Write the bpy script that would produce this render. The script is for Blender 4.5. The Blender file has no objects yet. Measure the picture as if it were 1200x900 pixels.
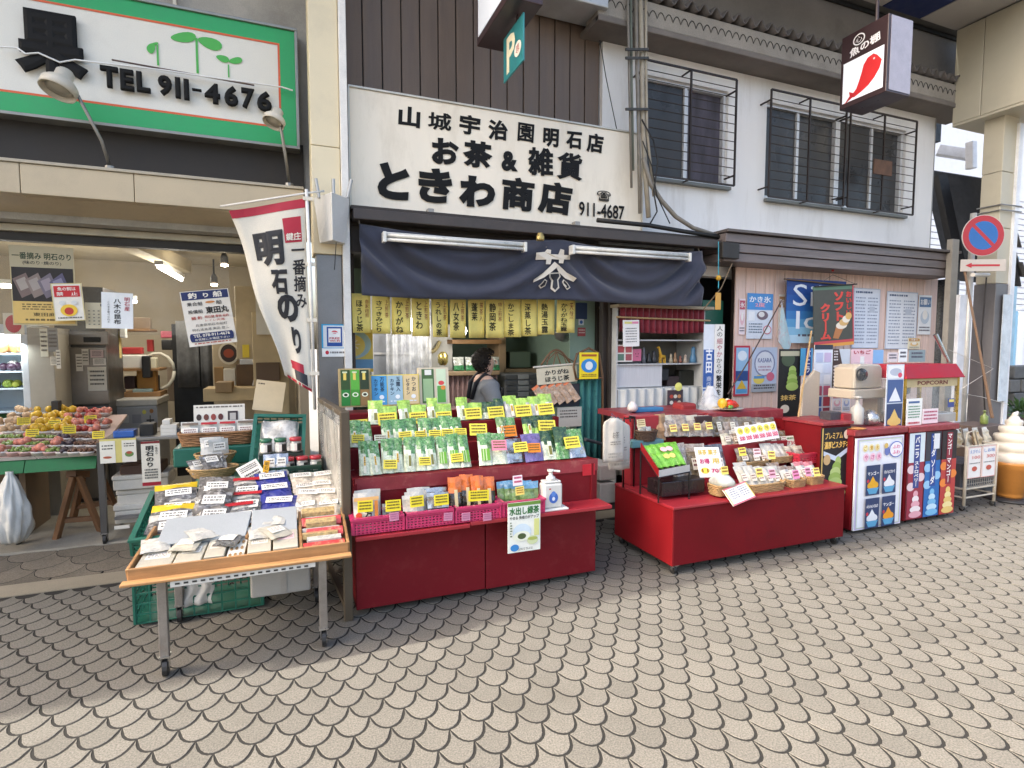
import bpy, math, random
from mathutils import Vector, Matrix, noise
random.seed(7)
S = bpy.context.scene
COL = S.collection
R = math.radians
# ---------------------------------------------------------------- camera
CAM_H = 1.5
PSI = math.atan(265 / math.hypot(660, 45)); PIT = math.atan(45 / 660)
cd = bpy.data.cameras.new('camera'); cam = bpy.data.objects.new('camera', cd); COL.objects.link(cam)
cd.sensor_width = 36; cd.lens = 19.8; cd.clip_start = .05; cd.clip_end = 900
cam.location = (0, 0, CAM_H); cam.rotation_euler = (math.pi / 2 - PIT, 0, -PSI); S.camera = cam
# ---------------------------------------------------------------- sky, sun, exposure
SUN_DIR = Vector((.77, -.075, -.63)).normalized()          # the way the light travels
w = bpy.data.worlds.new('World'); S.world = w; w.use_nodes = True
nt = w.node_tree; sky = nt.nodes.new('ShaderNodeTexSky'); sky.sky_type = 'NISHITA'; sky.sun_disc = False
sky.sun_elevation = math.asin(-SUN_DIR.z); sky.sun_rotation = math.atan2(-SUN_DIR.x, -SUN_DIR.y)
sky.air_density = 1.0; sky.dust_density = 6.0; sky.ozone_density = .3
nt.links.new(sky.outputs[0], nt.nodes['Background'].inputs[0]); nt.nodes['Background'].inputs[1].default_value = .15
sd = bpy.data.lights.new('sun', 'SUN'); sun = bpy.data.objects.new('sun', sd); COL.objects.link(sun)
sd.energy = 2.0; sd.angle = R(.6); sd.color = (1, .95, .86); sun.rotation_euler = SUN_DIR.to_track_quat('-Z', 'Y').to_euler()
S.view_settings.view_transform = 'Standard'; S.view_settings.look = 'None'; S.view_settings.gamma = 1
S.view_settings.exposure = 1.95
S.render.engine = 'CYCLES'; S.cycles.use_denoising = True; S.cycles.max_bounces = 8; S.cycles.diffuse_bounces = 4
S.cycles.transparent_max_bounces = 12; S.cycles.caustics_reflective = False; S.cycles.caustics_refractive = False
S.cycles.sample_clamp_indirect = 6

# ---------------------------------------------------------------- measuring helpers (image plane -> the place)
_F = Vector((math.sin(PSI) * math.cos(PIT), math.cos(PSI) * math.cos(PIT), -math.sin(PIT)))
_R = Vector((math.cos(PSI), -math.sin(PSI), 0)); _U = _R.cross(_F); _C = Vector((0, 0, CAM_H))
def ray(x, y): return _F * 660 + _R * (x - 600) + _U * (450 - y)
def P(x, y, Y): d = ray(x, y); return _C + d * (Y / d.y)          # point on the upright plane at depth Y
def PX(x, y, X): d = ray(x, y); return _C + d * (X / d.x)
def G(x, y, z=0): d = ray(x, y); return _C + d * ((z - CAM_H) / d.z)
def rect(x0, y0, x1, y1, Y):
    xm = (x0 + x1) / 2
    return P(x0, (y0 + y1) / 2, Y).x, P(x1, (y0 + y1) / 2, Y).x, P(xm, y1, Y).z, P(xm, y0, Y).z
def lin(h):
    if isinstance(h, str):
        h = [int(h[i:i + 2], 16) / 255 for i in (0, 2, 4)]
        h = [c / 12.92 if c <= .04045 else ((c + .055) / 1.055) ** 2.4 for c in h]
    return tuple(h)

# ---------------------------------------------------------------- materials
MATS = {}
def M(name, col=(.5, .5, .5), rough=.6, metal=0., var=.15, scale=6., grain=.06, gscale=220., bump=0., bscale=90., spec=.5, stain=None, stain_amt=.35, stain_scale=2.2, trans=0., emit=0., alpha=1., coat=0., tone=False, stretch=(1, 1, 1), sheen=0.):
    if name in MATS: return MATS[name]
    col = lin(col)
    m = bpy.data.materials.new(name); m.use_nodes = True; t = m.node_tree; b = t.nodes['Principled BSDF']; L = t.links.new
    def nd(k, **kw):
        n = t.nodes.new(k)
        for a, v in kw.items(): setattr(n, a, v)
        return n
    geo = nd('ShaderNodeNewGeometry'); mp = nd('ShaderNodeVectorMath', operation='MULTIPLY'); mp.inputs[1].default_value = stretch
    L(geo.outputs['Position'], mp.inputs[0])
    n1 = nd('ShaderNodeTexNoise'); n1.inputs['Scale'].default_value = scale; n1.inputs['Detail'].default_value = 6; n1.inputs['Roughness'].default_value = .62; L(mp.outputs[0], n1.inputs['Vector'])
    r1 = nd('ShaderNodeMapRange'); r1.inputs[1].default_value = .28; r1.inputs[2].default_value = .72; r1.inputs[3].default_value = 1 - var; r1.inputs[4].default_value = 1 + var; L(n1.outputs[0], r1.inputs[0])
    n2 = nd('ShaderNodeTexNoise'); n2.inputs['Scale'].default_value = gscale; n2.inputs['Detail'].default_value = 2; L(mp.outputs[0], n2.inputs['Vector'])
    r2 = nd('ShaderNodeMapRange'); r2.inputs[1].default_value = .3; r2.inputs[2].default_value = .7; r2.inputs[3].default_value = 1 - grain; r2.inputs[4].default_value = 1 + grain; L(n2.outputs[0], r2.inputs[0])
    mu = nd('ShaderNodeMath', operation='MULTIPLY'); L(r1.outputs[0], mu.inputs[0]); L(r2.outputs[0], mu.inputs[1]); fac = mu
    if tone:
        at = nd('ShaderNodeAttribute', attribute_name='tone'); m2 = nd('ShaderNodeMath', operation='MULTIPLY'); L(mu.outputs[0], m2.inputs[0]); L(at.outputs['Fac'], m2.inputs[1]); fac = m2
    sc = nd('ShaderNodeVectorMath', operation='SCALE'); sc.inputs[0].default_value = col; L(fac.outputs[0], sc.inputs['Scale'])
    out = sc.outputs[0]
    if stain:
        n3 = nd('ShaderNodeTexNoise'); n3.inputs['Scale'].default_value = stain_scale; n3.inputs['Detail'].default_value = 7; n3.inputs['Roughness'].default_value = .7; L(mp.outputs[0], n3.inputs['Vector'])
        r3 = nd('ShaderNodeMapRange'); r3.inputs[1].default_value = .52; r3.inputs[2].default_value = .72; r3.inputs[3].default_value = 0; r3.inputs[4].default_value = stain_amt; L(n3.outputs[0], r3.inputs[0])
        mx = nd('ShaderNodeMix', data_type='RGBA'); L(r3.outputs[0], mx.inputs['Factor']); L(out, mx.inputs['A']); mx.inputs['B'].default_value = (*lin(stain), 1); out = mx.outputs['Result']
    L(out, b.inputs['Base Color'])
    rr = nd('ShaderNodeMapRange'); rr.inputs[1].default_value = .3; rr.inputs[2].default_value = .7; rr.inputs[3].default_value = max(.02, rough - .1); rr.inputs[4].default_value = min(1, rough + .1); L(n1.outputs[0], rr.inputs[0]); L(rr.outputs[0], b.inputs['Roughness'])
    b.inputs['Metallic'].default_value = metal; b.inputs['Specular IOR Level'].default_value = spec
    if coat: b.inputs['Coat Weight'].default_value = coat; b.inputs['Coat Roughness'].default_value = .15
    if sheen: b.inputs['Sheen Weight'].default_value = sheen
    if trans: b.inputs['Transmission Weight'].default_value = trans
    if alpha < 1: b.inputs['Alpha'].default_value = alpha
    if emit: L(out, b.inputs['Emission Color']); b.inputs['Emission Strength'].default_value = emit
    if bump:
        n4 = nd('ShaderNodeTexNoise'); n4.inputs['Scale'].default_value = bscale; n4.inputs['Detail'].default_value = 4; L(mp.outputs[0], n4.inputs['Vector'])
        bp = nd('ShaderNodeBump'); bp.inputs['Strength'].default_value = bump; bp.inputs['Distance'].default_value = .004; L(n4.outputs[0], bp.inputs['Height']); L(bp.outputs[0], b.inputs['Normal'])
    MATS[name] = m; return m
def K(h, rough=.55): return M('print_' + h + ('' if rough == .55 else '_g%d' % (rough * 100)), h, rough, var=.05, scale=14, grain=.03)   # printed / painted colour
def clear(name, col, f, rough=.06):                              # thin clear film: part see-through, part shine
    if name in MATS: return MATS[name]
    m = bpy.data.materials.new(name); m.use_nodes = True; t = m.node_tree; L = t.links.new
    tr = t.nodes.new('ShaderNodeBsdfTransparent'); gl = t.nodes.new('ShaderNodeBsdfPrincipled'); mx = t.nodes.new('ShaderNodeMixShader')
    tr.inputs[0].default_value = (*[1 - (1 - c) * .25 for c in lin(col)], 1); gl.inputs['Base Color'].default_value = (*lin(col), 1); gl.inputs['Roughness'].default_value = rough; gl.inputs['Specular IOR Level'].default_value = .8
    nz = t.nodes.new('ShaderNodeTexNoise'); nz.inputs['Scale'].default_value = 9; nz.inputs['Detail'].default_value = 5; ge = t.nodes.new('ShaderNodeNewGeometry'); L(ge.outputs['Position'], nz.inputs['Vector'])
    bp = t.nodes.new('ShaderNodeBump'); bp.inputs['Strength'].default_value = .5; bp.inputs['Distance'].default_value = .02; L(nz.outputs[0], bp.inputs['Height']); L(bp.outputs[0], gl.inputs['Normal'])
    fr = t.nodes.new('ShaderNodeMapRange'); fr.inputs[1].default_value = .35; fr.inputs[2].default_value = .75; fr.inputs[3].default_value = f * .6; fr.inputs[4].default_value = min(1, f * 1.7); L(nz.outputs[0], fr.inputs[0])
    L(fr.outputs[0], mx.inputs[0]); L(tr.outputs[0], mx.inputs[1]); L(gl.outputs[0], mx.inputs[2]); L(mx.outputs[0], t.nodes['Material Output'].inputs[0])
    MATS[name] = m; return m

# ---------------------------------------------------------------- mesh helpers
WLOC = {}
class MB:
    def __init__(s): s.v = []; s.f = []; s.m = []; s.k = 0; s.t = []; s.tone = 1.
    def add(s, vs, fs):
        o = len(s.v); s.v += [tuple(v) for v in vs]
        for f in fs: s.f.append([i + o for i in f]); s.m.append(s.k); s.t.append(s.tone)
        return s
    def mat(s, k): s.k = k; return s
    def box(s, x0, x1, y0, y1, z0, z1):
        return s.add([(x, y, z) for z in (z0, z1) for y in (y0, y1) for x in (x0, x1)], [(0, 2, 3, 1), (4, 5, 7, 6), (0, 1, 5, 4), (2, 6, 7, 3), (0, 4, 6, 2), (1, 3, 7, 5)])
    def obox(s, M4, sx, sy, sz, tp=1.):                          # oriented box, optional taper of the top
        vs = [M4 @ Vector((x * sx / 2 * (tp if z > 0 else 1), y * sy / 2 * (tp if z > 0 else 1), z * sz / 2)) for z in (-1, 1) for y in (-1, 1) for x in (-1, 1)]
        return s.add(vs, [(0, 2, 3, 1), (4, 5, 7, 6), (0, 1, 5, 4), (2, 6, 7, 3), (0, 4, 6, 2), (1, 3, 7, 5)])
    def bar(s, p, q, wd, h=None, up=(0, 0, 1)):
        p = Vector(p); q = Vector(q); d = (q - p); ln = d.length; d.normalize(); up = Vector(up)
        if abs(d.dot(up)) > .98: up = Vector((0, 1, 0))
        sx = d.cross(up).normalized(); sz = sx.cross(d)
        m = Matrix((sx, d, sz)).transposed().to_4x4(); m.translation = (p + q) / 2
        return s.obox(m, wd, ln, h or wd)
    def tube(s, pts, r, n=8, cap=True):
        pts = [Vector(p) for p in pts]; rings = []; prev = None
        for i, p in enumerate(pts):
            d = ((pts[min(i + 1, len(pts) - 1)] - pts[max(i - 1, 0)])).normalized()
            a = prev if prev is not None else (Vector((0, 0, 1)) if abs(d.z) < .9 else Vector((0, 1, 0)))
            a = (a - d * a.dot(d)).normalized(); prev = a; b = d.cross(a)
            rr = r[i] if isinstance(r, (list, tuple)) else r
            rings.append([p + (a * math.cos(2 * math.pi * k / n) + b * math.sin(2 * math.pi * k / n)) * rr for k in range(n)])
        vs = [v for q in rings for v in q]; fs = []
        for i in range(len(rings) - 1):
            for k in range(n): fs.append((i * n + k, i * n + (k + 1) % n, (i + 1) * n + (k + 1) % n, (i + 1) * n + k))
        if cap: fs += [tuple(range(n - 1, -1, -1)), tuple((len(rings) - 1) * n + k for k in range(n))]
        return s.add(vs, fs)
    def lathe(s, c, prof, n=16, wob=None):
        c = Vector(c); vs = []; fs = []
        for i, (r, z) in enumerate(prof):
            for k in range(n):
                a = 2 * math.pi * k / n; rr = r * (wob(a, z) if wob else 1); vs.append(c + Vector((rr * math.cos(a), rr * math.sin(a), z)))
        for i in range(len(prof) - 1):
            for k in range(n): fs.append((i * n + k, i * n + (k + 1) % n, (i + 1) * n + (k + 1) % n, (i + 1) * n + k))
        fs += [tuple(range(n - 1, -1, -1)), tuple((len(prof) - 1) * n + k for k in range(n))]
        return s.add(vs, fs)
    def prism(s, pts, O, U, W, d):                               # outline in the plane O+u*U+w*W, thickness d along U x W
        O = Vector(O); U = Vector(U); W = Vector(W); N = U.cross(W).normalized(); n = len(pts)
        a = [O + U * p[0] + W * p[1] for p in pts]; vs = a + [p + N * d for p in a]
        return s.add(vs, [tuple(range(n - 1, -1, -1)), tuple(range(n, 2 * n))] + [(i, (i + 1) % n, n + (i + 1) % n, n + i) for i in range(n)])
    def grid(s, fn, nu, nv):
        vs = [fn(i / nu, j / nv) for j in range(nv + 1) for i in range(nu + 1)]
        return s.add(vs, [(j * (nu + 1) + i, j * (nu + 1) + i + 1, (j + 1) * (nu + 1) + i + 1, (j + 1) * (nu + 1) + i) for j in range(nv) for i in range(nu)])
    def mesh(s, name, mats, smooth=False):
        me = bpy.data.meshes.new(name); me.from_pydata(s.v, [], s.f)
        for m in (mats if isinstance(mats, (list, tuple)) else [mats]): me.materials.append(m)
        me.polygons.foreach_set('material_index', s.m)
        if smooth: me.polygons.foreach_set('use_smooth', [True] * len(s.f))
        if any(x != 1. for x in s.t):
            at = me.attributes.new('tone', 'FLOAT', 'FACE'); at.data.foreach_set('value', s.t)
        me.update(); return me
    def build(s, name, mats, parent=None, smooth=False, bev=0., solid=0., local=False, sub=0, kind=None):
        o = bpy.data.objects.new(name, s.mesh(name, mats, smooth)); COL.objects.link(o); finish(o, parent, bev, solid, local, sub)
        if kind: o['kind'] = kind
        return o
def finish(o, parent=None, bev=0., solid=0., local=False, sub=0):
    if parent is not None:
        o.parent = parent
        if not local: o.matrix_parent_inverse = Matrix.Translation(-WLOC.get(parent.name, Vector()))
    if solid: md = o.modifiers.new('thick', 'SOLIDIFY'); md.thickness = solid; md.offset = 0
    if sub: md = o.modifiers.new('sub', 'SUBSURF'); md.levels = md.render_levels = sub
    if bev: md = o.modifiers.new('bevel', 'BEVEL'); md.width = bev; md.segments = 2; md.limit_method = 'ANGLE'; md.harden_normals = False
    return o
def tag(o, label=None, cat=None, group=None, kind=None):
    if label: o['label'] = label
    if cat: o['category'] = cat
    if group: o['group'] = group
    if kind: o['kind'] = kind
    return o
def thing(name, label, cat, loc=(0, 0, 0), group=None, rotz=0):
    o = bpy.data.objects.new(name, None); COL.objects.link(o); o.location = loc; o.rotation_euler.z = rotz; o.empty_display_size = .1
    WLOC[o.name] = Vector(loc); return tag(o, label, cat, group)
def dup(root, loc=None, rot=None, label=None, group=None, name=None):
    r = root.copy(); COL.objects.link(r)
    if loc is not None: r.location = loc
    if rot is not None: r.rotation_euler = rot
    if label: r['label'] = label
    if group: r['group'] = group
    for ch in list(root.children):
        c = ch.copy(); COL.objects.link(c); c.parent = r
        for g in list(ch.children):
            d = g.copy(); COL.objects.link(d); d.parent = c
    return r
ORD = 'first second third fourth fifth sixth seventh eighth ninth tenth eleventh twelfth thirteenth fourteenth fifteenth sixteenth'.split()
X3 = Vector((1, 0, 0)); Y3 = Vector((0, 1, 0)); Z3 = Vector((0, 0, 1))

# ---------------------------------------------------------------- lettering and print
TXT = {}
TS_ = bpy.data.scenes.new('lettering_room')          # glyph outlines are made here, removed at the end
def text2d(body, bold=0., vert=False, res=2, shear=0.):
    key = (body, bold, vert, res, shear)
    if key in TXT: return TXT[key]
    c = bpy.data.curves.new('txt', 'FONT'); c.body = '\n'.join(body) if vert else body; c.resolution_u = res; c.size = 1; c.shear = shear
    c.bevel_depth = bold; c.bevel_resolution = 0; c.align_x = 'CENTER' if vert else 'LEFT'; c.space_line = 1.02 if vert else 1.
    o = bpy.data.objects.new('txt', c); TS_.collection.objects.link(o); 
    with bpy.context.temp_override(scene=TS_, view_layer=TS_.view_layers[0]):
        dg = bpy.context.evaluated_depsgraph_get(); dg.update(); me = bpy.data.meshes.new_from_object(o.evaluated_get(dg))
    vs = [v.co.copy() for v in me.vertices]; fs = [tuple(p.vertices) for p in me.polygons]
    bpy.data.objects.remove(o); bpy.data.curves.remove(c); bpy.data.meshes.remove(me)
    x0 = min(v.x for v in vs); x1 = max(v.x for v in vs); y0 = min(v.y for v in vs); y1 = max(v.y for v in vs); z1 = max(max(v.z for v in vs), 1e-6)
    sx = max(x1 - x0, 1e-4); sy = max(y1 - y0, 1e-4)
    TXT[key] = ([((v.x - x0) / sx, (v.y - y0) / sy, max(0, v.z) / z1) for v in vs], fs, sx / sy); return TXT[key]
class Print:
    """flat print on a board: O top-left corner, U to the right, D down; u,v run 0..1 from the top-left"""
    def __init__(s, O, U, D, w, h, off=.0015): s.O = Vector(O); s.U = Vector(U); s.D = Vector(D); s.N = s.D.cross(s.U); s.w = w; s.h = h; s.b = MB(); s.mats = []; s.off = off
    def c(s, col):
        m = K(col) if isinstance(col, str) else col
        if m not in s.mats: s.mats.append(m)
        s.b.k = s.mats.index(m); s.off += .00035
    def pt(s, u, v, z=0.): return s.O + s.U * (u * s.w) + s.D * (v * s.h) + s.N * (s.off + z)
    def poly(s, pts, col): s.c(col); s.b.add([s.pt(*p) for p in pts], [tuple(range(len(pts)))]); return s
    def rect(s, u0, v0, u1, v1, col): return s.poly([(u0, v1), (u1, v1), (u1, v0), (u0, v0)], col)
    def disc(s, u, v, ru, rv, col, n=20, a0=0, a1=2 * math.pi): return s.poly([(u + ru * math.cos(a0 + (a1 - a0) * k / n), v - rv * math.sin(a0 + (a1 - a0) * k / n)) for k in range(n)], col)
    def frame(s, u0, v0, u1, v1, t, col):
        tv = t * s.w / s.h
        s.rect(u0, v0, u1, v0 + tv, col); s.rect(u0, v1 - tv, u1, v1, col); s.rect(u0, v0 + tv, u0 + t, v1 - tv, col); return s.rect(u1 - t, v0 + tv, u1, v1 - tv, col)
    def text(s, body, u0, v0, u1, v1, col='1a1a1a', bold=0., vert=False, res=2, relief=.0006, rot=0., shear=0., keep=False):
        vs, fs, ar = text2d(body, bold, vert, res, shear); s.c(col)
        if keep:
            W = (u1 - u0) * s.w; H = (v1 - v0) * s.h
            if W / H > ar: nw = H * ar / s.w; um = (u0 + u1) / 2; u0, u1 = um - nw / 2, um + nw / 2
            else: nh = W / ar / s.h; vm = (v0 + v1) / 2; v0, v1 = vm - nh / 2, vm + nh / 2
        cu = (u0 + u1) / 2; cv = (v0 + v1) / 2; cs = math.cos(rot); sn = math.sin(rot); out = []
        for x, y, z in vs:
            a = (u0 + (u1 - u0) * x - cu) * s.w; b = (v1 - (v1 - v0) * y - cv) * s.h
            out.append(s.pt(cu + (a * cs - b * sn) / s.w, cv + (a * sn + b * cs) / s.h, z * relief))
        s.b.add(out, fs); return s
    def lines(s, u0, v0, u1, v1, n, col='55534e', fill=.45, seed=1):            # rows of print too small to read
        rg = random.Random(seed); dv = (v1 - v0) / n
        s.c(col)
        for i in range(n):
            u = u0; v = v0 + dv * i
            while u < u1 - .02:
                wd = rg.uniform(.03, .09); e = min(u1, u + wd); s.b.add([s.pt(u, v + dv * fill), s.pt(e, v + dv * fill), s.pt(e, v), s.pt(u, v)], [(0, 1, 2, 3)]); u = e + rg.uniform(.01, .03)
        return s
    def build(s, parent, name='print', local=False):
        o = s.b.build(name, s.mats, parent, local=local); return o
def board(name, label, cat, r, Y, base, fn=None, th=.006, rot=0., group=None, lean=0., parent=None, yaw=0.):
    """a flat board, poster or sign facing the street: r = photo rectangle, Y = its depth; fn draws on its Print"""
    x0, x1, z0, z1 = r if max(r) < 40 else rect(*r, Y)
    c = Vector(((x0 + x1) / 2, Y, (z0 + z1) / 2)); w_ = x1 - x0; h_ = z1 - z0
    m = Matrix.Translation(c) @ Matrix.Rotation(yaw, 4, 'Z') @ Matrix.Rotation(-lean, 4, 'X') @ Matrix.Rotation(rot, 4, 'Y')
    b = MB().obox(m, w_, th, h_); o = b.build(name, K(base) if isinstance(base, str) else base, parent)
    if parent is None: tag(o, label, cat, group)
    if fn:
        q = m.to_3x3(); U = q @ X3; D = q @ -Z3; N = q @ -Y3
        p = Print(m @ Vector((-w_ / 2, 0, h_ / 2)) + N * th / 2, U, D, w_, h_); fn(p); p.build(o, 'lettering' if parent else 'print')
    return o
# ================================================================ GROUND
concrete = M('paver_concrete', (.152, .140, .118), .85, var=.07, scale=2, grain=.34, gscale=150, bump=.35, bscale=200, stain=(.095, .085, .067), stain_amt=.5, stain_scale=1.5, tone=True)
joint = M('paver_joint', (.016, .0145, .012), .95, var=.2, scale=20, grain=.2)
gm = M('street_ground', (.24, .23, .21), .9, var=.12, scale=2, grain=.12, bump=.3)
tag(MB().box(-250, 250, -250, 250, -.6, -.03).build('ground', gm), kind='structure')
pav = MB().box(-14, 26, -6, 4.2, -.03, -.0022).build('pavement', joint); tag(pav, kind='structure')
AX, BY = .0703, .0975
def scale_outline(c, y, s=1., g=(.0118, .0128, .0024)):
    a = AX * s; b = BY * s; pts = []
    for k in range(11):
        t = math.pi * (1 - k / 10); pts.append((c - (a - g[0]) * -math.cos(t) * -1 if False else c + (a - g[0]) * math.cos(t), y - (b - g[1]) * math.sin(t)))
    pts[0] = (c - a + g[2] * 2.2, y); pts[10] = (c + a - g[2] * 2.2, y)
    for k in range(1, 5):
        t = math.pi * k / 10; pts.append((c + a - a * math.sin(t) * 1 + 0 if False else c + a - a * math.sin(t), y + b - b * math.cos(t) - g[2]))
    pts.append((c, y + b - g[2] * 2.5))
    for k in range(4, 0, -1):
        t = math.pi * k / 10; pts.append((c - a + a * math.sin(t), y + b - b * math.cos(t) - g[2]))
    return pts
def paver(b, pts, c, y, z=0., d=.0035):
    n = len(pts); top = [((p[0]), (p[1]), z) for p in pts]; bot = [(c + (p[0] - c) * 1.02, y + (p[1] - y) * 1.02, z - d) for p in pts]
    b.add(top + bot, [tuple(range(n))] + [(n + i, n + (i + 1) % n, (i + 1) % n, i) for i in range(n)])
cells = []
for j in range(-24, 22):
    y = 2.046 + BY * j
    if y > 4.16 or y < -.3: continue
    for i in range(-50, 110):
        cells.append((.558 - AX + 2 * AX * i + (AX if j % 2 else 0), y))
def seen(x, y):
    d = Vector((x, y, 0)) - _C; z = d.dot(_F)
    if z < .2: return None
    u = 600 + 660 * d.dot(_R) / z; v = 450 - 660 * d.dot(_U) / z
    return d.length if -30 < u < 1230 and v < 930 else None
near = sorted((seen(*c), c) for c in cells if seen(*c))
pick = set(c for _, c in near[:300])
rp = random.Random(3); variants = []
for k in range(8):
    b = MB(); b.tone = [.88, .94, .96, .98, 1.0, 1.02, 1.03, 1.05][k] + .001; paver(b, scale_outline(0, 0), 0, 0); variants.append(b.mesh('paver', concrete))
rest = MB()
for c in cells:
    if c in pick:
        o = bpy.data.objects.new('paver', rp.choice(variants + variants[:2])); COL.objects.link(o); o.location = (c[0], c[1], rp.uniform(-.0006, .0005)); o.parent = pav
        o.rotation_euler = (rp.uniform(-.002, .002), rp.uniform(-.002, .002), rp.uniform(-.012, .012))
    else:
        rest.tone = .93 + .13 * rp.random() - (.08 if rp.random() < .07 else 0); paver(rest, scale_outline(*c), c[0], c[1], rp.uniform(-.0006, .0005))
tag(rest.build('pavers', concrete, pav), kind='stuff')
band = M('kerb_concrete', (.26, .225, .165), .9, var=.15, scale=4, grain=.14, bump=.3)
tag(MB().box(-14, 26, 4.16, 4.36, -.03, .004).build('kerb_strip', band), kind='structure')
dark_conc = M('worn_concrete', (.17, .145, .11), .9, var=.22, scale=3, grain=.3, gscale=160, bump=.5, stain=(.28, .25, .19), tone=True)
fore = MB().box(-14, 26, 4.362, 5.03, -.03, -.004).build('shop_forecourt', joint); tag(fore, kind='structure')
ob = MB()
for j in range(5):
    y = 4.40 + .195 * j
    for i in range(-12, 3):
        cx = .1 + .2812 * i + (.1406 if j % 2 else 0); ob.tone = .8 + .35 * rp.random()
        pts = [(px, min(max(py, 4.365), 5.01)) for px, py in scale_outline(cx, y, 2., (.003, .006, .002))]
        if max(p[1] for p in pts) - min(p[1] for p in pts) < .03: continue
        n = len(pts); ob.add([(p[0], p[1], .003) for p in pts], [tuple(range(n))])
tag(ob.build('large_pavers', dark_conc, fore), kind='stuff')
flo = M('shop_floor', (.33, .30, .24), .75, var=.2, scale=3, grain=.12, stain=(.16, .14, .11), stain_amt=.4, bump=.15)
b = MB(); rg = random.Random(5); ed = [(-6 + .21 * i, 5.0 + rg.uniform(-.012, .014)) for i in range(31)]
b.prism([(p[0], p[1]) for p in ed] + [(.3, 8.6), (-6, 8.6)], (0, 0, -.03), X3, Y3, .045)
tag(b.build('shop_floor', flo), kind='structure')
tag(MB().box(.45, 8, 5.035, 9, -.03, .03).build('tea_shop_floor', flo), kind='structure')

# ================================================================ ARCADE: ceiling, beam, columns
CEIL = 5.12
cream = M('arcade_cream_panel', (.50, .465, .36), .55, var=.07, scale=1.5, grain=.03, stain=(.36, .33, .26), stain_amt=.25)
ceilm = M('arcade_ceiling_panel', (.42, .41, .40), .6, var=.06, scale=2)
c = MB().box(-40, 7.6, 3.40, 4.37, CEIL + .012, CEIL + .1).build('arcade_ceiling', ceilm); tag(c, kind='structure')
for i in range(12):
    x1 = 7.24 - .62 * i
    if i in (1,): mt = K('1d2d5e')
    else: mt = ceilm
    MB().box(x1 - .605, x1, 3.45, 4.36, CEIL - .004, CEIL + .012).build('ceiling_panel', mt, c, bev=.004)
bm = thing('arcade_beam', 'large cream panelled arcade beam above the right-hand street column', 'beam', (7.25, 3.9, 4.05))
for i, (y0, y1) in enumerate(((3.0, 3.62), (3.626, 4.06), (4.066, 4.35))):
    MB().box(7.25, 7.9, y0, y1, 4.06, CEIL - .01).build('panel', cream, bm, bev=.006)
MB().box(7.255, 7.9, 3.0, 4.35, 4.03, 4.058).build('bottom_trim', cream, bm, bev=.004)
cc = thing('arcade_column', 'tall cream and grey square column under the arcade beam by the crossing', 'column', (7.5, 4.0, 0))
colm = M('column_cream', (.52, .48, .37), .5, var=.06, scale=2, stain=(.35, .31, .24), stain_amt=.3)
colg = M('column_grey', (.17, .165, .17), .45, var=.12, scale=2, metal=.2, stain=(.10, .09, .08))
for i in range(3): MB().box(7.4, 7.66, 3.9, 4.1, 2.2 + .615 * i, 2.81 + .615 * i).build('panel', colm, cc, bev=.006)
MB().box(7.415, 7.645, 3.915, 4.085, 0, 4.03).build('core', colm, cc)
MB().box(7.39, 7.62, 3.89, 4.11, 0, 2.195).build('lower_cladding', colg, cc, bev=.006)
st = MB().box(7.625, 7.70, 3.87, 3.93, .3, 3.97).build('white_strip', M('strip_white', (.75, .77, .8), .4), cc, bev=.004)
cb = MB()
for z in (3.0, 3.06): cb.tube([(7.385, 3.885, z), (7.385, 4.12, z)], .008); cb.tube([(7.385, 3.88, z), (7.72, 3.86, z)], .008)
cb.build('strap', M('strap_grey', (.3, .3, .29), .4, metal=.6), cc)

lc = thing('arcade_column', 'slim cream column between the fruit shop and the tea shop', 'column', (.32, 4.4, 0))
cream2 = M('column_cream_left', (.74, .65, .45), .5, var=.05, scale=2, stain=(.55, .48, .35), stain_amt=.3, stain_scale=3)
x0 = P(366, 250, 4.3).x; x1 = P(400, 250, 4.3).x; x2 = P(409, 250, 4.3).x
zs = P(388, 298, 4.3).z; zj = P(388, 172, 4.3).z
MB().box(x0, x1, 4.3, 4.56, zs, zj - .003).build('panel', cream2, lc, bev=.006); MB().box(x0, x1, 4.3, 4.56, zj, 5.1).build('panel', cream2, lc, bev=.006)
MB().box(x0 + .02, x1 - .002, 4.32, 4.55, 0, zs).build('lower_cladding', M('column_metal', (.22, .225, .235), .38, metal=.55, var=.12, scale=3, stain=(.3, .3, .3)), lc, bev=.004)
MB().box(x1 + .002, x2, 4.27, 4.5, 0, 5.1).build('white_strip', M('strip_warm_white', (.78, .76, .71), .4, stain=(.5, .48, .42)), lc, bev=.004)
# flag-pole holder on that column
hl = thing('flag_pole_holder', 'white tapered metal box fixed to the cream column above the wireless sticker', 'holder', (.3, 4.2, 2.4))
hz0 = P(388, 284, 4.2).z; hz1 = P(388, 231, 4.2).z; hx0 = P(369, 250, 4.12).x; hx1 = P(411, 250, 4.12).x
hw = M('holder_white', (.62, .62, .60), .45, metal=.1, var=.05, stain=(.45, .43, .38), stain_amt=.2)
mid = P(389, 250, 4.06).x
b = MB(); xs = [(hx0, 4.27), (mid, 4.06), (hx1, 4.20), (hx1, 4.27)]
tp = [(x, y, hz1) for x, y in xs]; bt = [(hx0 + (x - hx0) * .72 + .035, 4.27 - (4.27 - y) * .8, hz0) for x, y in xs]
b.add(tp + bt, [(0, 1, 2, 3), (7, 6, 5, 4)] + [(4 + i, 4 + (i + 1) % 4, (i + 1) % 4, i) for i in range(4)]); b.build('box', hw, hl, bev=.004)
for px, dx in ((374, -.02), (391, 0), (407, .03)):
    p = P(px, 232, 4.2); MB().tube([p, p + Vector((dx, 0, .13))], .012).build('pole_socket', M('socket_grey', (.4, .4, .39), .4, metal=.5), hl)
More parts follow.
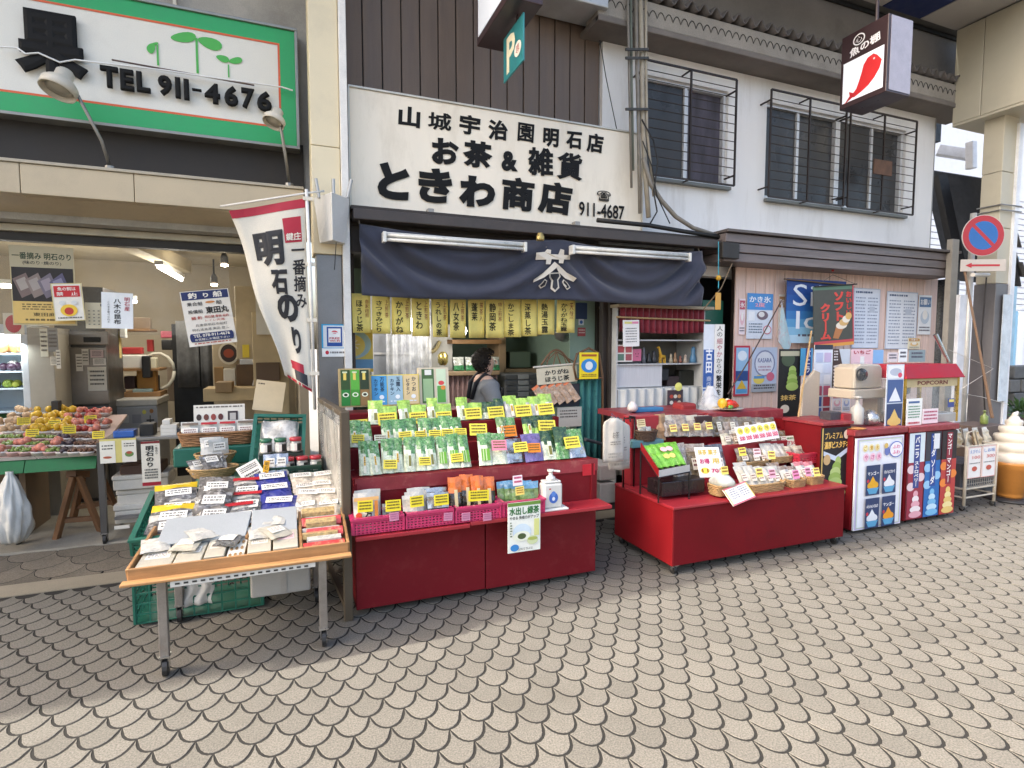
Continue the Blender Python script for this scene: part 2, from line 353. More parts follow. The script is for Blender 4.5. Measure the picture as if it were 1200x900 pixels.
MB().tube([P(394, 284, 4.16), P(393, 300, 4.2), P(392, 316, 4.27)], .003, 5).build('wire', K('3a3a3a'), hl)
def wifi(p):
    p.rect(0, 0, 1, 1, '2aa3dc'); p.rect(.06, .04, .94, .72, 'dfe9f0'); p.rect(.2, .08, .8, .68, '1d4c9c'); p.rect(.26, .13, .74, .56, 'f2f4f6')
    for k, cl in ((.17, 'd0203a'), (.12, 'f2f4f6'), (.09, 'd0203a'), (.05, 'f2f4f6')): p.disc(.5, .33, k, k * .8, cl, 14, R(35), R(145))
    p.text('FREE', .3, .40, .7, .46, 'c0243c', .02); p.text('Wi-Fi', .3, .48, .7, .54, 'c0243c', .02)
    p.rect(0, .74, 1, 1, 'eef2f4'); p.disc(.2, .87, .07, .06, 'c0243c'); p.lines(.32, .84, .9, .92, 1, '777777', .7)
board('wireless_sticker', 'blue and white free wireless sticker on the grey foot of the cream column', 'sticker', (377, 380, 407, 418), 4.316, '2aa3dc', wifi, .004)

# ================================================================ TEA SHOP FRONT (upper storey, sign, eave)
SY = 4.4
timber = M('dark_timber', (.035, .026, .021), .55, var=.25, scale=5, stretch=(1, 1, .2), grain=.1)
tea = thing('tea_shop_building', 'dark timber tea shop front clad in brown boards above its signboard', 'building', (1.6, 4.65, 0))
plk = M('brown_board', (.145, .105, .080), .5, var=.16, scale=3, stretch=(6, 6, .6), grain=.12, stain=(.15, .12, .10), stain_amt=.4)
xa = x2 + .01; xb = P(701, 100, 4.66).x; n = 15; pw = (xb - xa) / n
for i in range(n):
    MB().box(xa + pw * i + .005, xa + pw * (i + 1) - .005, 4.64 + .002 * (i % 2), 4.67, 2.6, 5.1).build('plank', plk, tea, bev=.003)
MB().box(xa, xb, 4.672, 4.80, 2.45, 5.1).build('backing_wall', K('120e0c'), tea)
# eave beam under the sign, posts and inner shell
ex1 = P(846, 290, 4.2).x
z_e = P(600, 262, 4.2).z
b = MB().box(.47, ex1, 4.2, 4.32, z_e - .06, z_e + .015); b.build('eave_rail', M('eave_brown', (.05, .04, .036), .5, var=.2, stain=(.1, .09, .08)), tea, bev=.006)
MB().box(.46, ex1 - .02, 4.26, 4.9, z_e + .02, z_e + .05).build('eave_board', timber, tea, bev=.004)
MB().box(.47, ex1 - .05, 4.40, 4.52, 2.20, z_e - .065).build('lintel', timber, tea, bev=.005)
for nm, a, bb, Y in (('post', 706, 713, 4.55), ('post', 714, 720, 4.50), ('post', 699, 705, 4.7)):
    xx0 = P(a, 430, Y).x; xx1 = P(bb, 430, Y).x; MB().box(xx0, xx1, Y, Y + .07, 0, 2.4).build(nm, timber, tea, bev=.004)
MB().box(.458, .50, 4.5, 4.62, 0, 2.4).build('post', timber, tea, bev=.004)
grn = M('pale_green_plaster', (.27, .38, .31), .7, var=.1, scale=3, stain=(.2, .28, .22))
MB().box(.46, 2.70, 7.0, 7.05, .03, 2.6).build('back_wall', grn, tea)
MB().box(2.64, 2.70, 4.75, 6.99, .03, 2.6).build('side_wall', grn, tea)
MB().box(.40, .455, 4.63, 6.99, .03, 2.6).build('side_wall', M('white_plaster', (.55, .54, .5), .7), tea)
MB().box(.4, 2.7, 4.6, 7.05, 2.42, 2.47).build('inner_ceiling', M('inner_ceiling', (.12, .11, .10), .7), tea)

# the big signboard
sz0 = P(580, 256, SY).z; sz1 = P(580, 130, SY).z; sx0 = P(410.5, 173, SY).x; sx1 = P(752, 212, SY).x
sg = thing('signboard', 'long cream tea shop signboard with large black brush lettering and telephone number', 'sign', ((sx0 + sx1) / 2, SY, sz0))
signm = M('sign_cream', (.88, .80, .66), .5, var=.05, scale=1.6, grain=.02, stain=(.64, .56, .43), stain_amt=.5, stain_scale=2.4, stretch=(2, 1, .6))
MB().box(sx0, sx1, SY, SY + .09, sz0, sz1).build('panel', signm, sg, bev=.004)
fm = M('sign_frame', (.55, .53, .47), .4, metal=.3)
b = MB(); b.box(sx0 - .008, sx1 + .008, SY - .012, SY + .1, sz1 + .001, sz1 + .014); b.box(sx0 - .008, sx1 + .008, SY - .012, SY + .1, sz0 - .014, sz0 - .001)
b.box(sx0 - .012, sx0 - .001, SY - .012, SY + .1, sz0, sz1); b.box(sx1 + .001, sx1 + .012, SY - .012, SY + .1, sz0, sz1); b.build('frame', fm, sg)
def spx(x, y): p = P(x, y, SY); return (p.x - sx0) / (sx1 - sx0), (sz1 - p.z) / (sz1 - sz0)
ink = M('brush_black', (.008, .008, .008), .6, spec=.2, var=.2, scale=30)
pr = Print((sx0, SY, sz1), X3, -Z3, sx1 - sx0, sz1 - sz0, .003)
L1 = [('山', 466, 123, 493, 151), ('城', 501, 130, 529, 155), ('宇', 538, 133, 563, 160), ('治', 572, 139, 595, 166), ('園', 606, 143, 626, 168), ('明', 636, 149, 655, 174), ('石', 663, 153, 682, 176), ('店', 687, 155, 707, 181)]
L2 = [('お', 505, 160, 538, 195), ('茶', 542, 163, 577, 199), ('&', 587, 176, 606, 202), ('雑', 618, 171, 648, 208), ('貨', 652, 177, 682, 213)]
L3 = [('と', 442, 189, 480, 236), ('き', 490, 195, 530, 240), ('わ', 537, 204, 580, 245), ('商', 588, 206, 626, 249), ('店', 630, 211, 670, 254)]
for ch, a, bb, cc_, d in L1: u0, v0 = spx(a, bb); u1, v1 = spx(cc_, d); pr.text(ch, u0, v0, u1, v1, ink, .024 if ch in '園城' else .038, res=3, relief=.001, rot=random.uniform(-.05, .05), shear=.06)
for ch, a, bb, cc_, d in L2: u0, v0 = spx(a, bb); u1, v1 = spx(cc_, d); pr.text(ch, u0, v0, u1, v1, ink, .034 if ch in '雑貨' else .05, res=3, relief=.001, rot=random.uniform(-.06, .06), shear=.05)
for ch, a, bb, cc_, d in L3: u0, v0 = spx(a, bb); u1, v1 = spx(cc_, d); pr.text(ch, u0, v0, u1, v1, ink, .046 if ch == '商' else (.052 if ch in '店き' else .062), res=3, relief=.001, rot=random.uniform(-.05, .05), shear=.05)
u0, v0 = spx(678, 236); u1, v1 = spx(731, 258); pr.text('911-4687', u0, v0, u1, v1, ink, .02, res=3)
u0, v0 = spx(699, 223); u1, v1 = spx(715, 237); pr.text('☎', u0, v0, u1, v1, ink, .02, res=3)
pr.build(sg, 'lettering')
for px in (504, 675):
    p = P(px, 249 + (px - 504) * .085, SY - .04); MB().obox(Matrix.Translation(p), .05, .06, .05).build('bracket', M('bracket_metal', (.35, .33, .30), .5, metal=.6), sg, bev=.005)

# ================================================================ WHITE BUILDING (upper right)
WY = 4.6
wx0 = xb + .01; wx1 = P(1096, 150, WY).x; wz0 = 2.2; wz1 = P(800, 70, WY).z
wb = thing('white_building', 'white rendered upper storey with barred windows and a tiled eave', 'building', ((wx0 + wx1) / 2, WY, wz0))
ren = M('white_render', (.82, .815, .80), .8, var=.04, scale=1.2, grain=.03, bump=.25, bscale=120, stain=(.50, .47, .42), stain_amt=.5, stain_scale=1.5, stretch=(2.2, 1, .35))
w1 = (P(745, 150, WY).x, P(853, 150, WY).x, P(800, 212, WY).z, P(800, 96, WY).z)
w2 = (P(897, 180, WY).x, P(984, 180, WY).x, P(985, 243, WY).z, P(985, 137, WY).z)
w3 = (w2[1], P(1061, 180, WY).x, w2[2], w2[3])
def wallbox(b, x0, x1, z0, z1): b.box(x0, x1, WY, WY + .14, z0, z1)
b = MB(); wallbox(b, wx0, wx1, wz0, min(w1[2], w2[2])); wallbox(b, wx0, w1[0], min(w1[2], w2[2]), wz1); wallbox(b, w1[0], w1[1], min(w1[2], w2[2]), w1[2]) if w1[2] > w2[2] + .002 else None
wallbox(b, w1[0], w1[1], w1[3], wz1); wallbox(b, w1[1], w2[0], min(w1[2], w2[2]), wz1); wallbox(b, w2[0], w3[1], w2[3], wz1); wallbox(b, w3[1], wx1, min(w1[2], w2[2]), wz1)
if w2[2] > w1[2] + .002: wallbox(b, w2[0], w3[1], w1[2], w2[2])
b.build('wall', ren, wb)
MB().box(wx1, wx1 + .012, WY - .004, WY + .14, wz0, wz1).build('corner_trim', M('trim_grey', (.25, .25, .25), .5), wb)
MB().box(wx0, wx1, WY + .5, WY + .55, wz0, 5.1).build('back_wall', K('1a1a1c'), wb)
alum = M('window_aluminium', (.62, .63, .64), .35, metal=.3, var=.04)
glass = M('window_glass', (.045, .047, .05), .3, spec=.35, var=.25, scale=2)
refl1 = M('pane_reflection_mauve', (.07, .065, .085), .8, var=.5, scale=3, stretch=(3, 1, .7))  # mauve pane colour with the window's reflection painted in
bars = M('grille_brown', (.030, .022, .020), .5, metal=.3)
def window(r, split, gx0, gx1, curtain=None):  # curtain: pane material carrying the painted reflection
    x0, x1, z0, z1 = r; f = MB(); t = .035
    for q in ((x0, x1, z1 - t, z1), (x0, x1, z0, z0 + t), (x0, x0 + t, z0 + t, z1 - t), (x1 - t, x1, z0 + t, z1 - t), (split - .03, split, z0 + t, z1 - t)): f.box(q[0], q[1], WY + .03, WY + .09, q[2], q[3])
    f.box(split + .002, split + .03, WY + .05, WY + .11, z0 + t, z1 - t)
    wn = f.build('window', alum, wb, bev=.003)
    MB().box(x0 + t, split - .03, WY + .055, WY + .062, z0 + t, z1 - t).build('pane', glass, wn); MB().box(split + .03, x1 - t, WY + .078, WY + .085, z0 + t, z1 - t).build('pane', curtain or glass, wn)
    MB().box(x0 - .01, x1 + .02, WY - .05, WY - .002, z0 - .045, z0 - .012).build('sill', M('sill_green', (.16, .17, .16), .5), wn, bev=.004)
    MB().box(x0 - .005, x1 + .005, WY - .03, WY + .03, z0 - .011, z0 - .001).build('frame_ledge', alum, wn)
    g = MB(); gy = WY - .14; gz0 = z0 - .03; gz1 = z1 + .05; r_ = .0085
    for z in (gz0, gz1): g.bar((gx0, gy, z), (gx1, gy, z), .016)
    for x in (gx0, gx1, (gx0 + gx1) / 2): g.bar((x, gy, gz0), (x, gy, gz1), .016)
    for x in (gx0, gx1):
        for z in (gz0 + .1, gz1 - .1): g.bar((x, gy, z), (x, WY, z), .014)
    for x in ((gx0 + gx1) / 2,):
        for z in (gz0, gz1): g.bar((x, gy, z), (x, WY, z), .012)
    for k in range(1, 12): z = gz0 + (gz1 - gz0) * k / 12; g.tube([(gx0, gy, z), (gx1, gy, z)], .0045, 5, False)
    g.build('grille', bars, wn); return wn
GY = WY - .14
w1n = window(w1, P(807, 150, WY).x, P(752, 150, GY).x, P(862, 150, GY).x, refl1)
w2n = window(w2, P(938, 180, WY).x, P(902, 180, GY).x, P(990, 190, GY).x)
w3n = window(w3, P(1025, 190, WY).x, P(995, 190, GY).x, P(1072, 200, GY).x)
p = P(1035, 196, GY - .02); MB().box(p.x - .15, p.x + .14, GY - .025, GY - .012, p.z - .085, p.z + .075).build('rusty_plate', M('rust', (.13, .07, .045), .8, var=.4, scale=12, stain=(.25, .15, .1)), w3n)
# eave: soffit, mortar band with zigzag, roof tile edge
zs_ = wz1; EY = 4.33
mortar = M('eave_mortar', (.30, .275, .24), .9, var=.2, scale=4, grain=.15, bump=.5, stain=(.13, .12, .10), stain_amt=.6, stain_scale=2)
soff = M('eave_soffit', (.17, .15, .135), .85, var=.2, scale=3, stain=(.08, .07, .06))
eh = P(800, 22, EY).z - P(800, 58, EY).z
ev = MB(); ev.box(xb - .2, wx1 + .35, EY + .004, WY + .1, zs_ + .004, zs_ + .05).build('soffit', soff, wb)
MB().box(xb - .2, wx1 + .35, EY, WY - .05, zs_ + .055, zs_ + eh).build('mortar_band', mortar, wb, bev=.01)
MB().box(xb - .2, wx1 + .35, EY - .01, EY + .05, zs_ + .002, zs_ + .052).build('eave_edge', soff, wb, bev=.008)
b = MB(); pts = []; nz = int((wx1 + .35 - xb + .2) / .085)
for i in range(nz + 1):
    x = xb - .2 + .085 * i; z = zs_ + .055 + eh * .38
    for k in range(5):
        t = k / 5; pts.append((x + .085 * t, EY - .002, z + .06 * (math.sin(math.pi * t) ** .8) - .02))
b.tube(pts, .0045, 4); b.build('zigzag_line', K('2e2a27'), wb)
tile = M('roof_tile', (.10, .09, .085), .6, var=.35, scale=7, grain=.1, stain=(.22, .19, .17))
pitch = .135; x = xb - .2; tz = zs_ + eh + .045
while x < wx1 + .3:
    b = MB(); a = []
    for k in range(11):
        t = k / 10; a.append((x + pitch * t, .035 * math.cos(2 * math.pi * t) * (1.15 if .3 < t < .7 else 1)))
    b.grid(lambda u, v, a=a: (a[round(u * 10)][0], EY - .04 + .34 * v, tz + a[round(u * 10)][1] + .05 * v), 10, 1)
    b.build('roof_tile', tile, wb, smooth=True, solid=.016); x += pitch
upw = M('upper_wall_grey', (.17, .16, .15), .85, var=.18, scale=2, grain=.08, stain=(.09, .085, .08), stain_amt=.5)
MB().box(wx0 - .15, wx1 + .5, WY - .02, WY + .1, tz + .06, CEIL + .1).build('upper_wall', upw, wb)
MB().box(wx0 + 1.2, wx1 + .5, WY - .045, WY - .022, tz + .62, tz + .66).build('rail', K('20201f'), wb)
# ---- brown canopy over the ice-cream shop and its board wall
CY = 4.18
cz1 = P(990, 286, CY).z; cz0 = P(990, 316, CY).z; cx0 = P(848, 295, CY).x; cx1 = P(1119, 300, CY).x
ca = thing('shop_canopy', 'weathered brown panelled canopy above the ice cream stand', 'canopy', ((cx0 + cx1) / 2, CY, cz0))
cam_ = M('canopy_brown', (.15, .125, .12), .45, var=.3, scale=4, stretch=(.4, 1, 5), stain=(.30, .27, .27), stain_amt=.6, stain_scale=2.5)
hh = (cz1 - cz0) / 3
for k in range(3): MB().box(cx0, cx1, CY - .012 * k, CY + .3, cz0 + hh * k + .003, cz0 + hh * (k + 1) - .003).build('panel', cam_, ca, bev=.006)
MB().box(cx0 - .01, cx1 + .02, CY - .06, 4.598, cz1 + .003, cz1 + .03).build('top_flashing', M('flashing', (.10, .085, .08), .5, stain=(.2, .17, .15)), ca, bev=.004)
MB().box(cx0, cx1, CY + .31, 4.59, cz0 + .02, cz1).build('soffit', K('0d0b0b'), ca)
IY = 4.46
bx0 = P(861, 380, IY).x; bx1 = P(1097, 380, IY).x; bz1 = cz0 + .06
bw = thing('board_wall', 'pinkish wooden board wall behind the ice cream stand', 'wall', ((bx0 + bx1) / 2, IY, 0))
pine = M('pink_pine', (.80, .60, .52), .6, var=.14, scale=5, stretch=(9, 9, .5), grain=.1, stain=(.60, .42, .35), stain_amt=.35, stain_scale=3)
n = 24; pw = (bx1 - bx0) / n
for i in range(n): MB().box(bx0 + pw * i + .003, bx0 + pw * (i + 1) - .003, IY + .001 * (i % 2), IY + .02, .05, bz1).build('board', pine, bw, bev=.003)
MB().box(bx0, bx1, IY + .022, IY + .06, .03, bz1).build('backing', K('2b1d17'), bw)
# granite pier and bits at the right end of the shop
gr = MB().box(P(1096, 400, 4.5).x + .01, P(1113, 400, 4.5).x, 4.42, 4.75, 0, cz0 + .02).build('granite_pier', M('granite', (.07, .075, .085), .35, var=.3, scale=40, grain=.7, gscale=120), None, bev=.01); tag(gr, 'dark speckled granite pier beside the board wall', 'pier')
pz = P(1105, 310, 4.3).z
q = MB().box(P(1106, 300, 4.3).x, P(1120, 300, 4.3).x, 4.25, 4.55, pz - .1, pz + .02).build('black_bracket_box', K('141416'), None, bev=.01); tag(q, 'black box bracket under the end of the brown canopy', 'box')
# ---- green side wall between cabinet and boards
MB().box(P(822, 420, 4.62).x, bx0 - .005, 4.62, 4.68, 0, P(840, 352, 4.62).z).build('green_side_panel', M('deep_green', (.02, .13, .085), .4, var=.2, scale=3), tea, bev=.006)
MB().box(P(705, 420, 5.0).x, P(900, 420, 5.0).x, 5.0, 5.05, 0, 3.2).build('dark_back', K('15100e'), tea)
# roof slab over the shops, out of view, added to shade the forecourt
rfm = M('unseen_roof', (.15, .15, .15), .9)
MB().box(-14, wx1 + .5, 4.40, 9.2, CEIL + .105, CEIL + .25).build('roof', rfm, tea)
# ================================================================ FRUIT SHOP (left)
FY = 4.7
fs = thing('fruit_shop_building', 'beige fruit shop front with cream awning box under the green sign', 'building', (-1.5, 5, 0))
stuc = M('grey_stucco', (.40, .38, .34), .9, var=.15, scale=3, grain=.1, bump=.4, stain=(.18, .17, .15), stain_amt=.5)
g0 = P(348, 172, FY); g1 = P(347, 38, FY); gx1 = g0.x; gz0 = g0.z; gz1 = g1.z; gx0 = -2.75
MB().box(-6, .46, FY + .12, FY + .3, 2.35, CEIL + .1).build('upper_wall', stuc, fs)
MB().box(P(203, 5, FY + .1).x, P(207, 5, FY + .1).x, FY + .08, FY + .118, gz1 - .2, CEIL).build('wall_joint', K('d8d2c2'), fs)
MB().box(-6, .165, FY + .1, FY + .118, 2.62, gz0 + .05).build('recess_shade_sheet', M('recess_shade', (.035, .031, .028), .8, var=.3), fs)  # flat dark sheet, the shade of the recess put into its colour
# awning box
aw = M('awning_cream', (.52, .43, .29), .55, var=.06, scale=2, stain=(.26, .22, .17), stain_amt=.3)
AY = 4.5; az1 = P(170, 205, AY).z; az0 = P(170, 238, AY).z
xx = -6
for k, xe in enumerate((-4.6, -3.2, P(70 / 3 + 0, 210, AY).x, P(157, 215, AY).x, P(356, 222, AY).x)):
    MB().box(xx + .002, xe - .002, AY, AY + .1, az0, az1).build('awning_panel', aw, fs, bev=.004); xx = xe
MB().box(-6, xx, AY - .012, AY + .3, az1 + .002, az1 + .022).build('awning_cap', M('awning_cap', (.42, .37, .28), .5), fs, bev=.003)
b = MB(); zb = P(100, 268, 5.0).z
b.add([(-6, AY + .102, az0), (xx, AY + .102, az0), (xx, 5.0, zb), (-6, 5.0, zb), (-6, AY + .102, az0 + .04), (xx, AY + .102, az0 + .04), (xx, 5.0, az1), (-6, 5.0, az1)], [(0, 3, 2, 1), (4, 5, 6, 7), (0, 1, 5, 4), (1, 2, 6, 5), (2, 3, 7, 6), (3, 0, 4, 7)])
b.build('awning_soffit', aw, fs)
MB().box(-6, .15, 4.96, 5.06, zb - .05, zb - .002).build('shutter_track', M('track_pale', (.5, .46, .36), .5, stain=(.3, .27, .2)), fs, bev=.004)
MB().box(-6, .15, 5.0, 5.09, zb - .11, zb - .052).build('shutter_slot', K('2b2824'), fs)
beige = M('beige_wall', (.30, .255, .185), .8, var=.12, scale=1.6, stain=(.26, .21, .14), stain_amt=.35)
MB().box(-6, .17, 8.5, 8.55, .0, 2.6).build('back_wall', beige, fs)
MB().box(.10, .17, 5.06, 8.49, .0, 2.6).build('side_wall', beige, fs)
MB().box(-6.05, -6, 5.0, 8.5, .0, 2.6).build('side_wall', beige, fs)
MB().box(-6, .17, 5.0, 8.55, 2.56, 2.62).build('inner_ceiling', M('inner_ceiling_beige', (.46, .40, .29), .8, var=.1), fs)
a_ = P(120, 300, 5.4); MB().bar((a_.x, 5.4, 2.42), (a_.x + .25, 7.6, 2.42), .16, .14).build('ceiling_beam', M('beam_beige', (.5, .43, .3), .7), fs, bev=.006)

# green sign
sn = thing('green_sign', 'green bordered fruit shop sign with black raised lettering and green sprouts', 'sign', ((gx0 + gx1) / 2, FY, gz0))
gw = gx1 - gx0; gh = gz1 - gz0
MB().box(gx0, gx1, FY, FY + .1, gz0, gz1).build('panel', M('sign_white', (.76, .74, .66), .4, var=.04, scale=2, stain=(.45, .42, .36), stain_amt=.25), sn, bev=.004)
b = MB(); fr_ = .022
b.box(gx0, gx1 + fr_, FY - .02, FY + .1, gz1 + .001, gz1 + fr_); b.box(gx0, gx1 + fr_, FY - .02, FY + .1, gz0 - fr_, gz0 - .001); b.box(gx1 + .001, gx1 + fr_, FY - .02, FY + .1, gz0, gz1)
b.build('frame', M('sign_frame_grey', (.28, .28, .26), .4, metal=.5), sn, bev=.003)
pr = Print((gx0, FY, gz1), X3, -Z3, gw, gh, .002)
def gpx(x, y): p = P(x, y, FY); return (p.x - gx0) / gw, (gz1 - p.z) / gh
sg_green = '2fa566'
tu = .105 / gw; tv = .105 / gh
pr.rect(0, 0, 1, tv, sg_green); pr.rect(0, 1 - tv * 1.15, 1, 1, sg_green); pr.rect(1 - tu, tv, 1, 1 - tv * 1.15, sg_green)
lu = .014 / gw; lv = .014 / gh
pr.rect(0, tv, 1 - tu, tv + lv, 'd8623a'); pr.rect(0, 1 - tv * 1.15 - lv, 1 - tu, 1 - tv * 1.15, 'd8623a'); pr.rect(1 - tu - lu, tv, 1 - tu, 1 - tv * 1.15, 'd8623a')
sp = '4eb050'
def stem(a, c): 
    (u0, v0), (u1, v1) = gpx(*a), gpx(*c); pr.rect(min(u0, u1) - .0012, v0, max(u0, u1) + .0012, v1, sp)
def leaf(cx, cy, rx, ry, rot):
    pts = []
    for k in range(16):
        a = 2 * math.pi * k / 16; x = rx * math.cos(a); y = ry * math.sin(a) * (1 + .25 * math.cos(a)); pts.append(gpx(cx + x * math.cos(rot) - y * math.sin(rot), cy + x * math.sin(rot) + y * math.cos(rot)))
    pr.poly(pts[::-1], sp)
stem((231, 45), (231, 86)); leaf(215, 44, 15, 6, -.02); leaf(246, 51, 15, 6.5, .35); stem((268, 76), (268, 91)); leaf(261, 69, 8, 3.8, .35); leaf(276, 71.5, 8, 3.8, -.1)
stem((185, 53), (185, 77)); leaf(177, 57, 5, 6, .2); leaf(181, 52, 5, 1.6, -.2)
pr.build(sn, 'print')
# raised letters, one part each
blk = M('letter_black', (.008, .008, .008), .6, var=.2, spec=.2)
for ch, a, bb, c_, d, bo in (('果', 17, 10, 106, 99, .06), ('T', 119, 79, 141, 107, .05), ('E', 142, 83, 159, 110, .05), ('L', 161, 86, 178, 112, .05), ('9', 186, 90, 203, 116, .05), ('1', 206, 93, 213, 118, .05), ('1', 216, 95, 223, 120, .05), ('-', 226, 106, 237, 110, .05), ('4', 240, 99, 259, 125, .05), ('6', 263, 102, 280, 128, .05), ('7', 283, 105, 299, 131, .05), ('6', 301, 108, 319, 134, .05)):
    u0, v0 = gpx(a, bb); u1, v1 = gpx(c_, d); q = Print((gx0, FY - .025, gz1), X3, -Z3, gw, gh, .0)
    for k in range(4): q.text(ch, u0, v0, u1, v1, blk, bo, res=3, relief=.006); q.off += .006
    q.O.y = FY - .001; q.build(sn, 'letter')
wc = M('cable_white', (.8, .8, .78), .4)
cable = MB().tube([P(0, 55, FY - .05), P(20, 56, FY - .05), P(30, 63, FY - .06), P(45, 62, FY - .06), P(70, 73, FY - .06), P(88, 70, FY - .06), P(104, 72, FY - .06), P(190, 82, FY - .05), P(250, 91, FY - .05), P(330, 102, FY - .05), P(343, 106, FY - .04)], .006, 6).build('sign_cable', wc); tag(cable, 'thin white cable strung across the green sign', 'cable')
rod = MB().tube([P(131, 70, FY - .045), P(298, 100, FY - .045)], .006, 6).build('brown_rod', M('rod_brown', (.10, .06, .05), .5)); tag(rod, 'thin brown rod fixed above the telephone number on the green sign', 'rod')
# gooseneck lamps
shade = M('lamp_cream', (.62, .58, .49), .4, var=.05, stain=(.4, .36, .28), stain_amt=.3); armm = M('lamp_arm', (.28, .27, .25), .4, metal=.6)
def gooseneck(lab, base, bend, head, tip, r):
    bs = P(*base, AY + .12); bd = P(*bend, AY + .0); hd = P(*head, AY - .08); tp_ = P(*tip, AY - .02)
    o = thing('gooseneck_lamp', lab, 'lamp', bs, 'spot lamps in front of the green sign')
    MB().tube([bs, bd, bd.lerp(tp_, .6), tp_], .011, 8).build('arm', armm, o, smooth=True)
    MB().lathe(bs - Vector((0, 0, .02)), [(.03, 0), (.03, .025), (.015, .03)], 10).build('base', armm, o)
    ax = (hd - tp_).normalized(); q = Vector((0, 0, -1)).rotation_difference(ax).to_matrix()
    pf = [(.38, .1), (.42, -.02), (.5, -.04), (.52, -.5), (.8, -.75), (1, -1.0), (1.0, -1.5), (.93, -1.5), (.9, -1.0), (.4, -.7)]
    b = MB().lathe((0, 0, 0), [(a * r, z * r) for a, z in pf], 20); b.v = [tuple(q @ Vector(v) + tp_) for v in b.v]; b.build('shade', shade, o, smooth=True)
    b = MB().lathe((0, 0, 0), [(.05 * r, -1.35 * r), (.72 * r, -1.3 * r), (.6 * r, -.8 * r), (.1 * r, -.6 * r)], 16); b.v = [tuple(q @ Vector(v) + tp_) for v in b.v]; b.build('bulb', M('bulb_dull', (.5, .47, .4), .2), o, smooth=True)
gooseneck('cream gooseneck spot lamp over the large black character on the green sign', (129, 196), (119, 165), (62, 118), (77, 85), .1)
gooseneck('cream gooseneck spot lamp at the right corner of the green sign', (339, 216), (334, 180), (314, 160), (326, 130), .075)

# ---------------------------------------------------------------- light in the fruit shop
tubeM = M('lit_tube', (1, .97, .9), .4, emit=9, var=0, grain=0); warmM = M('lit_bulb', (1, .85, .6), .4, emit=14, var=0, grain=0)
def lit_tube(lab, p, q, e):
    o = thing('fluorescent_lamp', lab, 'lamp', (p + q) / 2, 'lit tubes on the fruit shop ceiling')
    MB().tube([p, q], .016, 8).build('tube', tubeM, o); MB().bar(p + Vector((0, 0, .04)), q + Vector((0, 0, .04)), .07, .04).build('housing', M('lamp_housing', (.7, .7, .68), .4), o)
    l = bpy.data.lights.new('tube_light', 'POINT'); l.energy = e; l.color = (1, .93, .80); l.shadow_soft_size = .25; lo = bpy.data.objects.new('tube_light', l); COL.objects.link(lo); lo.location = (p + q) / 2 - Vector((0, 0, .08)); lo.parent = o; lo.matrix_parent_inverse = Matrix.Translation(-WLOC[o.name])
p_ = P(186, 313, 6.2); lit_tube('lit fluorescent tube on the fruit shop ceiling beside the blue and white boat notice', Vector((p_.x, 6.2, p_.z)), Vector((p_.x + .02, 7.3, p_.z)), 9)
p_ = P(92, 345, 7.0); lit_tube('lit fluorescent tube behind the small red and white notice', Vector((p_.x - .35, 7.0, p_.z)), Vector((p_.x + .5, 7.0, p_.z - .06)), 8)
p_ = P(0, 333, 6.6); lit_tube('lit fluorescent tube at the left edge beside the long hanging poster', Vector((p_.x - .9, 6.6, p_.z + .02)), Vector((p_.x + .14, 6.6, p_.z - .02)), 8)
for lab, px, py, Y in (('small lit spot lamp hanging from the shutter track', 263, 310, 5.15), ('small lit spot lamp just above the boat notice', 251, 333, 5.7)):
    p_ = P(px, py, Y); o = thing('spot_lamp', lab, 'lamp', p_)
    MB().lathe(p_, [(.02, .0), (.03, .02), (.028, .06), (.015, .09)], 12).build('bulb_housing', M('spot_housing', (.12, .11, .1), .5), o, smooth=True); MB().lathe(p_ - Vector((0, 0, .018)), [(.004, 0), (.026, .006), (.026, .018)], 12).build('bulb', warmM, o, smooth=True)
    MB().tube([p_ + Vector((0, 0, .09)), p_ + Vector((0, 0, .22))], .008, 6).build('stem', K('3a342c'), o)
# clear vinyl sheet across the shop front
vx1 = P(268, 330, 5.02).x
vs_ = MB().grid(lambda u, v: (-3.2 + (vx1 + 3.2) * u, 5.08 + .012 * math.sin(u * 37) * (.3 + v), zb - .11 - (zb - .11 - P(100, 392, 5.05).z) * v), 60, 3).build('vinyl_sheet', clear('vinyl', (.75, .72, .65), .10), None, smooth=True); tag(vs_, 'clear creased vinyl sheet hung across the top of the fruit shop front', 'plastic sheet')

# ---------------------------------------------------------------- notices in the fruit shop
def nori_poster(p):
    p.rect(0, 0, 1, .27, 'b9ae90'); p.text('一番摘み 明石のり', .04, .08, .96, .17, '1f3a22', .02); p.text('(味のり･焼のり)', .2, .185, .8, .24, '2a2a26', .01)
    p.rect(.02, .27, .98, .7, '241d1a')
    for k in range(4):
        c = .2 + .19 * k; p.poly([(c - .17, .42 + .01 * k), (c + .04, .34 - .005 * k), (c + .17, .58), (c - .04, .66)], ['7a6660', '8a7a72', '766d78', '5f5a75'][k]); p.poly([(c - .12, .44), (c + .02, .39), (c + .09, .52), (c - .05, .57)], ['a89d93', 'a59a92', '9c9098', '8c88a0'][k])
    p.rect(.02, .7, .98, .98, 'd9b76a'); p.lines(.16, .73, .7, .82, 3, '6b5a30', .5); p.text('東田商店', .32, .84, .8, .89, '4a4020', .01); p.lines(.2, .92, .8, .96, 1, '6b5a30', .6)
board('hanging_poster', 'long hanging seaweed poster with dark photograph and yellow foot', 'poster', (13, 289, 88, 381), 5.0, 'c4b58c', nori_poster)
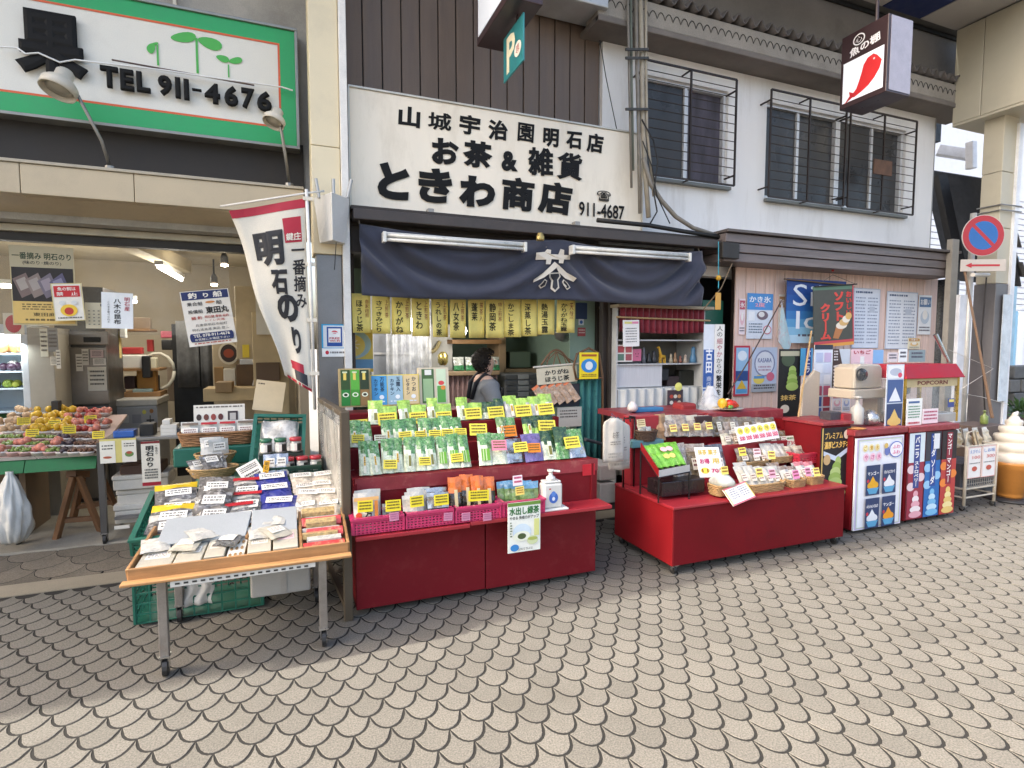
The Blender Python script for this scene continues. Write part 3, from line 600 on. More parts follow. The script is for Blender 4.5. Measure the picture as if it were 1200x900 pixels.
def red_notice(p):
    p.frame(.0, 0, 1, 1, .03, 'd8c98e'); p.rect(.08, .07, .92, .36, 'c8242c'); p.text('魚の餌は', .2, .10, .8, .2, 'f6efe6', .02); p.text('禁　止', .15, .23, .85, .33, 'f6efe6', .02)
    p.disc(.5, .72, .28, .16, 'f2c840'); p.disc(.5, .74, .15, .1, 'c23a2c'); p.lines(.12, .9, .9, .96, 1, '555555', .5)
    for s_ in (-1, 1): p.disc(.5 + .2 * s_, .52, .1, .06, 'dcdcd8')
board('notice', 'white notice with red heading hung over the seaweed poster', 'notice', (62, 332, 98, 376), 4.96, 'efe9dc', red_notice, rot=-.06)
def cal(p):
    p.text('11', .4, .04, .6, .14, '555555', .02)
    for i in range(7):
        for j in range(5): p.rect(.08 + .125 * i, .3 + .13 * j, .13 + .125 * i, .34 + .13 * j, '8a8578')
board('calendar', 'cream wall calendar half hidden behind a white seaweed notice', 'calendar', (100, 355, 145, 385), 5.02, 'd8cdb0', cal)
def konbu(p):
    p.text('明石産', .72, .12, .9, .5, 'b03040', .01, True); p.text('八木の昆布', .38, .18, .62, .88, '222222', .02, True); p.text('このまま食べられる', .18, .25, .27, .85, '333333', 0, True, 1)
board('notice', 'white notice with brush writing in a pale blue sleeve beside the calendar', 'notice', (119, 343, 156, 385), 4.97, 'eef1f2', konbu, rot=.03)
board('round_sign', 'small white notice with a red disc above the display fridge', 'notice', (4, 367, 28, 392), 5.3, 'd8cfba', lambda p: p.disc(.5, .5, .4, .42, 'b5282c'))
def boat(p):
    p.rect(0.02, .01, .98, .16, '1f2e63'); p.text('釣', .15, .03, .33, .14, 'f4f1e6', .03); p.text('り', .46, .05, .57, .13, 'f4f1e6', .03); p.text('船', .66, .03, .86, .14, 'f4f1e6', .03)
    p.text('乗合船', .1, .20, .42, .27, '2c2c30', .01); p.disc(.58, .22, .1, .02, 'd08a4a'); p.text('船', .7, .2, .82, .27, '2c2c30', .01); p.text('設備船', .1, .34, .4, .41, '2c2c30', .01); p.text('東田丸', .46, .30, .94, .43, '17171a', .03)
    p.text('鯛 釣', .14, .46, .36, .52, 'b0382e', .01); p.text('明石鯛 青物 船釣', .42, .46, .92, .51, 'b0382e', .01); p.text('トイレ完備', .42, .53, .82, .57, 'b0382e', .0); p.text('兵庫県明石市船町', .2, .60, .86, .65, '333333', 0); p.text('明石浦漁港 東田 登二', .12, .68, .88, .73, '333333', 0)
    p.rect(.08, .77, .92, .92, '1f2e63'); p.disc(.08, .845, .035, .075, '1f2e63'); p.disc(.92, .845, .035, .075, '1f2e63'); p.text('TEL 078-911-4676', .12, .785, .88, .84, 'f4f1e6', .02); p.text('お気軽にお電話下さい', .14, .86, .86, .905, 'f4f1e6', 0); p.lines(.12, .945, .88, .97, 1, 'b0382e', .7)
board('boat_notice', 'tilted white notice with navy heading about fishing boats', 'notice', (216, 340, 273, 404), 4.92, 'f0ebe0', boat, rot=-.13)
# ---------------------------------------------------------------- tall banner flag
BYF = 4.12
fg = thing('banner_flag', 'tall white seaweed banner flag with red top leaning beside the cream column', 'flag', (.1, BYF, 1.1))
fl = [P(268, 247, BYF), P(357, 233, BYF), P(366, 460, BYF), P(333, 440, BYF)]
def fpt(u, v, z=0.):
    a = fl[0].lerp(fl[1], u); c_ = fl[3].lerp(fl[2], u); q = a.lerp(c_, v); wv = .02 * math.sin(v * 7 + u * 5) + .03 * v * math.sin(u * 8)
    return q + Vector((.012 * math.sin(v * 9) * (1 - u), wv * (1 - u * .6) - z, 0))
clo = M('flag_cloth', (.72, .67, .56), .85, var=.05, scale=5, stain=(.5, .46, .38), stain_amt=.2)
MB().grid(lambda u, v: fpt(u, v), 10, 24).build('cloth', clo, fg, smooth=True, solid=.002)
ovl = MB(); mats = [K('b02438'), K('1c1a1c'), K('7a4a40'), K('e9e2d2'), K('3c3c40')]
def fgrid(u0, v0, u1, v1, k, z=.003, n=6): ovl.mat(k).grid(lambda u, v: fpt(u0 + (u1 - u0) * u, v0 + (v1 - v0) * v, z), n, n)
fgrid(0, 0, 1, .045, 0); fgrid(.66, .085, .93, .215, 0)
def ftext(s_, u0, v0, u1, v1, k, bold, z=.006, vert=False):
    vs, fs_, ar = text2d(s_, bold, vert, 3, .05); ovl.mat(k).add([fpt(u0 + (u1 - u0) * x, v1 - (v1 - v0) * y, z + zz * .0008) for x, y, zz in vs], fs_)
ftext('鍵庄', .68, .165, .92, .205, 3, .02); ftext('明', .17, .14, .64, .335, 1, .05); ftext('石', .34, .355, .64, .49, 1, .05); ftext('の', .36, .49, .78, .645, 1, .055); ftext('り', .54, .67, .76, .82, 1, .05)
ftext('一番摘み', .74, .25, .97, .56, 1, .02, vert=True)
fgrid(.35, .87, .75, .92, 0); fgrid(.42, .92, .85, .98, 4); fgrid(.1, .985, .98, 1.0, 0)
ovl.build('lettering', mats, fg)
plw = M('pole_white', (.75, .73, .68), .4)
MB().tube([P(359, 222, BYF - .01), P(364, 330, BYF), P(369, 480, BYF + .02)], .011, 8).build('pole', plw, fg, smooth=True)
MB().tube([P(258, 242, BYF - .01), P(362, 226, BYF - .01), P(380, 224, BYF + .02)], .007, 8).build('cross_bar', plw, fg, smooth=True)
for t in (.0, .33, .62, .9): q = fpt(1.0, t); MB().box(q.x - .012, q.x + .05, q.y - .012, q.y + .012, q.z - .012, q.z + .012).build('loop', clo, fg)
# ================================================================ packets and small wares
def bagmesh(w, h, t, seed, diag=.0, band=.4, flat=False, nu=6, nv=8):
    rg = random.Random(seed); ph = [rg.uniform(0, 6) for _ in range(6)]; b = MB()
    def f(u, v, s):
        pf = (math.sin(math.pi * min(max(u, .0), 1)) ** .55) * ((1 - v ** 3) if not flat else math.sin(math.pi * v) ** .5) * (.75 + .25 * math.sin(math.pi * (1 - v)))
        wr = .12 * t * (math.sin(9 * u + ph[0] + 5 * v) + math.sin(14 * v + ph[1] + 3 * u)) if 0 < u < 1 and v < .97 else 0
        return (w * (u - .5) * (1 - .04 * math.sin(math.pi * v)) + .006 * w * math.sin(8 * v + ph[2]), s * (t / 2 * pf + .0006) + (wr if s < 0 else 0), h * v + .01 * h * math.sin(5 * u + ph[3]) * v)
    for s in (-1, 1):
        for i in range(nu):
            for j in range(nv):
                q = [f((i + a) / nu, (j + c) / nv, s) for a, c in ((0, 0), (1, 0), (1, 1), (0, 1))]
                if s > 0: q.reverse()
                v = (j + .5) / nv; b.k = 1 if v + diag * ((i + .5) / nu - .5) < 1 - band else 0
                b.add(q, [(0, 1, 2, 3)])
    return b
BAGS = {}
def bag(name, label, cat, loc, w, h, t, mats, lean=.4, yaw=0., seed=0, band=.4, diag=0., flat=False, draw=None, group=None, roll=0.):
    key = (name, round(w, 2 if name == 'tea_pouch' else 3), round(h, 2 if name == 'tea_pouch' else 3), t, tuple(m.name for m in mats), seed % 4, band, diag, flat)
    if key not in BAGS: BAGS[key] = bagmesh(w, h, t, seed % 4 + 11, diag, band, flat).mesh(name, mats, True)
    o = bpy.data.objects.new(name, BAGS[key]); COL.objects.link(o); o.location = loc; o.rotation_euler = (-lean, roll, yaw); tag(o, label, cat, group)
    if draw:
        p = Print((-w / 2, -t * .62, h), X3, -Z3, w, h, .001); draw(p); p.build(o, 'label', True)
    return o
tea_top = M('tea_leaf_print', (.12, .30, .09), .3, var=.6, scale=70, grain=.4, gscale=160, stain=(.68, .74, .52), stain_amt=.95, stain_scale=45, coat=.4)
tea_low = M('tea_pouch_clear', (.70, .75, .55), .25, var=.2, scale=40, grain=.2, stain=(.36, .43, .22), stain_amt=.8, stain_scale=38, coat=.6)
tea_bri = M('tea_bright_green', (.36, .58, .09), .3, var=.35, scale=50, stain=(.74, .80, .34), stain_amt=.7, stain_scale=30, coat=.4)
tea_drk = M('tea_dark_green', (.025, .07, .03), .3, var=.5, scale=50, stain=(.35, .42, .12), stain_amt=.7, stain_scale=35, coat=.4)
foil = M('silver_foil', (.5, .5, .5), .28, metal=.85, var=.25, scale=30, bump=.6, bscale=50)
purp = M('purple_foil', (.22, .16, .36), .3, metal=.3, var=.3, scale=30, stain=(.5, .5, .6), stain_amt=.4, coat=.4)
whitep = M('white_packet', (.56, .54, .48), .3, var=.18, scale=30, coat=.4, stain=(.36, .33, .27), stain_amt=.5, stain_scale=30)
darkp = M('dark_packet', (.16, .15, .14), .2, var=.6, scale=40, stain=(.66, .65, .62), stain_amt=.9, stain_scale=20, coat=.7)
orangep = M('orange_packet', (.72, .17, .03), .3, var=.2, scale=30, coat=.5)
blackleaf = M('black_leaf_packet', (.035, .028, .022), .18, var=.6, scale=60, stain=(.5, .45, .35), stain_amt=.6, stain_scale=22, coat=.7)
bluep = M('blue_packet', (.14, .35, .55), .3, var=.25, scale=30, stain=(.75, .8, .8), stain_amt=.8, stain_scale=20, coat=.4)
grnp = M('green_white_packet', (.18, .30, .10), .3, var=.5, scale=35, stain=(.66, .68, .55), stain_amt=.8, stain_scale=30, coat=.4)
navyp = M('navy_packet', (.035, .045, .26), .3, var=.3, scale=30, stain=(.5, .5, .6), stain_amt=.35, stain_scale=18, coat=.4)
yellp = M('yellow_packet', (.75, .50, .02), .35, var=.15, scale=20, coat=.3)
def card(label, loc, w=.062, h=.05, lean=.3, yaw=0., col='f4e04a', group='yellow price cards on the tea stand', cat='price card', name='price_card', ink_='6b5a22', n=3, seed=0):
    key = (name, round(w, 3), round(h, 3), col, seed % 5)
    if key not in BAGS:
        me = MB().box(-w / 2, w / 2, -.001, .001, 0, h).mesh(name, [K(col)]); p = Print((-w / 2, -.001, h), X3, -Z3, w, h, .0006); p.lines(.1, .12, .9, .9, n, ink_, .5, seed % 5 + 1)
        BAGS[key] = (me, p.b.mesh('print', p.mats))
    me, pm = BAGS[key]; o = bpy.data.objects.new(name, me); COL.objects.link(o); o.location = loc; o.rotation_euler = (-lean, random.uniform(-.05, .05), yaw); tag(o, label, cat, group)
    c = bpy.data.objects.new('print', pm); COL.objects.link(c); c.parent = o; return o
wick = M('wicker', (.42, .27, .12), .7, var=.35, scale=20, grain=.3, bump=.8, bscale=70)
wickd = M('wicker_dark', (.09, .05, .03), .6, var=.4, scale=20, grain=.3, bump=.8, bscale=70)
def basket(name, label, c, rx, ry, h, mt, group=None, yaw=0., square=False, loops=7, flare=.8):
    """woven basket: stacked strands round upright stakes, open top"""
    o = thing(name, label, 'basket', c, group, yaw); n = 28
    def rad(a):
        if not square: return 1.
        return 1 / max(abs(math.cos(a)), abs(math.sin(a))) ** .82
    fb = MB()
    for k in range(loops):
        z = h * (k + .5) / loops; s = flare + (1 - flare) * z / h
        fb.tube([(rx * s * rad(2 * math.pi * i / n) * math.cos(2 * math.pi * i / n) + (.003 if i % 2 else -.003) * (1 if k % 2 else -1) * math.cos(2 * math.pi * i / n), ry * s * rad(2 * math.pi * i / n) * math.sin(2 * math.pi * i / n) + (.003 if i % 2 else -.003) * (1 if k % 2 else -1) * math.sin(2 * math.pi * i / n), z) for i in range(n + 1)], h / loops * .56, 5, False)
    fb.build('weave', mt, o, smooth=True, local=True)
    rb = MB().tube([(rx * rad(2 * math.pi * i / n) * math.cos(2 * math.pi * i / n), ry * rad(2 * math.pi * i / n) * math.sin(2 * math.pi * i / n), h) for i in range(n + 1)], h / loops * .75, 6, False); rb.build('rim', mt, o, smooth=True, local=True)
    MB().prism([(rx * flare * rad(2 * math.pi * i / n) * math.cos(2 * math.pi * i / n) * .98, ry * flare * rad(2 * math.pi * i / n) * math.sin(2 * math.pi * i / n) * .98) for i in range(n)], (0, 0, .001), X3, Y3, .006).build('base', mt, o, local=True)
    return o
def lattice_crate(name, label, M4, sx, sy, h, mt, group=None, nx=9, nz=4, cat='crate'):
    """plastic crate with slotted sides; M4 places its base centre"""
    o = thing(name, label, cat, M4.translation, group); b = MB(); t = .008
    def bx(x0, x1, y0, y1, z0, z1, bb): bb.obox(M4 @ Matrix.Translation(((x0 + x1) / 2, (y0 + y1) / 2, (z0 + z1) / 2)), x1 - x0, y1 - y0, z1 - z0)
    X, Yy = sx / 2, sy / 2
    for sgn in (-1, 1):
        s1 = MB(); s2 = MB()
        for k in range(nz + 1):
            z = h * k / nz; hh = .016 if k in (0, nz) else .007
            bx(-X, X, sgn * Yy - t / 2, sgn * Yy + t / 2, max(0, z - hh), z + hh * .2, s1); bx(sgn * X - t / 2, sgn * X + t / 2, -Yy, Yy, max(0, z - hh), z + hh * .2, s2)
        for k in range(nx + 1):
            x = -X + sx * k / nx; ww = .009 if k in (0, nx) else .004; bx(x - ww, x + ww, sgn * Yy - t / 2.2, sgn * Yy + t / 2.2, 0, h, s1)
            y = -Yy + sy * k / nx; bx(sgn * X - t / 2.2, sgn * X + t / 2.2, y - ww, y + ww, 0, h, s2)
        s1.build('side', mt, o); s2.build('side', mt, o)
    f = MB(); bx(-X, X, -Yy, Yy, -.004, .003, f); f.build('bottom', mt, o); r_ = MB()
    for sgn in (-1, 1): bx(-X - .012, X + .012, sgn * Yy - .012, sgn * Yy + .012, h, h + .012, r_); bx(sgn * X - .012, sgn * X + .012, -Yy, Yy, h + .0005, h + .0115, r_)
    r_.build('rim', mt, o); return o
crate_g = M('crate_green', (.012, .125, .085), .4, var=.15, scale=10, coat=.2)
crate_d = M('crate_dark_green', (.012, .055, .035), .45, var=.2, scale=10)
steel = M('steel_leg', (.30, .28, .26), .4, metal=.7, var=.25, scale=8, stain=(.22, .13, .08), stain_amt=.5, stain_scale=9)
rubber = M('caster_rubber', (.02, .02, .02), .5); chrome = M('caster_chrome', (.45, .45, .44), .25, metal=.9)
def caster(parent, x, y, top, r=.03, name='caster'):
    b = MB(); b.box(x - .022, x + .022, y - .022, y + .022, top - .008, top); b.bar((x - .014, y, top - .008), (x - .014, y + .012, r), .004, .03); b.bar((x + .014, y, top - .008), (x + .014, y + .012, r), .004, .03)
    o = b.build(name, chrome, parent); wv = MB(); n = 14
    ring = [(x + s, y + .012 + r * math.cos(2 * math.pi * k / n), r + r * math.sin(2 * math.pi * k / n)) for s in (-.010, .010) for k in range(n)]
    wv.add(ring, [tuple(range(n)), tuple(range(2 * n - 1, n - 1, -1))] + [(k, n + k, n + (k + 1) % n, (k + 1) % n) for k in range(n)]); wv.build('wheel', rubber, o); return o

# ================================================================ FRONT TABLE with seaweed packets
tx0, tx1 = -.665, .262; ty0, ty1 = 2.84, 3.45; tz = .47
wood = M('tray_wood', (.36, .19, .075), .55, var=.3, scale=5, stretch=(1, 8, 8), grain=.15, stain=(.2, .1, .04))
ft = thing('display_table', 'wooden front tray table on steel legs with casters, loaded with seaweed packets', 'table', ((tx0 + tx1) / 2, 3.1, 0))
for x, y in ((P(193, 760, 2.87).x, 2.87), (P(379, 720, 2.87).x, 2.87), (P(210, 700, 3.42).x, 3.42), (.13, 3.40)):
    MB().box(x - .019, x + .019, y - .019, y + .019, .10, tz - .012).build('leg', steel, ft, bev=.004); caster(ft, x, y, .103, .042)
MB().box(tx0 + .02, tx1 - .02, ty0 + .03, ty1, tz - .012, tz).build('table_top', wood, ft)
# sloping tray
sl = .17; def_y = lambda v: ty0 + (3.12 - ty0) * v
def tray_pt(u, v, z=0.): return Vector((tx0 + (tx1 - tx0) * u + (.05 * v if u < .5 else 0) * (1 - u), ty0 + .33 * v, tz + .012 + .09 * v + z))
MB().add([tray_pt(0, 0), tray_pt(1, 0), tray_pt(1, 1), tray_pt(0, 1), tray_pt(0, 0, .008), tray_pt(1, 0, .008), tray_pt(1, 1, .008), tray_pt(0, 1, .008)], [(0, 3, 2, 1), (4, 5, 6, 7), (0, 1, 5, 4), (1, 2, 6, 5), (2, 3, 7, 6), (3, 0, 4, 7)]).build('tray_bottom', wood, ft)
for nm, a, bb in (('tray_rail', (0, 0), (1, 0)), ('tray_rail', (0, 0), (0, 1)), ('tray_rail', (1, 0), (1, 1)), ('tray_divider', (.5, .45), (.5, 1)), ('tray_divider', (.765, 0), (.765, 1))):
    MB().bar(tray_pt(*a, .02), tray_pt(*bb, .02), .014, .055).build(nm, wood, ft, bev=.003)
MB().bar(tray_pt(0, 0, -.008) - Vector((.02, .03, 0)), tray_pt(1, 0, -.008) - Vector((-.012, .03, 0)), .05, .014).build('front_ledge', wood, ft, bev=.004)
sp_ = MB().bar(tray_pt(.18, 0, -.03) - Vector((0, .045, 0)), tray_pt(.83, 0, -.025) - Vector((0, .045, 0)), .006, .026).build('label_strip', K('c9c7bf'), ft)
pq = MB()
for k in range(17): q = tray_pt(.2 + .036 * k, 0, -.0285) - Vector((0, .049, 0)); pq.box(q.x, q.x + .018, q.y - .001, q.y, q.z - .004, q.z + .004)
pq.build('print', K('33322f'), sp_)
# pale boxes and paper packets lying in the tray
def lying(name, label, cat, u0, v0, u1, v1, th, mt, z=.012, draw=None, group=None, tilt=0.):
    a = tray_pt(u0, v0, z); c_ = tray_pt(u1, v0, z); d = tray_pt(u0, v1, z + tilt); U = (c_ - a); D = (d - a); N = U.cross(D).normalized(); w_ = U.length; h_ = D.length; U.normalize(); D.normalize()
    b = MB(); m4 = Matrix((U, D, N)).transposed().to_4x4(); m4.translation = a + U * w_ / 2 + D * h_ / 2 + N * th / 2; b.obox(m4, w_, h_, th)
    o = b.build(name, mt, None, bev=.003); tag(o, label, cat, group)
    if draw: p = Print(a + D * h_ + N * th, U, -D, w_, h_, .001); draw(p); p.build(o)
    return o
paleb = M('pale_box', (.40, .42, .42), .5, var=.05); paper = M('cream_packet', (.52, .48, .38), .35, var=.08, scale=30, coat=.3)
lying('paper_box', 'pale grey flat box along the back of the left tray bay', 'box', .06, .5, .48, .98, .03, paleb, .02, tilt=.035)
lying('paper_box', 'pale grey flat box along the back of the middle tray bay', 'box', .52, .5, .75, .98, .03, paleb, .02, tilt=.035)
for k, (a, c_, v0, v1, dsc) in enumerate(((.02, .17, .03, .46, 'white paper packet at the left corner of the wooden tray'), (.18, .30, .06, .47, 'second white paper packet from the left in the wooden tray'), (.31, .40, .08, .5, 'cream paper packet left of the bean card in the wooden tray'), (.51, .62, .05, .47, 'cream paper packet right of the bean card in the wooden tray'), (.63, .75, .05, .5, 'white packet with pink label in the middle tray bay'))):
    lying('paper_packet', dsc, 'packet', a, v0, c_, v1, .022 + .004 * k % 3, paper, .014, lambda p, k=k: (p.rect(.15, .2, .85, .55, ['efeae0', 'ece7da', 'e7ddc8', 'ece4d4', 'e3bdbd'][k]), p.lines(.2, .28, .8, .5, 3, '8a7a6a', .5, k)), 'paper packets in the wooden tray')
def beans(p):
    for i in range(3):
        for j in range(4): p.disc(.2 + .3 * i, .14 + .24 * j, .09, .07, '9a7a52', 10)
lying('bean_card', 'white card of brown round seeds in the wooden tray', 'packet', .41, .02, .49, .62, .012, K('efe9d8'), .02, beans)
rgk = random.Random(9)
for k in range(9):
    lying('red_packet', '%s red and gold rope packet heaped in the right tray bay' % ORD[k], 'packet', .775 + .02 * (k % 2), .03 + .1 * k, .985 - .015 * (k % 3), .14 + .1 * k, .03, [M('red_cord', (.6, .05, .05), .4, var=.4, scale=40, stain=(.65, .5, .25), stain_amt=.8, stain_scale=25, coat=.5), M('gold_cord', (.5, .36, .16), .4, var=.5, scale=60, stain=(.15, .1, .05), stain_amt=.6, stain_scale=40, coat=.4), whitep][(k * 2) % 3], .012 + .012 * (k % 3), None, 'cord packets in the right tray bay', rgk.uniform(-.02, .03))
# tilted green crate behind the tray, with packets
cm = Matrix.Translation((-.215, 3.36, tz + .085)) @ Matrix.Rotation(R(13), 4, 'X')
lattice_crate('green_crate', 'tilted dark green crate behind the wooden tray holding seaweed packets', cm, .98, .5, .075, crate_g, nx=14, nz=3)
def on_crate(u, v, z=0.): return cm @ Vector((-.47 + .94 * u, -.24 + .48 * v, .02 + z))
def pack(label, u0, u1, v, h, mats, seed, draw=None, band=.25, t=.03, z=0., nm='seaweed_packet', roll=0., gp='seaweed packets in the tilted green crate'):
    w_ = .94 * (u1 - u0); o = bag(nm, label, 'packet', on_crate((u0 + u1) / 2 + random.uniform(-.012, .012), v, .02 + z), w_, h, t, mats, lean=R(66) + random.uniform(-.12, .1), yaw=random.uniform(-.16, .16), seed=seed, band=band, draw=draw, group=gp, roll=roll, flat=True); return o
wl = lambda p: (p.rect(.25, .35, .85, .62, 'f0ece2'), p.lines(.3, .4, .8, .58, 2, '6a6660', .5))
wl2 = lambda p: (p.rect(.12, .12, .88, .34, 'f3efe6'), p.lines(.2, .17, .8, .3, 2, '444444', .5))
wr2 = lambda p: (p.rect(.05, .04, .95, .16, 'b5202a'), p.rect(.2, .4, .9, .7, 'f0ece2'), p.lines(.26, .45, .84, .66, 2, '6a6660', .5))
for k, (v, c1) in enumerate(((.62, 'back'), (.38, 'second'), (.16, 'third'), (.0, 'front'))):
    pack('yellow edged seaweed packet, %s of the yellow column in the green crate' % c1, .02, .24, v, .2, [yellp if k % 2 == 0 else whitep, darkp], k, wl, .2, z=.012 * (3 - k))
for k, (v, c1) in enumerate(((.56, 'back'), (.26, 'middle'), (.02, 'front'))):
    pack('black kelp packet with white label, %s of its column in the green crate' % c1, .22, .41, v, .24, [darkp, darkp], k + 5, wl, .2, .05, z=.015 * (3 - k), roll=.06)
for k, (v, c1) in enumerate(((.54, 'back'), (.26, 'middle'), (.03, 'front'))):
    pack('silver packet with red band, %s of its column in the green crate' % c1, .39, .56, v, .22, [whitep, foil], k + 9, wr2, .3, z=.012 * (3 - k))
for k, (v, u, c1) in enumerate(((.62, .55, 'at the back'), (.40, .57, 'in the middle'), (.12, .56, 'at the front'))):
    pack('navy blue seaweed packet %s of the green crate' % c1, u, u + .19, v, .22, [navyp, navyp], k + 13, wl2, .3, z=.014 * (3 - k))
for k in range(8):
    u = .74 + .12 * (k % 2); v = .66 - .2 * (k // 2)
    pack('clear packet of dried fish with white label, %s from the back in the right corner' % ORD[k], u, u + .14, v, .19, [whitep, M('dried_fish', (.62, .55, .45), .25, var=.3, scale=50, stain=(.7, .68, .62), stain_amt=.8, stain_scale=25, coat=.6)], k + 20, wl2, .3, z=.012 * (3 - k // 2) + .01, roll=random.uniform(-.1, .1))
# goods under the table
lattice_crate('green_crate', 'green slotted crate on the ground under the front table', Matrix.Translation((-.47, 3.62, .02)), .62, .36, .22, crate_g, nx=9, nz=4)
pb = MB().grid(lambda u, v: (-.56 + .15 * u + .01 * math.sin(6 * v), 3.43 + .012 * math.sin(14 * u + 3 * v), .2 - .12 * v), 12, 5).build('white_cloth', M('white_cloth', (.62, .6, .55), .8, bump=.5, bscale=20), None, True, solid=.003); tag(pb, 'white folded sheet hanging over the crate under the front table', 'cloth')
o = thing('foam_box', 'white foam box under the right end of the front table', 'box', (-.03, 3.35, .1)); q = rect(293, 655, 364, 697, 3.3)
MB().box(q[0], q[1], 3.3, 3.6, q[2] + .0, q[3] - .03).build('body', M('foam_grey', (.42, .41, .38), .7, var=.06), o, bev=.01); MB().box(q[0] - .004, q[1] + .004, 3.296, 3.604, q[3] - .028, q[3] + .004).build('lid', M('foam_grey', (.45, .44, .41), .7), o, bev=.01)
MB().box((q[0] + q[1]) / 2 - .002, (q[0] + q[1]) / 2 + .03, 3.2975, 3.299, q[2] + .004, q[3] - .03).build('tape', M('tape', (.38, .36, .33), .3), o)
# clear-vinyl rack with brown end frame between the table and the tea stand
rk = thing('vinyl_rack', 'brown framed clear vinyl screen between the seaweed table and the tea stand', 'rack', (.27, 3.4, 0))
brn = M('rack_brown', (.085, .065, .042), .5, var=.15, scale=4)
MB().box(.258, .306, 3.09, 3.14, 0, 1.15).build('post', brn, rk, bev=.006); MB().box(.19, .23, 3.98, 4.02, 0, 1.15).build('post', brn, rk, bev=.004)
MB().bar((.282, 3.115, 1.135), (.21, 4.0, 1.135), .04, .03).build('top_rail', brn, rk, bev=.004)
MB().bar((.282, 3.115, .06), (.21, 4.0, .06), .03, .03).build('bottom_rail', brn, rk)
MB().grid(lambda u, v: (.270 - .072 * u + .012 * math.sin(17 * u + 4 * v), 3.13 + .86 * u, 1.15 - .55 * v), 24, 6).build('vinyl', clear('vinyl_thick', (.55, .56, .54), .33), rk, True)
MB().add([(.262, 3.2, .62), (.215, 3.85, .62), (.215, 3.85, 1.06), (.262, 3.2, 1.06)], [(0, 1, 2, 3)]).build('inner_sheet', M('printed_sheet', (.36, .35, .32), .5, var=.4, scale=14, stain=(.6, .6, .56), stain_amt=.7, stain_scale=9), rk, solid=.004)

# ================================================================ GREEN TABLE behind (baskets, jars, crate)
felt = M('green_felt', (.02, .115, .035), .9, var=.15, scale=30, grain=.2, sheen=.2)
gt = thing('green_table', 'green topped table with seaweed baskets behind the front tray table', 'table', (-.2, 3.9, 0))
gx0_, gx1_ = -.52, .20; gz = .70
MB().box(gx0_, gx1_, 3.62, 4.3, gz - .02, gz).build('table_top', felt, gt, bev=.006)
for x in (gx0_ + .04, gx1_ - .04):
    for y in (3.68, 4.24): MB().box(x - .015, x + .015, y - .015, y + .015, 0, gz - .021).build('leg', steel, gt)
def fill(n, c, rx, ry, z, mats, desc, gp, s=(.09, .11), seed=0, draw=None, lean=.9):
    rg = random.Random(seed)
    for k in range(n):
        a = 2 * math.pi * k / n; bag('packet', '%s %s' % (ORD[k], desc), 'packet', (c[0] + rx * math.cos(a) * rg.uniform(.3, .9), c[1] + ry * math.sin(a) * rg.uniform(.3, .9) - .02, z + .012 * (k % 3)), s[0], s[1], .02, mats[k % len(mats)], lean=lean + rg.uniform(-.3, .3), yaw=rg.uniform(-.5, .5), seed=seed + k, draw=draw, group=gp)
smallw = lambda p: (p.rect(.2, .2, .8, .6, 'f1ece0'), p.lines(.26, .28, .74, .54, 2, '6a6056', .5))
c1 = P(250, 558, 3.85); basket('wicker_basket', 'shallow wicker basket of black seaweed packets, nearest on the green table', (c1.x, 3.85, gz + .002), .14, .095, .055, wick, flare=.75)
fill(6, (c1.x, 3.84), .08, .05, gz + .03, [[darkp, whitep], [darkp, darkp], [foil, darkp]], 'seaweed packet in the nearest shallow basket', 'packets in the nearest shallow basket', (.12, .12), 31, smallw, 1.0)
c2 = P(252, 528, 4.05); basket('wicker_basket', 'round wicker basket behind the nearest one on the green table', (c2.x, 4.06, gz + .045), .12, .09, .06, wick, flare=.7)
fill(3, (c2.x, 4.06), .05, .03, gz + .08, [[whitep, whitep], [whitep, foil]], 'white packet standing in the round middle basket', 'packets in the round middle basket', (.12, .12), 41, smallw, .35)
c3 = P(256, 505, 4.3); q_ = c3.z - .09
basket('wicker_basket', 'long brown basket of white and red boxes at the back of the green table', (c3.x, 4.32, q_), .24, .09, .085, M('wicker_brown', (.28, .14, .06), .7, var=.35, scale=20, bump=.8, bscale=70), square=True, flare=.9)
for k in range(4):
    x = c3.x - .17 + .113 * k; bag('gift_packet', '%s white gift packet from the left in the long brown basket' % ORD[k], 'packet', (x, 4.31, q_ + .03), .12, .13, .035, [whitep, whitep], lean=.25, seed=k, draw=lambda p, k=k: (p.rect(.1, .08, .9, .2, 'b8242c' if k in (1, 2) else '7a6a5c'), p.rect(.12, .35, .88, .8, 'efe9de'), p.lines(.2, .42, .8, .75, 3, '84504a', .5, k)), group='gift packets in the long basket')
sp3 = MB().box(c3.x - .26, c3.x + .24, 4.2, 4.5, gz + .001, q_ - .002).build('crate_riser', crate_g, None, bev=.01); tag(sp3, 'dark green crate raising the long basket at the back of the green table', 'crate')
def gifts(p):
    p.lines(.05, .08, .95, .2, 1, '777068', .6)
    for i, cl in enumerate(('3a2c28', '6b3a30', '94423a', '5a2a28')): p.disc(.1 + .14 * i, .62, .05, .16, cl)
    p.rect(.66, .35, .86, .9, '3a3034'); p.rect(.7, .45, .82, .8, 'b9b4ae')
board('display_card', 'white display card with pictures standing behind the long brown basket', 'card', (227, 474, 287, 497), 4.42, 'e5dfd2', gifts, lean=.1)
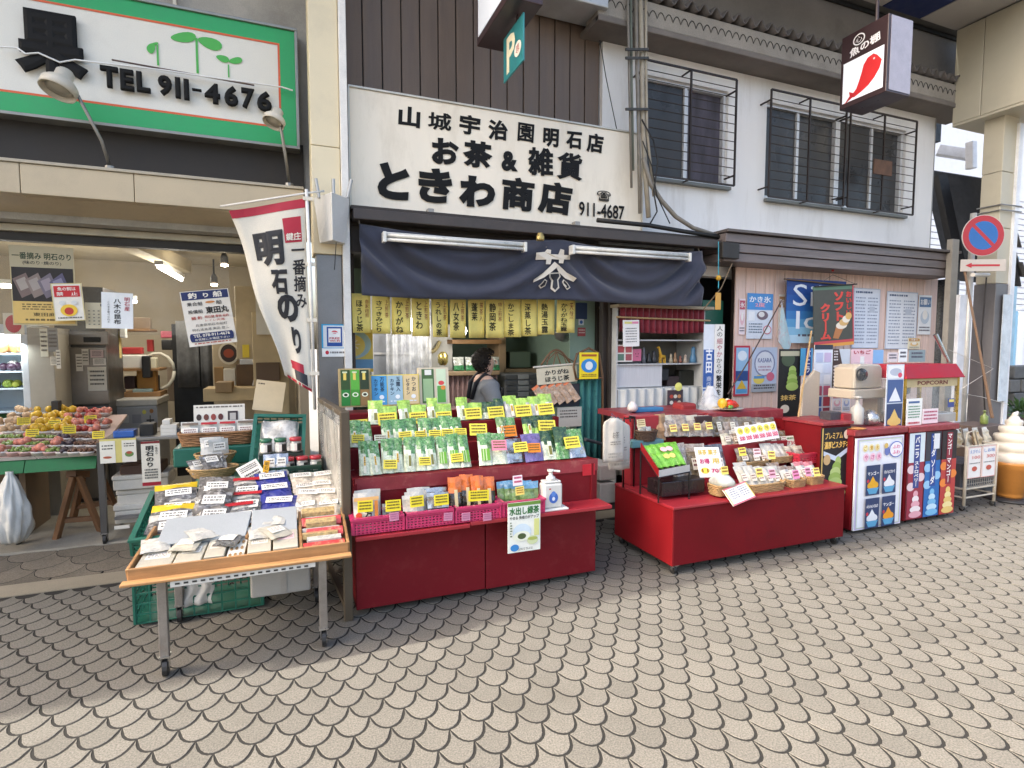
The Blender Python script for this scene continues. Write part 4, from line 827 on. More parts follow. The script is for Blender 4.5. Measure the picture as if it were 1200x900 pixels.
# tilted crate with a white packet sack
cm2 = Matrix.Translation((P(327, 520, 4.05).x, 4.12, gz + .12)) @ Matrix.Rotation(R(48), 4, 'X') @ Matrix.Rotation(R(-4), 4, 'Z')
lattice_crate('green_crate', 'steeply tilted bright green crate showing a clear bag of white packets', cm2, .31, .36, .09, crate_g, nx=7, nz=2)
q = MB().obox(cm2 @ Matrix.Translation((0, 0, .035)), .24, .31, .05).build('packet_tray', M('tray_cream', (.6, .56, .46), .5), None, bev=.006); tag(q, 'cream tray lying inside the steeply tilted green crate', 'tray')
o = MB().grid(lambda u, v: cm2 @ Vector((-.11 + .22 * u, -.15 + .3 * v, .075 + .02 * math.sin(8 * u + 3 * v) * math.sin(9 * v))), 10, 12).build('clear_bag', M('crumpled_clear', (.62, .60, .55), .2, var=.5, scale=22, stain=(.2, .18, .16), stain_amt=.6, stain_scale=15, coat=.7), None, True, solid=.01); tag(o, 'crumpled clear bag of packets in the steeply tilted crate', 'bag')
q = board('cardboard_sheet', 'cream cardboard sheet leaning behind the tilted green crate', 'cardboard', (298, 446, 333, 482), 4.5, 'cdbb98', lambda p: p.lines(.08, .1, .3, .16, 1, '55483a', .7), lean=.3, rot=.15)
lattice_crate('dark_green_crate', 'dark green shallow crate under the glass jars', Matrix.Translation((P(340, 556, 3.72).x, 3.75, gz + .003)), .34, .2, .05, crate_d, nx=8, nz=2)
jarg = M('jar_content', (.34, .33, .30), .15, var=.3, scale=30, coat=.8); lidr = M('lid_red', (.45, .025, .04), .3, coat=.4); lidg = M('lid_green', (.02, .14, .07), .3, coat=.4)
def jar(label, x, y, z, lid):
    o = thing('glass_jar', label, 'jar', (x, y, z), 'seaweed jars on the green table')
    MB().lathe((x, y, z), [(.033, 0), (.037, .006), (.037, .062), (.032, .072)], 14).build('glass', jarg, o, True); MB().lathe((x, y, z + .0725), [(.036, 0), (.037, .002), (.037, .018), (.034, .021)], 14).build('lid', lid, o, True)
    b = MB()
    for k in range(5):
        a = R(-150 + 24 * k); c_ = R(-150 + 24 * (k + 1)); b.mat(k // 3).add([(x + .0378 * math.cos(t), y + .0378 * math.sin(t), z + h_) for t, h_ in ((a, .012), (c_, .012), (c_, .058), (a, .058))], [(0, 1, 2, 3)])
    b.build('label', [K('ece8de'), K('2a2826')], o)
jx = P(330, 540, 3.75).x
for k in range(4): jar('%s red lidded seaweed jar from the left in the lower row' % ORD[k], jx - .04 + .08 * k, 3.77, gz + .008, lidr)
for k in range(2): jar('green lidded seaweed jar, %s on top of the row of jars' % ('left one' if k == 0 else 'right one'), jx - .09 + .085 * k, 3.85, gz + .12, lidg)
jar('red lidded seaweed jar on top at the right beside the green lidded ones', jx + .085, 3.85, gz + .12, lidr)
q = MB().box(jx - .13, jx + .13, 3.80, 3.92, gz + .02, gz + .117).build('jar_step', K('20312a'), None); tag(q, 'dark step block raising the upper jars on the green table', 'block')
for k, (px, py, lb) in enumerate(((317, 552, 'clear packet leaning on the jars at the left'), (330, 548, 'clear packet leaning against the red lidded jars'))):
    c_ = P(px, py, 3.64); bag('clear_packet', lb, 'packet', (c_.x, 3.64, gz + .02), .08, .13, .015, [foil, foil], .35, seed=k, draw=smallw)
q = board('notice_card', 'white printed card lying tilted between the jars and the navy packets', 'card', (281, 541, 308, 566), 3.6, 'ece6d8', lambda p: (p.lines(.1, .12, .9, .4, 3, '55504a', .5), p.lines(.15, .5, .85, .8, 2, '3a3632', .6)), lean=.6, rot=-.5)
q = board('tag_stick', 'small yellow marker strip standing in front of the jars', 'marker', (308, 540, 315, 562), 3.6, 'e2a81e', lambda p: p.text('明石のり', .2, .08, .8, .92, '3a2a10', 0, True, 1), lean=.3, rot=.15)

# loose packets thrown over the flat ones in the wooden tray
rgt = random.Random(33)
for k, (u, v, mt) in enumerate(((.08, .3, whitep), (.2, .22, paper), (.3, .42, whitep), (.38, .25, foil), (.58, .3, whitep), (.68, .25, paper), (.14, .52, paper), (.27, .6, whitep), (.62, .6, whitep))):
    q = tray_pt(u, v, .05 + .006 * (k % 3)); bag('loose_packet', '%s loose clear wrapped packet from the left lying in the wooden tray' % ORD[k], 'packet', q, .12, .13, .018, [mt, mt], R(78) + rgt.uniform(-.1, .06), rgt.uniform(-.6, .6), k, .3, flat=True, draw=(lambda p: (p.rect(.2, .3, .8, .7, 'f0ebdf'), p.lines(.25, .36, .75, .64, 3, '9a8a80', .4))) if k % 2 else None, group='loose packets in the wooden tray')
# ================================================================ FRUIT SHOP INSIDE
def bx_(name, label, cat, r, Y0, Y1, mt, bev=.006, group=None, parent=None):
    q = rect(*r, Y0); o = MB().box(q[0], q[1], Y0, Y1, q[2], q[3]).build(name, mt, parent, bev=bev)
    if parent is None: tag(o, label, cat, group)
    return o
# display fridge
dfY = 6.0; q = rect(-60, 391, 39, 640, dfY); fx0, fx1 = q[0], q[1]; fz1 = P(10, 391, dfY).z
df = thing('display_fridge', 'white lit display fridge with shelves of produce at the left edge', 'fridge', ((fx0 + fx1) / 2, dfY, 0))
wht = M('fridge_white', (.55, .58, .60), .4); fin = M('fridge_inside', (.62, .70, .75), .4, var=.05)
for a in ((fx0, fx0 + .04, dfY, 6.5, .02, fz1), (fx1 - .05, fx1, dfY, 6.5, .02, fz1), (fx0, fx1, dfY, 6.5, fz1 + .001, fz1 + .08), (fx0, fx1, dfY, 6.5, .0, .3)): MB().box(*a).build('casing', wht, df, bev=.005)
MB().box(fx0 + .04, fx1 - .05, 6.44, 6.5, .3, fz1).build('back_panel', fin, df)
shz = [P(15, y, 6.05).z for y in (414, 435, 455, 482)]
for z in shz: MB().box(fx0 + .041, fx1 - .051, 6.05, 6.43, z - .012, z).build('shelf', fin, df)
l = bpy.data.lights.new('fridge_light', 'AREA'); l.energy = 4; l.color = (.85, .95, 1); l.size = .5; lo = bpy.data.objects.new('fridge_light', l); COL.objects.link(lo); lo.location = ((fx0 + fx1) / 2, 6.12, fz1 - .03); lo.rotation_euler = (R(25), 0, 0); lo.parent = df; lo.matrix_parent_inverse = Matrix.Translation(-WLOC[df.name])
MB().box(fx0 + .06, fx1 - .07, 6.05, 6.08, fz1 - .03, fz1 - .005).build('lamp_tube', M('fridge_tube', (.9, .97, 1), .4, emit=4, var=0), df)
rgf = random.Random(12)
orangef = M('brown_fruit', (.33, .15, .05), .5, var=.2); greenf = M('leafy_green', (.22, .30, .04), .5, var=.5, scale=40); eggp = M('eggplant', (.05, .02, .04), .3); whf = M('white_veg', (.6, .58, .52), .5)
def heap(label, cx, Y, z, n, rx, mt, r=.035, cat='produce', name='produce'):
    o = thing(name, label, cat, (cx, Y, z))
    for k in range(n):
        p = (cx + rgf.uniform(-rx, rx), Y + rgf.uniform(-.05, .05), z); rr = r * rgf.uniform(.8, 1.15)
        MB().lathe(p, [(rr * math.sin(math.pi * (i + .3) / 6.3), rr * (1 - math.cos(math.pi * (i + .3) / 6.3))) for i in range(7)], 10, lambda a, z_: 1 + .06 * math.sin(3 * a)).build('piece', mt, o, True)
    return o
for lab, px, k, n, mt, r in (('brown round fruit on the top fridge shelf', 18, 0, 7, orangef, .055), ('green leaf vegetables at the right of the top fridge shelf', 32, 0, 4, greenf, .03), ('dark aubergines on the second fridge shelf', 10, 1, 4, eggp, .04), ('white vegetables at the right of the second fridge shelf', 30, 1, 4, whf, .04), ('pale green beans on the third fridge shelf', 8, 2, 6, greenf, .035), ('yellow green beans at the right of the third fridge shelf', 28, 2, 6, M('bean_yellow', (.4, .42, .06), .5, var=.3), .03)):
    heap(lab, P(px, 430, 6.15).x, 6.15, shz[k] + .001, n, .1, mt, r)
lk = thing('leek_bundle', 'bundle of green leeks standing in the bottom of the display fridge', 'produce', (P(8, 500, 6.15).x, 6.15, .62))
for k in range(9): x = P(2 + 3.2 * k, 500, 6.15).x; MB().tube([(x, 6.15, .66), (x + rgf.uniform(-.02, .02), 6.16, shz[3] - .03)], .014, 6).build('leek', M('leek', (.08, .19, .07), .5, var=.4), lk, True)
# grey-beige panel, steel fridge, papers
bx_('wall_cabinet', 'tall beige cabinet side with pinned papers beside the display fridge', 'cabinet', (39, 384, 69, 660), 6.0, 6.6, M('cab_beige', (.36, .33, .27), .6, var=.1, stain=(.28, .24, .18)))
sfm = M('steel_fridge', (.22, .20, .18), .32, metal=.75, var=.15, scale=2)
sf = thing('steel_fridge', 'tall brushed steel fridge with papers stuck on its door', 'fridge', (P(98, 500, 6.4).x, 6.4, 0))
q = rect(69, 370, 128, 640, 6.4)
MB().box(q[0], q[1], 6.42, 7.0, 0, 2.05).build('casing', M('steel_dark', (.1, .095, .09), .4, metal=.6), sf, bev=.005)
for a, c_ in ((388, 404), (407, 474), (477, 640)): r_ = rect(69, a, 127, c_, 6.4); MB().box(r_[0], r_[1], 6.385, 6.42, max(r_[2], .05), r_[3]).build('door', sfm, sf, bev=.005)
r_ = rect(98, 395, 118, 401, 6.38); MB().box(r_[0], r_[1], 6.37, 6.384, r_[2], r_[3]).build('handle', K('151515'), sf, bev=.003)
for k, (rr, cl) in enumerate((((89, 415, 97, 435), 'dcd8d0'), ((96, 409, 104, 428), 'd0ccc4'), ((106, 410, 121, 419), 'c9b4b4'), ((109, 420, 124, 428), 'd8d4cc'), ((103, 430, 125, 458), 'cfcbbf'))):
    board('paper', '', '', rr, 6.375 - .002 * k, cl, lambda p, k=k: p.lines(.12, .15, .88, .85, 4, '4a4640', .4, k), .002, parent=sf)
for k, (rr, cl) in enumerate((((47, 385, 56, 418), 'd6d2be'), ((56, 384, 68, 412), '8c8a86'), ((59, 418, 69, 428), 'd8d2c2'), ((66, 410, 71, 432), 'e0dace'))):
    board('pinned_paper', ['yellowed paper strip pinned to the beige cabinet', 'grey clip of papers pinned to the beige cabinet top', 'small white memo pinned low on the beige cabinet', 'narrow white paper strip hanging at the cabinet corner'][k], 'paper', rr, 5.985 - .003 * k, cl, lambda p, k=k: p.lines(.12, .1, .88, .9, 5, '6a645c', .4, k), .002)
# shelf clutter, chest freezer
wd2 = M('shelf_wood', (.28, .15, .06), .6, var=.2, scale=6)
sh = thing('wall_shelf', 'cluttered wooden wall shelf right of the steel fridge', 'shelf', (P(155, 440, 7.0).x, 7.0, .9))
for r_ in ((130, 385, 175, 388), (130, 432, 187, 435), (130, 460, 188, 466)): q = rect(*r_, 7.0); MB().box(q[0], q[1], 7.0, 7.4, q[2], q[3]).build('board', wd2, sh, bev=.004)
for k, (r_, cl, lab, cat, Y) in enumerate((((143, 407, 166, 415), 'b5383a', 'red tray on the upper shelf', 'tray', 7.05), ((143, 416, 172, 432), 'dcd8d2', 'white box on the upper shelf', 'box', 7.02), ((160, 433, 183, 459), 'b4813a', 'orange brown carton on the lower shelf', 'box', 7.1), ((175, 419, 183, 432), 'cfc8b0', 'white bottle pump at the shelf end', 'bottle', 7.02), ((166, 417, 176, 443), '1a1a1c', 'black hanging pouch on the shelf edge', 'pouch', 6.98), ((145, 441, 158, 456), '2a1512', 'dark kettle on the lower shelf', 'kettle', 7.05), ((134, 456, 144, 464), 'd9d5cc', 'small white cup box on the lower shelf', 'box', 7.03), ((155, 456, 178, 461), '8fa5a5', 'pale green folder on the lower shelf', 'folder', 7.02), ((188, 388, 203, 396), 'a04a58', 'pink cover of the wall panel by the doorway', 'panel', 7.6), ((189, 398, 202, 410), '1c1b1b', 'black wall panel by the doorway', 'panel', 7.6))):
    bx_(['tray', 'carton', 'carton', 'bottle', 'pouch', 'kettle', 'carton', 'folder', 'wall_panel', 'wall_panel'][k], lab, cat, r_, Y, Y + .12, K(cl), .012)
cf = thing('chest_freezer', 'grey chest freezer covered with stickers below the wooden shelf', 'freezer', (P(162, 500, 6.7).x, 6.7, 0)); q = rect(134, 470, 187, 640, 6.7)
MB().box(q[0], q[1], 6.7, 7.3, 0, P(160, 476, 6.7).z).build('body', M('freezer_grey', (.34, .34, .34), .4, stain=(.45, .45, .45)), cf, bev=.01); MB().box(q[0] - .01, q[1] + .01, 6.69, 7.31, P(160, 476, 6.7).z + .002, P(160, 468, 6.7).z).build('lid', M('freezer_lid', (.42, .4, .36), .4), cf, bev=.01)
board('stickers', '', '', (137, 478, 185, 520), 6.695, '8d8d8c', lambda p: (p.text('大', .72, .22, .92, .6, '2a2626', .02), p.text('特価', .7, .62, .95, .8, '96343c', .01), p.rect(.1, .2, .3, .4, 'a9a9a6'), p.rect(.38, .18, .6, .42, '74747a'), p.rect(.36, .55, .58, .8, 'b5b3ac'), p.disc(.68, .12, .05, .06, 'b8b04a'), p.disc(.86, .1, .05, .06, '8a5a2a')), .003, parent=cf)
# noren curtain and doorway
nr = M('grey_noren', (.085, .085, .085), .85, var=.3, scale=20)
dv = thing('doorway_curtain', 'two grey patterned curtain panels hanging in the back doorway', 'curtain', (P(228, 420, 7.2).x, 7.2, 1.2))
for a, c_ in ((207, 233), (235, 251)):
    q = rect(a, 376, c_, 454, 7.2); MB().grid(lambda u, v, q=q: (q[0] + (q[1] - q[0]) * u, 7.2 + .02 * math.sin(9 * u), q[3] - (q[3] - q[2]) * v), 10, 3).build('panel', nr, dv, True, solid=.004)
bx_('doorway_shade_panel', 'black panel for the dark inside of the open doorway below the grey curtain panels', 'doorway', (206, 380, 252, 640), 7.3, 7.36, K('0a0908'), 0)  # flat black panel stands for the unlit space behind the doorway
# beige partition with clutter
part = M('partition_beige', (.44, .36, .24), .7, var=.1, stain=(.3, .24, .15))
bx_('partition', 'beige plywood partition with a framed round picture', 'partition', (252, 372, 300, 640), 6.8, 6.86, part)
bx_('beige_cabinet', 'tall beige cabinet standing behind the banner flag', 'cabinet', (299, 366, 340, 640), 6.2, 6.7, M('cab_tan', (.48, .38, .22), .6, var=.1))
bx_('wall_cupboard', 'beige hanging cupboard over the brown cardboard box', 'cupboard', (276, 336, 328, 421), 6.5, 6.7, M('cup_beige', (.47, .40, .28), .6))
rp_ = P(268, 414, 6.7); rd = MB(); n = 20
rd.add([(rp_.x + .1 * math.cos(2 * math.pi * k / n), 6.70, rp_.z + .12 * math.sin(2 * math.pi * k / n)) for k in range(n)] + [(rp_.x + .1 * math.cos(2 * math.pi * k / n), 6.74, rp_.z + .12 * math.sin(2 * math.pi * k / n)) for k in range(n)], [tuple(range(n))] + [(n + k, n + (k + 1) % n, (k + 1) % n, k) for k in range(n)])
o = rd.build('round_plate', K('cfc6b0')); tag(o, 'round dark plate with pale rim on the partition', 'plate'); pp = Print((rp_.x - .1, 6.70, rp_.z + .12), X3, -Z3, .2, .24); pp.disc(.5, .5, .4, .4, '2a1a14'); pp.disc(.5, .5, .25, .2, '8a3a1e'); pp.build(o)
bx_('cardboard_box', 'open brown cardboard box under the hanging cupboard', 'box', (277, 427, 329, 455), 6.3, 6.6, M('cardboard_dark', (.10, .06, .03), .8, var=.3))
o = thing('utensil_bundle', 'bundle of pale tool handles sticking out of the cardboard box', 'utensils', (P(305, 440, 6.25).x, 6.25, 1.2))
for k in range(6): MB().bar(P(296 + 5 * k, 455, 6.25), P(303 + 5.5 * k, 426 + (k % 3) * 3, 6.22), .025, .01).build('handle', K(['c9c6bd', '8f8d88', 'b5b0a4'][k % 3]), o)
bx_('yellow_tag', 'yellow memo stuck beside the round plate', 'memo', (284, 404, 292, 419), 6.48, 6.49, K('d6c13a'), 0)
bx_('wall_notice', 'ruled white notice sheet behind the banner flag', 'notice', (300, 348, 320, 392), 6.15, 6.16, K('d0ccc0'), 0)
bx_('stacked_cartons', 'low tan cartons stacked below the partition', 'carton', (238, 455, 300, 470), 6.0, 6.4, M('carton_tan', (.42, .31, .16), .7, var=.15)); bx_('tan_carton', 'small tan carton on the low cartons', 'carton', (252, 448, 272, 460), 5.95, 6.2, M('carton_brown', (.25, .16, .07), .7, var=.15))
# ================================================================ FRUIT TABLE
ftb = thing('fruit_table', 'green skirted fruit table on wooden trestles at the far left', 'table', (-1.7, 5.2, 0))
fz = .665; FY0, FY1 = 5.12, 5.95; fX1 = P(114, 540, FY0).x; fX0 = -2.9
apr = M('green_turf', (.03, .16, .06), .8, var=.15, scale=20)
xj = P(30, 545, FY0).x
for a, c_ in ((fX0, xj - .003), (xj + .003, fX1)): MB().add([(a, FY0 - .05, fz - .09), (c_, FY0 - .05, fz - .09), (c_, FY0, fz), (a, FY0, fz), (a, FY0 - .03, fz - .09), (c_, FY0 - .03, fz - .09), (c_, FY0 + .02, fz - .005), (a, FY0 + .02, fz - .005)], [(0, 1, 2, 3), (7, 6, 5, 4), (0, 4, 5, 1), (1, 5, 6, 2), (3, 2, 6, 7), (0, 3, 7, 4)]).build('skirt', apr, ftb)
slope = .2
MB().add([(fX0, FY0, fz), (fX1, FY0, fz), (fX1 + .02, FY1, fz + slope), (fX0, FY1, fz + slope), (fX0, FY0, fz + .02), (fX1, FY0, fz + .02), (fX1 + .02, FY1, fz + slope + .02), (fX0, FY1, fz + slope + .02)], [(0, 3, 2, 1), (4, 5, 6, 7), (0, 1, 5, 4), (1, 2, 6, 5), (2, 3, 7, 6), (3, 0, 4, 7)]).build('table_top', M('pink_paper', (.55, .40, .34), .6, var=.1), ftb)
MB().box(fX0, fX1, FY0 - .012, FY0 - .002, fz + .001, fz + .024).build('front_rail', M('rail_metal', (.4, .38, .35), .35, metal=.7), ftb)
lg = M('trestle_wood', (.20, .095, .04), .6, var=.25, scale=6)
for nm, a, c_ in (('trestle_leg', (86, 558, 5.2), (66, 632, 5.25)), ('trestle_leg', (92, 558, 5.2), (118, 622, 5.3)), ('trestle_leg', (96, 560, 5.55), (86, 606, 5.6)), ('trestle_leg', (120, 560, 5.55), (135, 592, 5.6)), ('trestle_brace', (72, 610, 5.26), (112, 607, 5.3)), ('trestle_brace', (90, 594, 5.6), (133, 588, 5.6))): MB().bar(P(*a), P(*c_), .05, .035).build(nm, lg, ftb, bev=.004)
MB().bar(P(83, 556, 5.2) + Vector((0, 0, .0)), P(100, 556, 5.62), .06, .05).build('trestle_head', lg, ftb)
MB().box(P(0, 580, 5.5).x - .3, P(34, 580, 5.5).x, 5.45, 5.9, 0, fz + .05).build('counter_base', M('base_brown', (.2, .14, .09), .7), ftb)
def fpos(x, y):                                              # a spot on the sloping table seen at that image point
    d = ray(x, y); t = ((fz + .02 - CAM_H) - slope / (FY1 - FY0) * FY0) / (d.z - slope / (FY1 - FY0) * d.y); return _C + d * t
punnet = clear('punnet', (.9, .9, .88), .22); grape = M('grape_green', (.20, .27, .05), .25, var=.3, scale=30, coat=.3); redm = M('red_fruit', (.38, .05, .04), .35, var=.3); pinkt = M('pink_tray', (.62, .40, .36), .4); figm = M('dark_fig', (.05, .03, .04), .4, var=.4); mang = M('mango_yellow', (.62, .36, .02), .4, var=.15); potat = M('pale_potato', (.5, .32, .18), .6, var=.2); beanm = M('brown_bean', (.14, .06, .03), .5, var=.4)
def pack_fruit(label, px, py, mt, n=9, r=.018, w=.13, d=.1, tray=pinkt):
    p = fpos(px, py); o = thing('fruit_pack', label, 'fruit pack', p, 'fruit packs on the fruit table')
    MB().lathe(p, [(w * .42, 0), (w * .5, .03), (w * .52, .031), (w * .42, .008)], 14, lambda a, z: 1 / max(abs(math.cos(a)), abs(math.sin(a))) ** .5).build('tray', tray, o, True)
    f = MB()
    for k in range(n):
        a = rgf.uniform(0, 6.28); q = rgf.uniform(0, .36) ** .7; c_ = p + Vector((w * q * math.cos(a), d * q * math.sin(a), .012 + rgf.uniform(0, .02))); rr = r * rgf.uniform(.85, 1.2)
        f.lathe(c_, [(rr * math.sin(math.pi * (i + .2) / 5.4), rr * (1 - math.cos(math.pi * (i + .2) / 5.4))) for i in range(6)], 8)
    f.build('fruit', mt, o, True, kind='stuff')
pale_tray = M('white_tray', (.66, .60, .54), .4); peach = M('pink_peach', (.58, .20, .14), .4, var=.35, scale=20)
kinds = {'red plums': (redm, 5, .024, pale_tray), 'pink peaches': (peach, 4, .026, pale_tray), 'yellow mangoes': (mang, 3, .03, pale_tray), 'pale pears': (potat, 3, .028, pale_tray), 'green grapes': (grape, 18, .013, pinkt), 'dark figs': (figm, 6, .02, pale_tray), 'brown beans': (beanm, 14, .012, pale_tray)}
cnt = {}
for j_, y in enumerate((487, 494, 501, 509, 517, 525, 533)):
    for i_ in range(9):
        x = 4 + 14.2 * i_ + (6 if j_ % 2 else 0) + (533 - y) * .12
        if x > 126 - (y - 487) * .3 or (y < 494 and x < 14): continue
        if y < 512: kd = 'pale pears' if x < 38 else ('yellow mangoes' if x < 84 else ('red plums' if (i_ + j_) % 2 else 'pink peaches'))
        else: kd = 'dark figs' if 70 < x < 84 else ('brown beans' if x > 84 else ('green grapes' if (i_ + j_) % 3 else 'pink peaches'))
        cnt[kd] = cnt.get(kd, -1) + 1; mt, n_f, r_f, ty = kinds[kd]
        if cnt[kd] < 16: pack_fruit('%s tray of %s on the fruit table, counted from the back left' % (ORD[cnt[kd]], kd), x, y, mt, n_f, r_f, .105, .085, ty)
for k, (x, y) in enumerate(((40, 512), (83, 508), (108, 495), (66, 501), (30, 498), (117, 514))):
    p = fpos(x, y + 6) + Vector((0, -.03, .045)); card('%s yellow price card standing among the fruit packs' % ORD[k], p, .085, .06, .2, random.uniform(-.2, .2), 'e8cf2e', 'yellow cards on the fruit table', seed=k)
o = MB().lathe(G(16, 636, .08), [(.02 + .1 * math.sin(math.pi * min(1, (t / 22) ** .8 * .98 + .06)) ** .8 * (1 - .35 * t / 22), .52 * t / 22) for t in range(23)], 44, lambda a, z: 1 + .16 * math.sin(5 * a + 9 * z) * (.5 + z) + .09 * math.sin(11 * a - 14 * z) + .06 * math.sin(17 * a + 31 * z)).build('plastic_bag', M('bag_white', (.66, .64, .58), .4, var=.08, bump=.8, bscale=25), None, True); tag(o, 'white plastic bag hanging from the fruit table edge', 'bag')
for lab, px, py in (('left', 22, 640),):
    ct = thing('cart_foot', 'black caster foot below the white plastic bag', 'caster', G(px, py)); p = G(px, py); caster(ct, p.x, p.y, .1, .035); MB().box(p.x - .018, p.x + .018, p.y - .018, p.y + .018, .1, .62).build('post', K('2b2724'), ct)
# ================================================================ STEEL SIDE TABLE
stt = thing('steel_table', 'steel side table on casters between the fruit and seaweed tables', 'table', (-.95, 5.05, 0))
sY = 4.98; q = rect(117, 500, 236, 520, sY); sx0_, sx1_ = q[0], q[1]; szt = P(180, 512, sY).z
MB().box(sx0_, sx1_, sY, 5.55, szt - .025, szt).build('table_top', M('table_steel', (.3, .29, .27), .35, metal=.7, var=.15), stt, bev=.004)
lsx = [P(121, 600, sY + .02).x, P(229, 580, sY + .02).x]
for x in lsx:
    for y in (sY + .03, 5.5): MB().box(x - .02, x + .02, y - .02, y + .02, .09, szt - .026).build('leg', M('leg_dark', (.10, .095, .09), .45, metal=.5), stt); caster(stt, x, y, .09, .04)
MB().box(sx0_ + .05, sx1_ - .05, sY + .06, 5.5, .17, .19).build('lower_shelf', M('table_steel2', (.22, .21, .2), .4, metal=.6), stt)
MB().box(P(132, 600, sY).x, P(150, 600, sY).x, sY + .02, sY + .03, .11, .135).build('label_plate', K('d8d4c8'), stt)
foam = M('foam_white', (.62, .59, .52), .7, var=.06, stain=(.45, .42, .36), stain_amt=.2)
for k, (r_, Y, lab) in enumerate((((134, 590, 190, 612), 5.1, 'lowest white foam box under the steel table'), ((137, 573, 192, 590), 5.12, 'middle white foam box under the steel table'), ((132, 556, 197, 573), 5.08, 'top white foam box under the steel table'))):
    q = rect(*r_, Y); fb_ = thing('foam_box', lab, 'box', ((q[0] + q[1]) / 2, Y, q[2]), 'foam boxes under the steel table'); h_ = q[3] - q[2]
    MB().box(q[0], q[1], Y, Y + .3, q[2], q[2] + h_ * .68).build('body', foam, fb_, bev=.008); MB().box(q[0] - .006, q[1] + .006, Y - .006, Y + .306, q[2] + h_ * .69, q[3]).build('lid', foam, fb_, bev=.008)
q = rect(140, 545, 190, 556, 5.1); o = MB().box(q[0], q[1], 5.1, 5.35, q[2], q[3]).build('brown_tray', K('4a3226'), None, bev=.01); tag(o, 'brown tray with red label on top of the foam boxes', 'tray')
bx_('blue_tray', 'bright blue plastic tray on the steel table', 'tray', (132, 505, 157, 513), 5.02, 5.16, M('blue_plastic', (.03, .12, .42), .35, coat=.3), .008)
bx_('black_box', 'small black cash box on the steel table', 'box', (163, 497, 180, 512), 5.06, 5.2, K('161616'), .008)
for k in range(4): bx_('paper_box', '%s white paper box from the bottom of the stack on the steel table' % ORD[k], 'box', (188 + (2 if k == 3 else 0), 507 - 4.6 * k - (1 if k == 3 else 0), 207 - (8 if k == 3 else 0), 511.5 - 4.6 * k), 5.03, 5.16, K('dedad0'), .003, 'white paper boxes on the steel table')
bx_('pen_holder', 'dark pen holder beside the paper boxes on the steel table', 'holder', (207, 502, 217, 512), 5.04, 5.12, K('3a3a3c'), .004)
def twopics(p):
    p.rect(.0, .08, .42, 1, 'e9e4d4'); p.rect(.6, .08, 1, 1, 'e9e4d4'); p.lines(.06, .25, .36, .5, 2, '55504a', .4); p.disc(.2, .76, .12, .05, 'b05a40'); p.lines(.66, .2, .94, .4, 2, '55504a', .4); p.disc(.8, .66, .12, .12, '6a8a4a'); p.disc(.8, .6, .08, .06, 'b0543c')
board('picture_notice', 'yellow notice with two pictures hung on the steel table edge', 'notice', (117, 514, 160, 542), sY - .02, 'd6c878', twopics, .004)
def nori_small(p):
    p.rect(0, 0, 1, .05, '7a2026'); p.rect(0, .92, 1, 1, 'a01c2c'); p.text('明石のり', .22, .1, .66, .58, '1a1a1a', .03, True); p.text('一番摘み', .74, .1, .88, .3, '333333', 0, True, 1); p.lines(.15, .62, .85, .86, 4, '6a6a64', .6)
board('small_banner', 'small white seaweed banner hanging from the steel table', 'banner', (166, 517, 188, 569), sY - .03, 'e6e0d0', nori_small, .003)

# more clutter at the back of the fruit shop
for k, (r_, Y, cl, nm, lab, cat) in enumerate((((131, 386, 135, 440), 6.9, 'd8d2c0', 'paper_strip', 'long white paper strip hanging at the steel fridge side', 'paper'), ((136, 388, 140, 420), 6.88, 'c9b878', 'paper_strip', 'yellowed paper strip hanging beside the long white one', 'paper'), ((140, 384, 147, 396), 6.86, 'dfe0dc', 'phone', 'white wall telephone above the wooden shelf', 'telephone'), ((172, 398, 179, 412), 7.5, 'a83232', 'red_holder', 'small red holder on the back wall', 'holder'), ((150, 372, 176, 385), 7.1, '6a5a48', 'carton', 'brown carton on top of the wall shelf', 'box'), ((176, 440, 186, 462), 7.2, '3a3632', 'bin', 'dark bin at the end of the wall shelf', 'bin'), ((196, 430, 206, 470), 7.6, '7a6a58', 'folded_apron', 'brown apron hanging beside the doorway', 'apron'), ((251, 430, 262, 450), 6.75, '8a6a3c', 'clipboard', 'tan clipboard on the partition edge', 'clipboard'), ((262, 432, 276, 452), 6.7, 'cfc8b8', 'carton', 'white carton beside the brown cardboard box', 'box'), ((246, 378, 256, 396), 6.78, '2f4a8a', 'blue_tag', 'small blue sheet on the partition', 'paper'), ((300, 425, 328, 446), 6.1, '5a4632', 'tool_crate', 'dark crate behind the cream cardboard sheet', 'crate'), ((281, 421, 300, 427), 6.3, 'b0b4b8', 'foil_tray', 'silver foil tray under the hanging cupboard', 'tray'), ((60, 470, 69, 492), 5.9, '2a2624', 'stool', 'dark stool back beside the beige cabinet', 'stool'))):
    bx_(nm, lab, cat, r_, Y, Y + .08, K(cl), .006)
hz_ = P(185, 435, 7.3); o = MB().tube([(hz_.x + .16 * math.cos(a / 14 * 6.28), 7.3, hz_.z + .2 * math.sin(a / 14 * 6.28)) for a in range(15)], .018, 8).build('hose_ring', K('c9c4b4'), None, True); tag(o, 'pale coiled hose hanging on the back wall beside the doorway', 'hose')
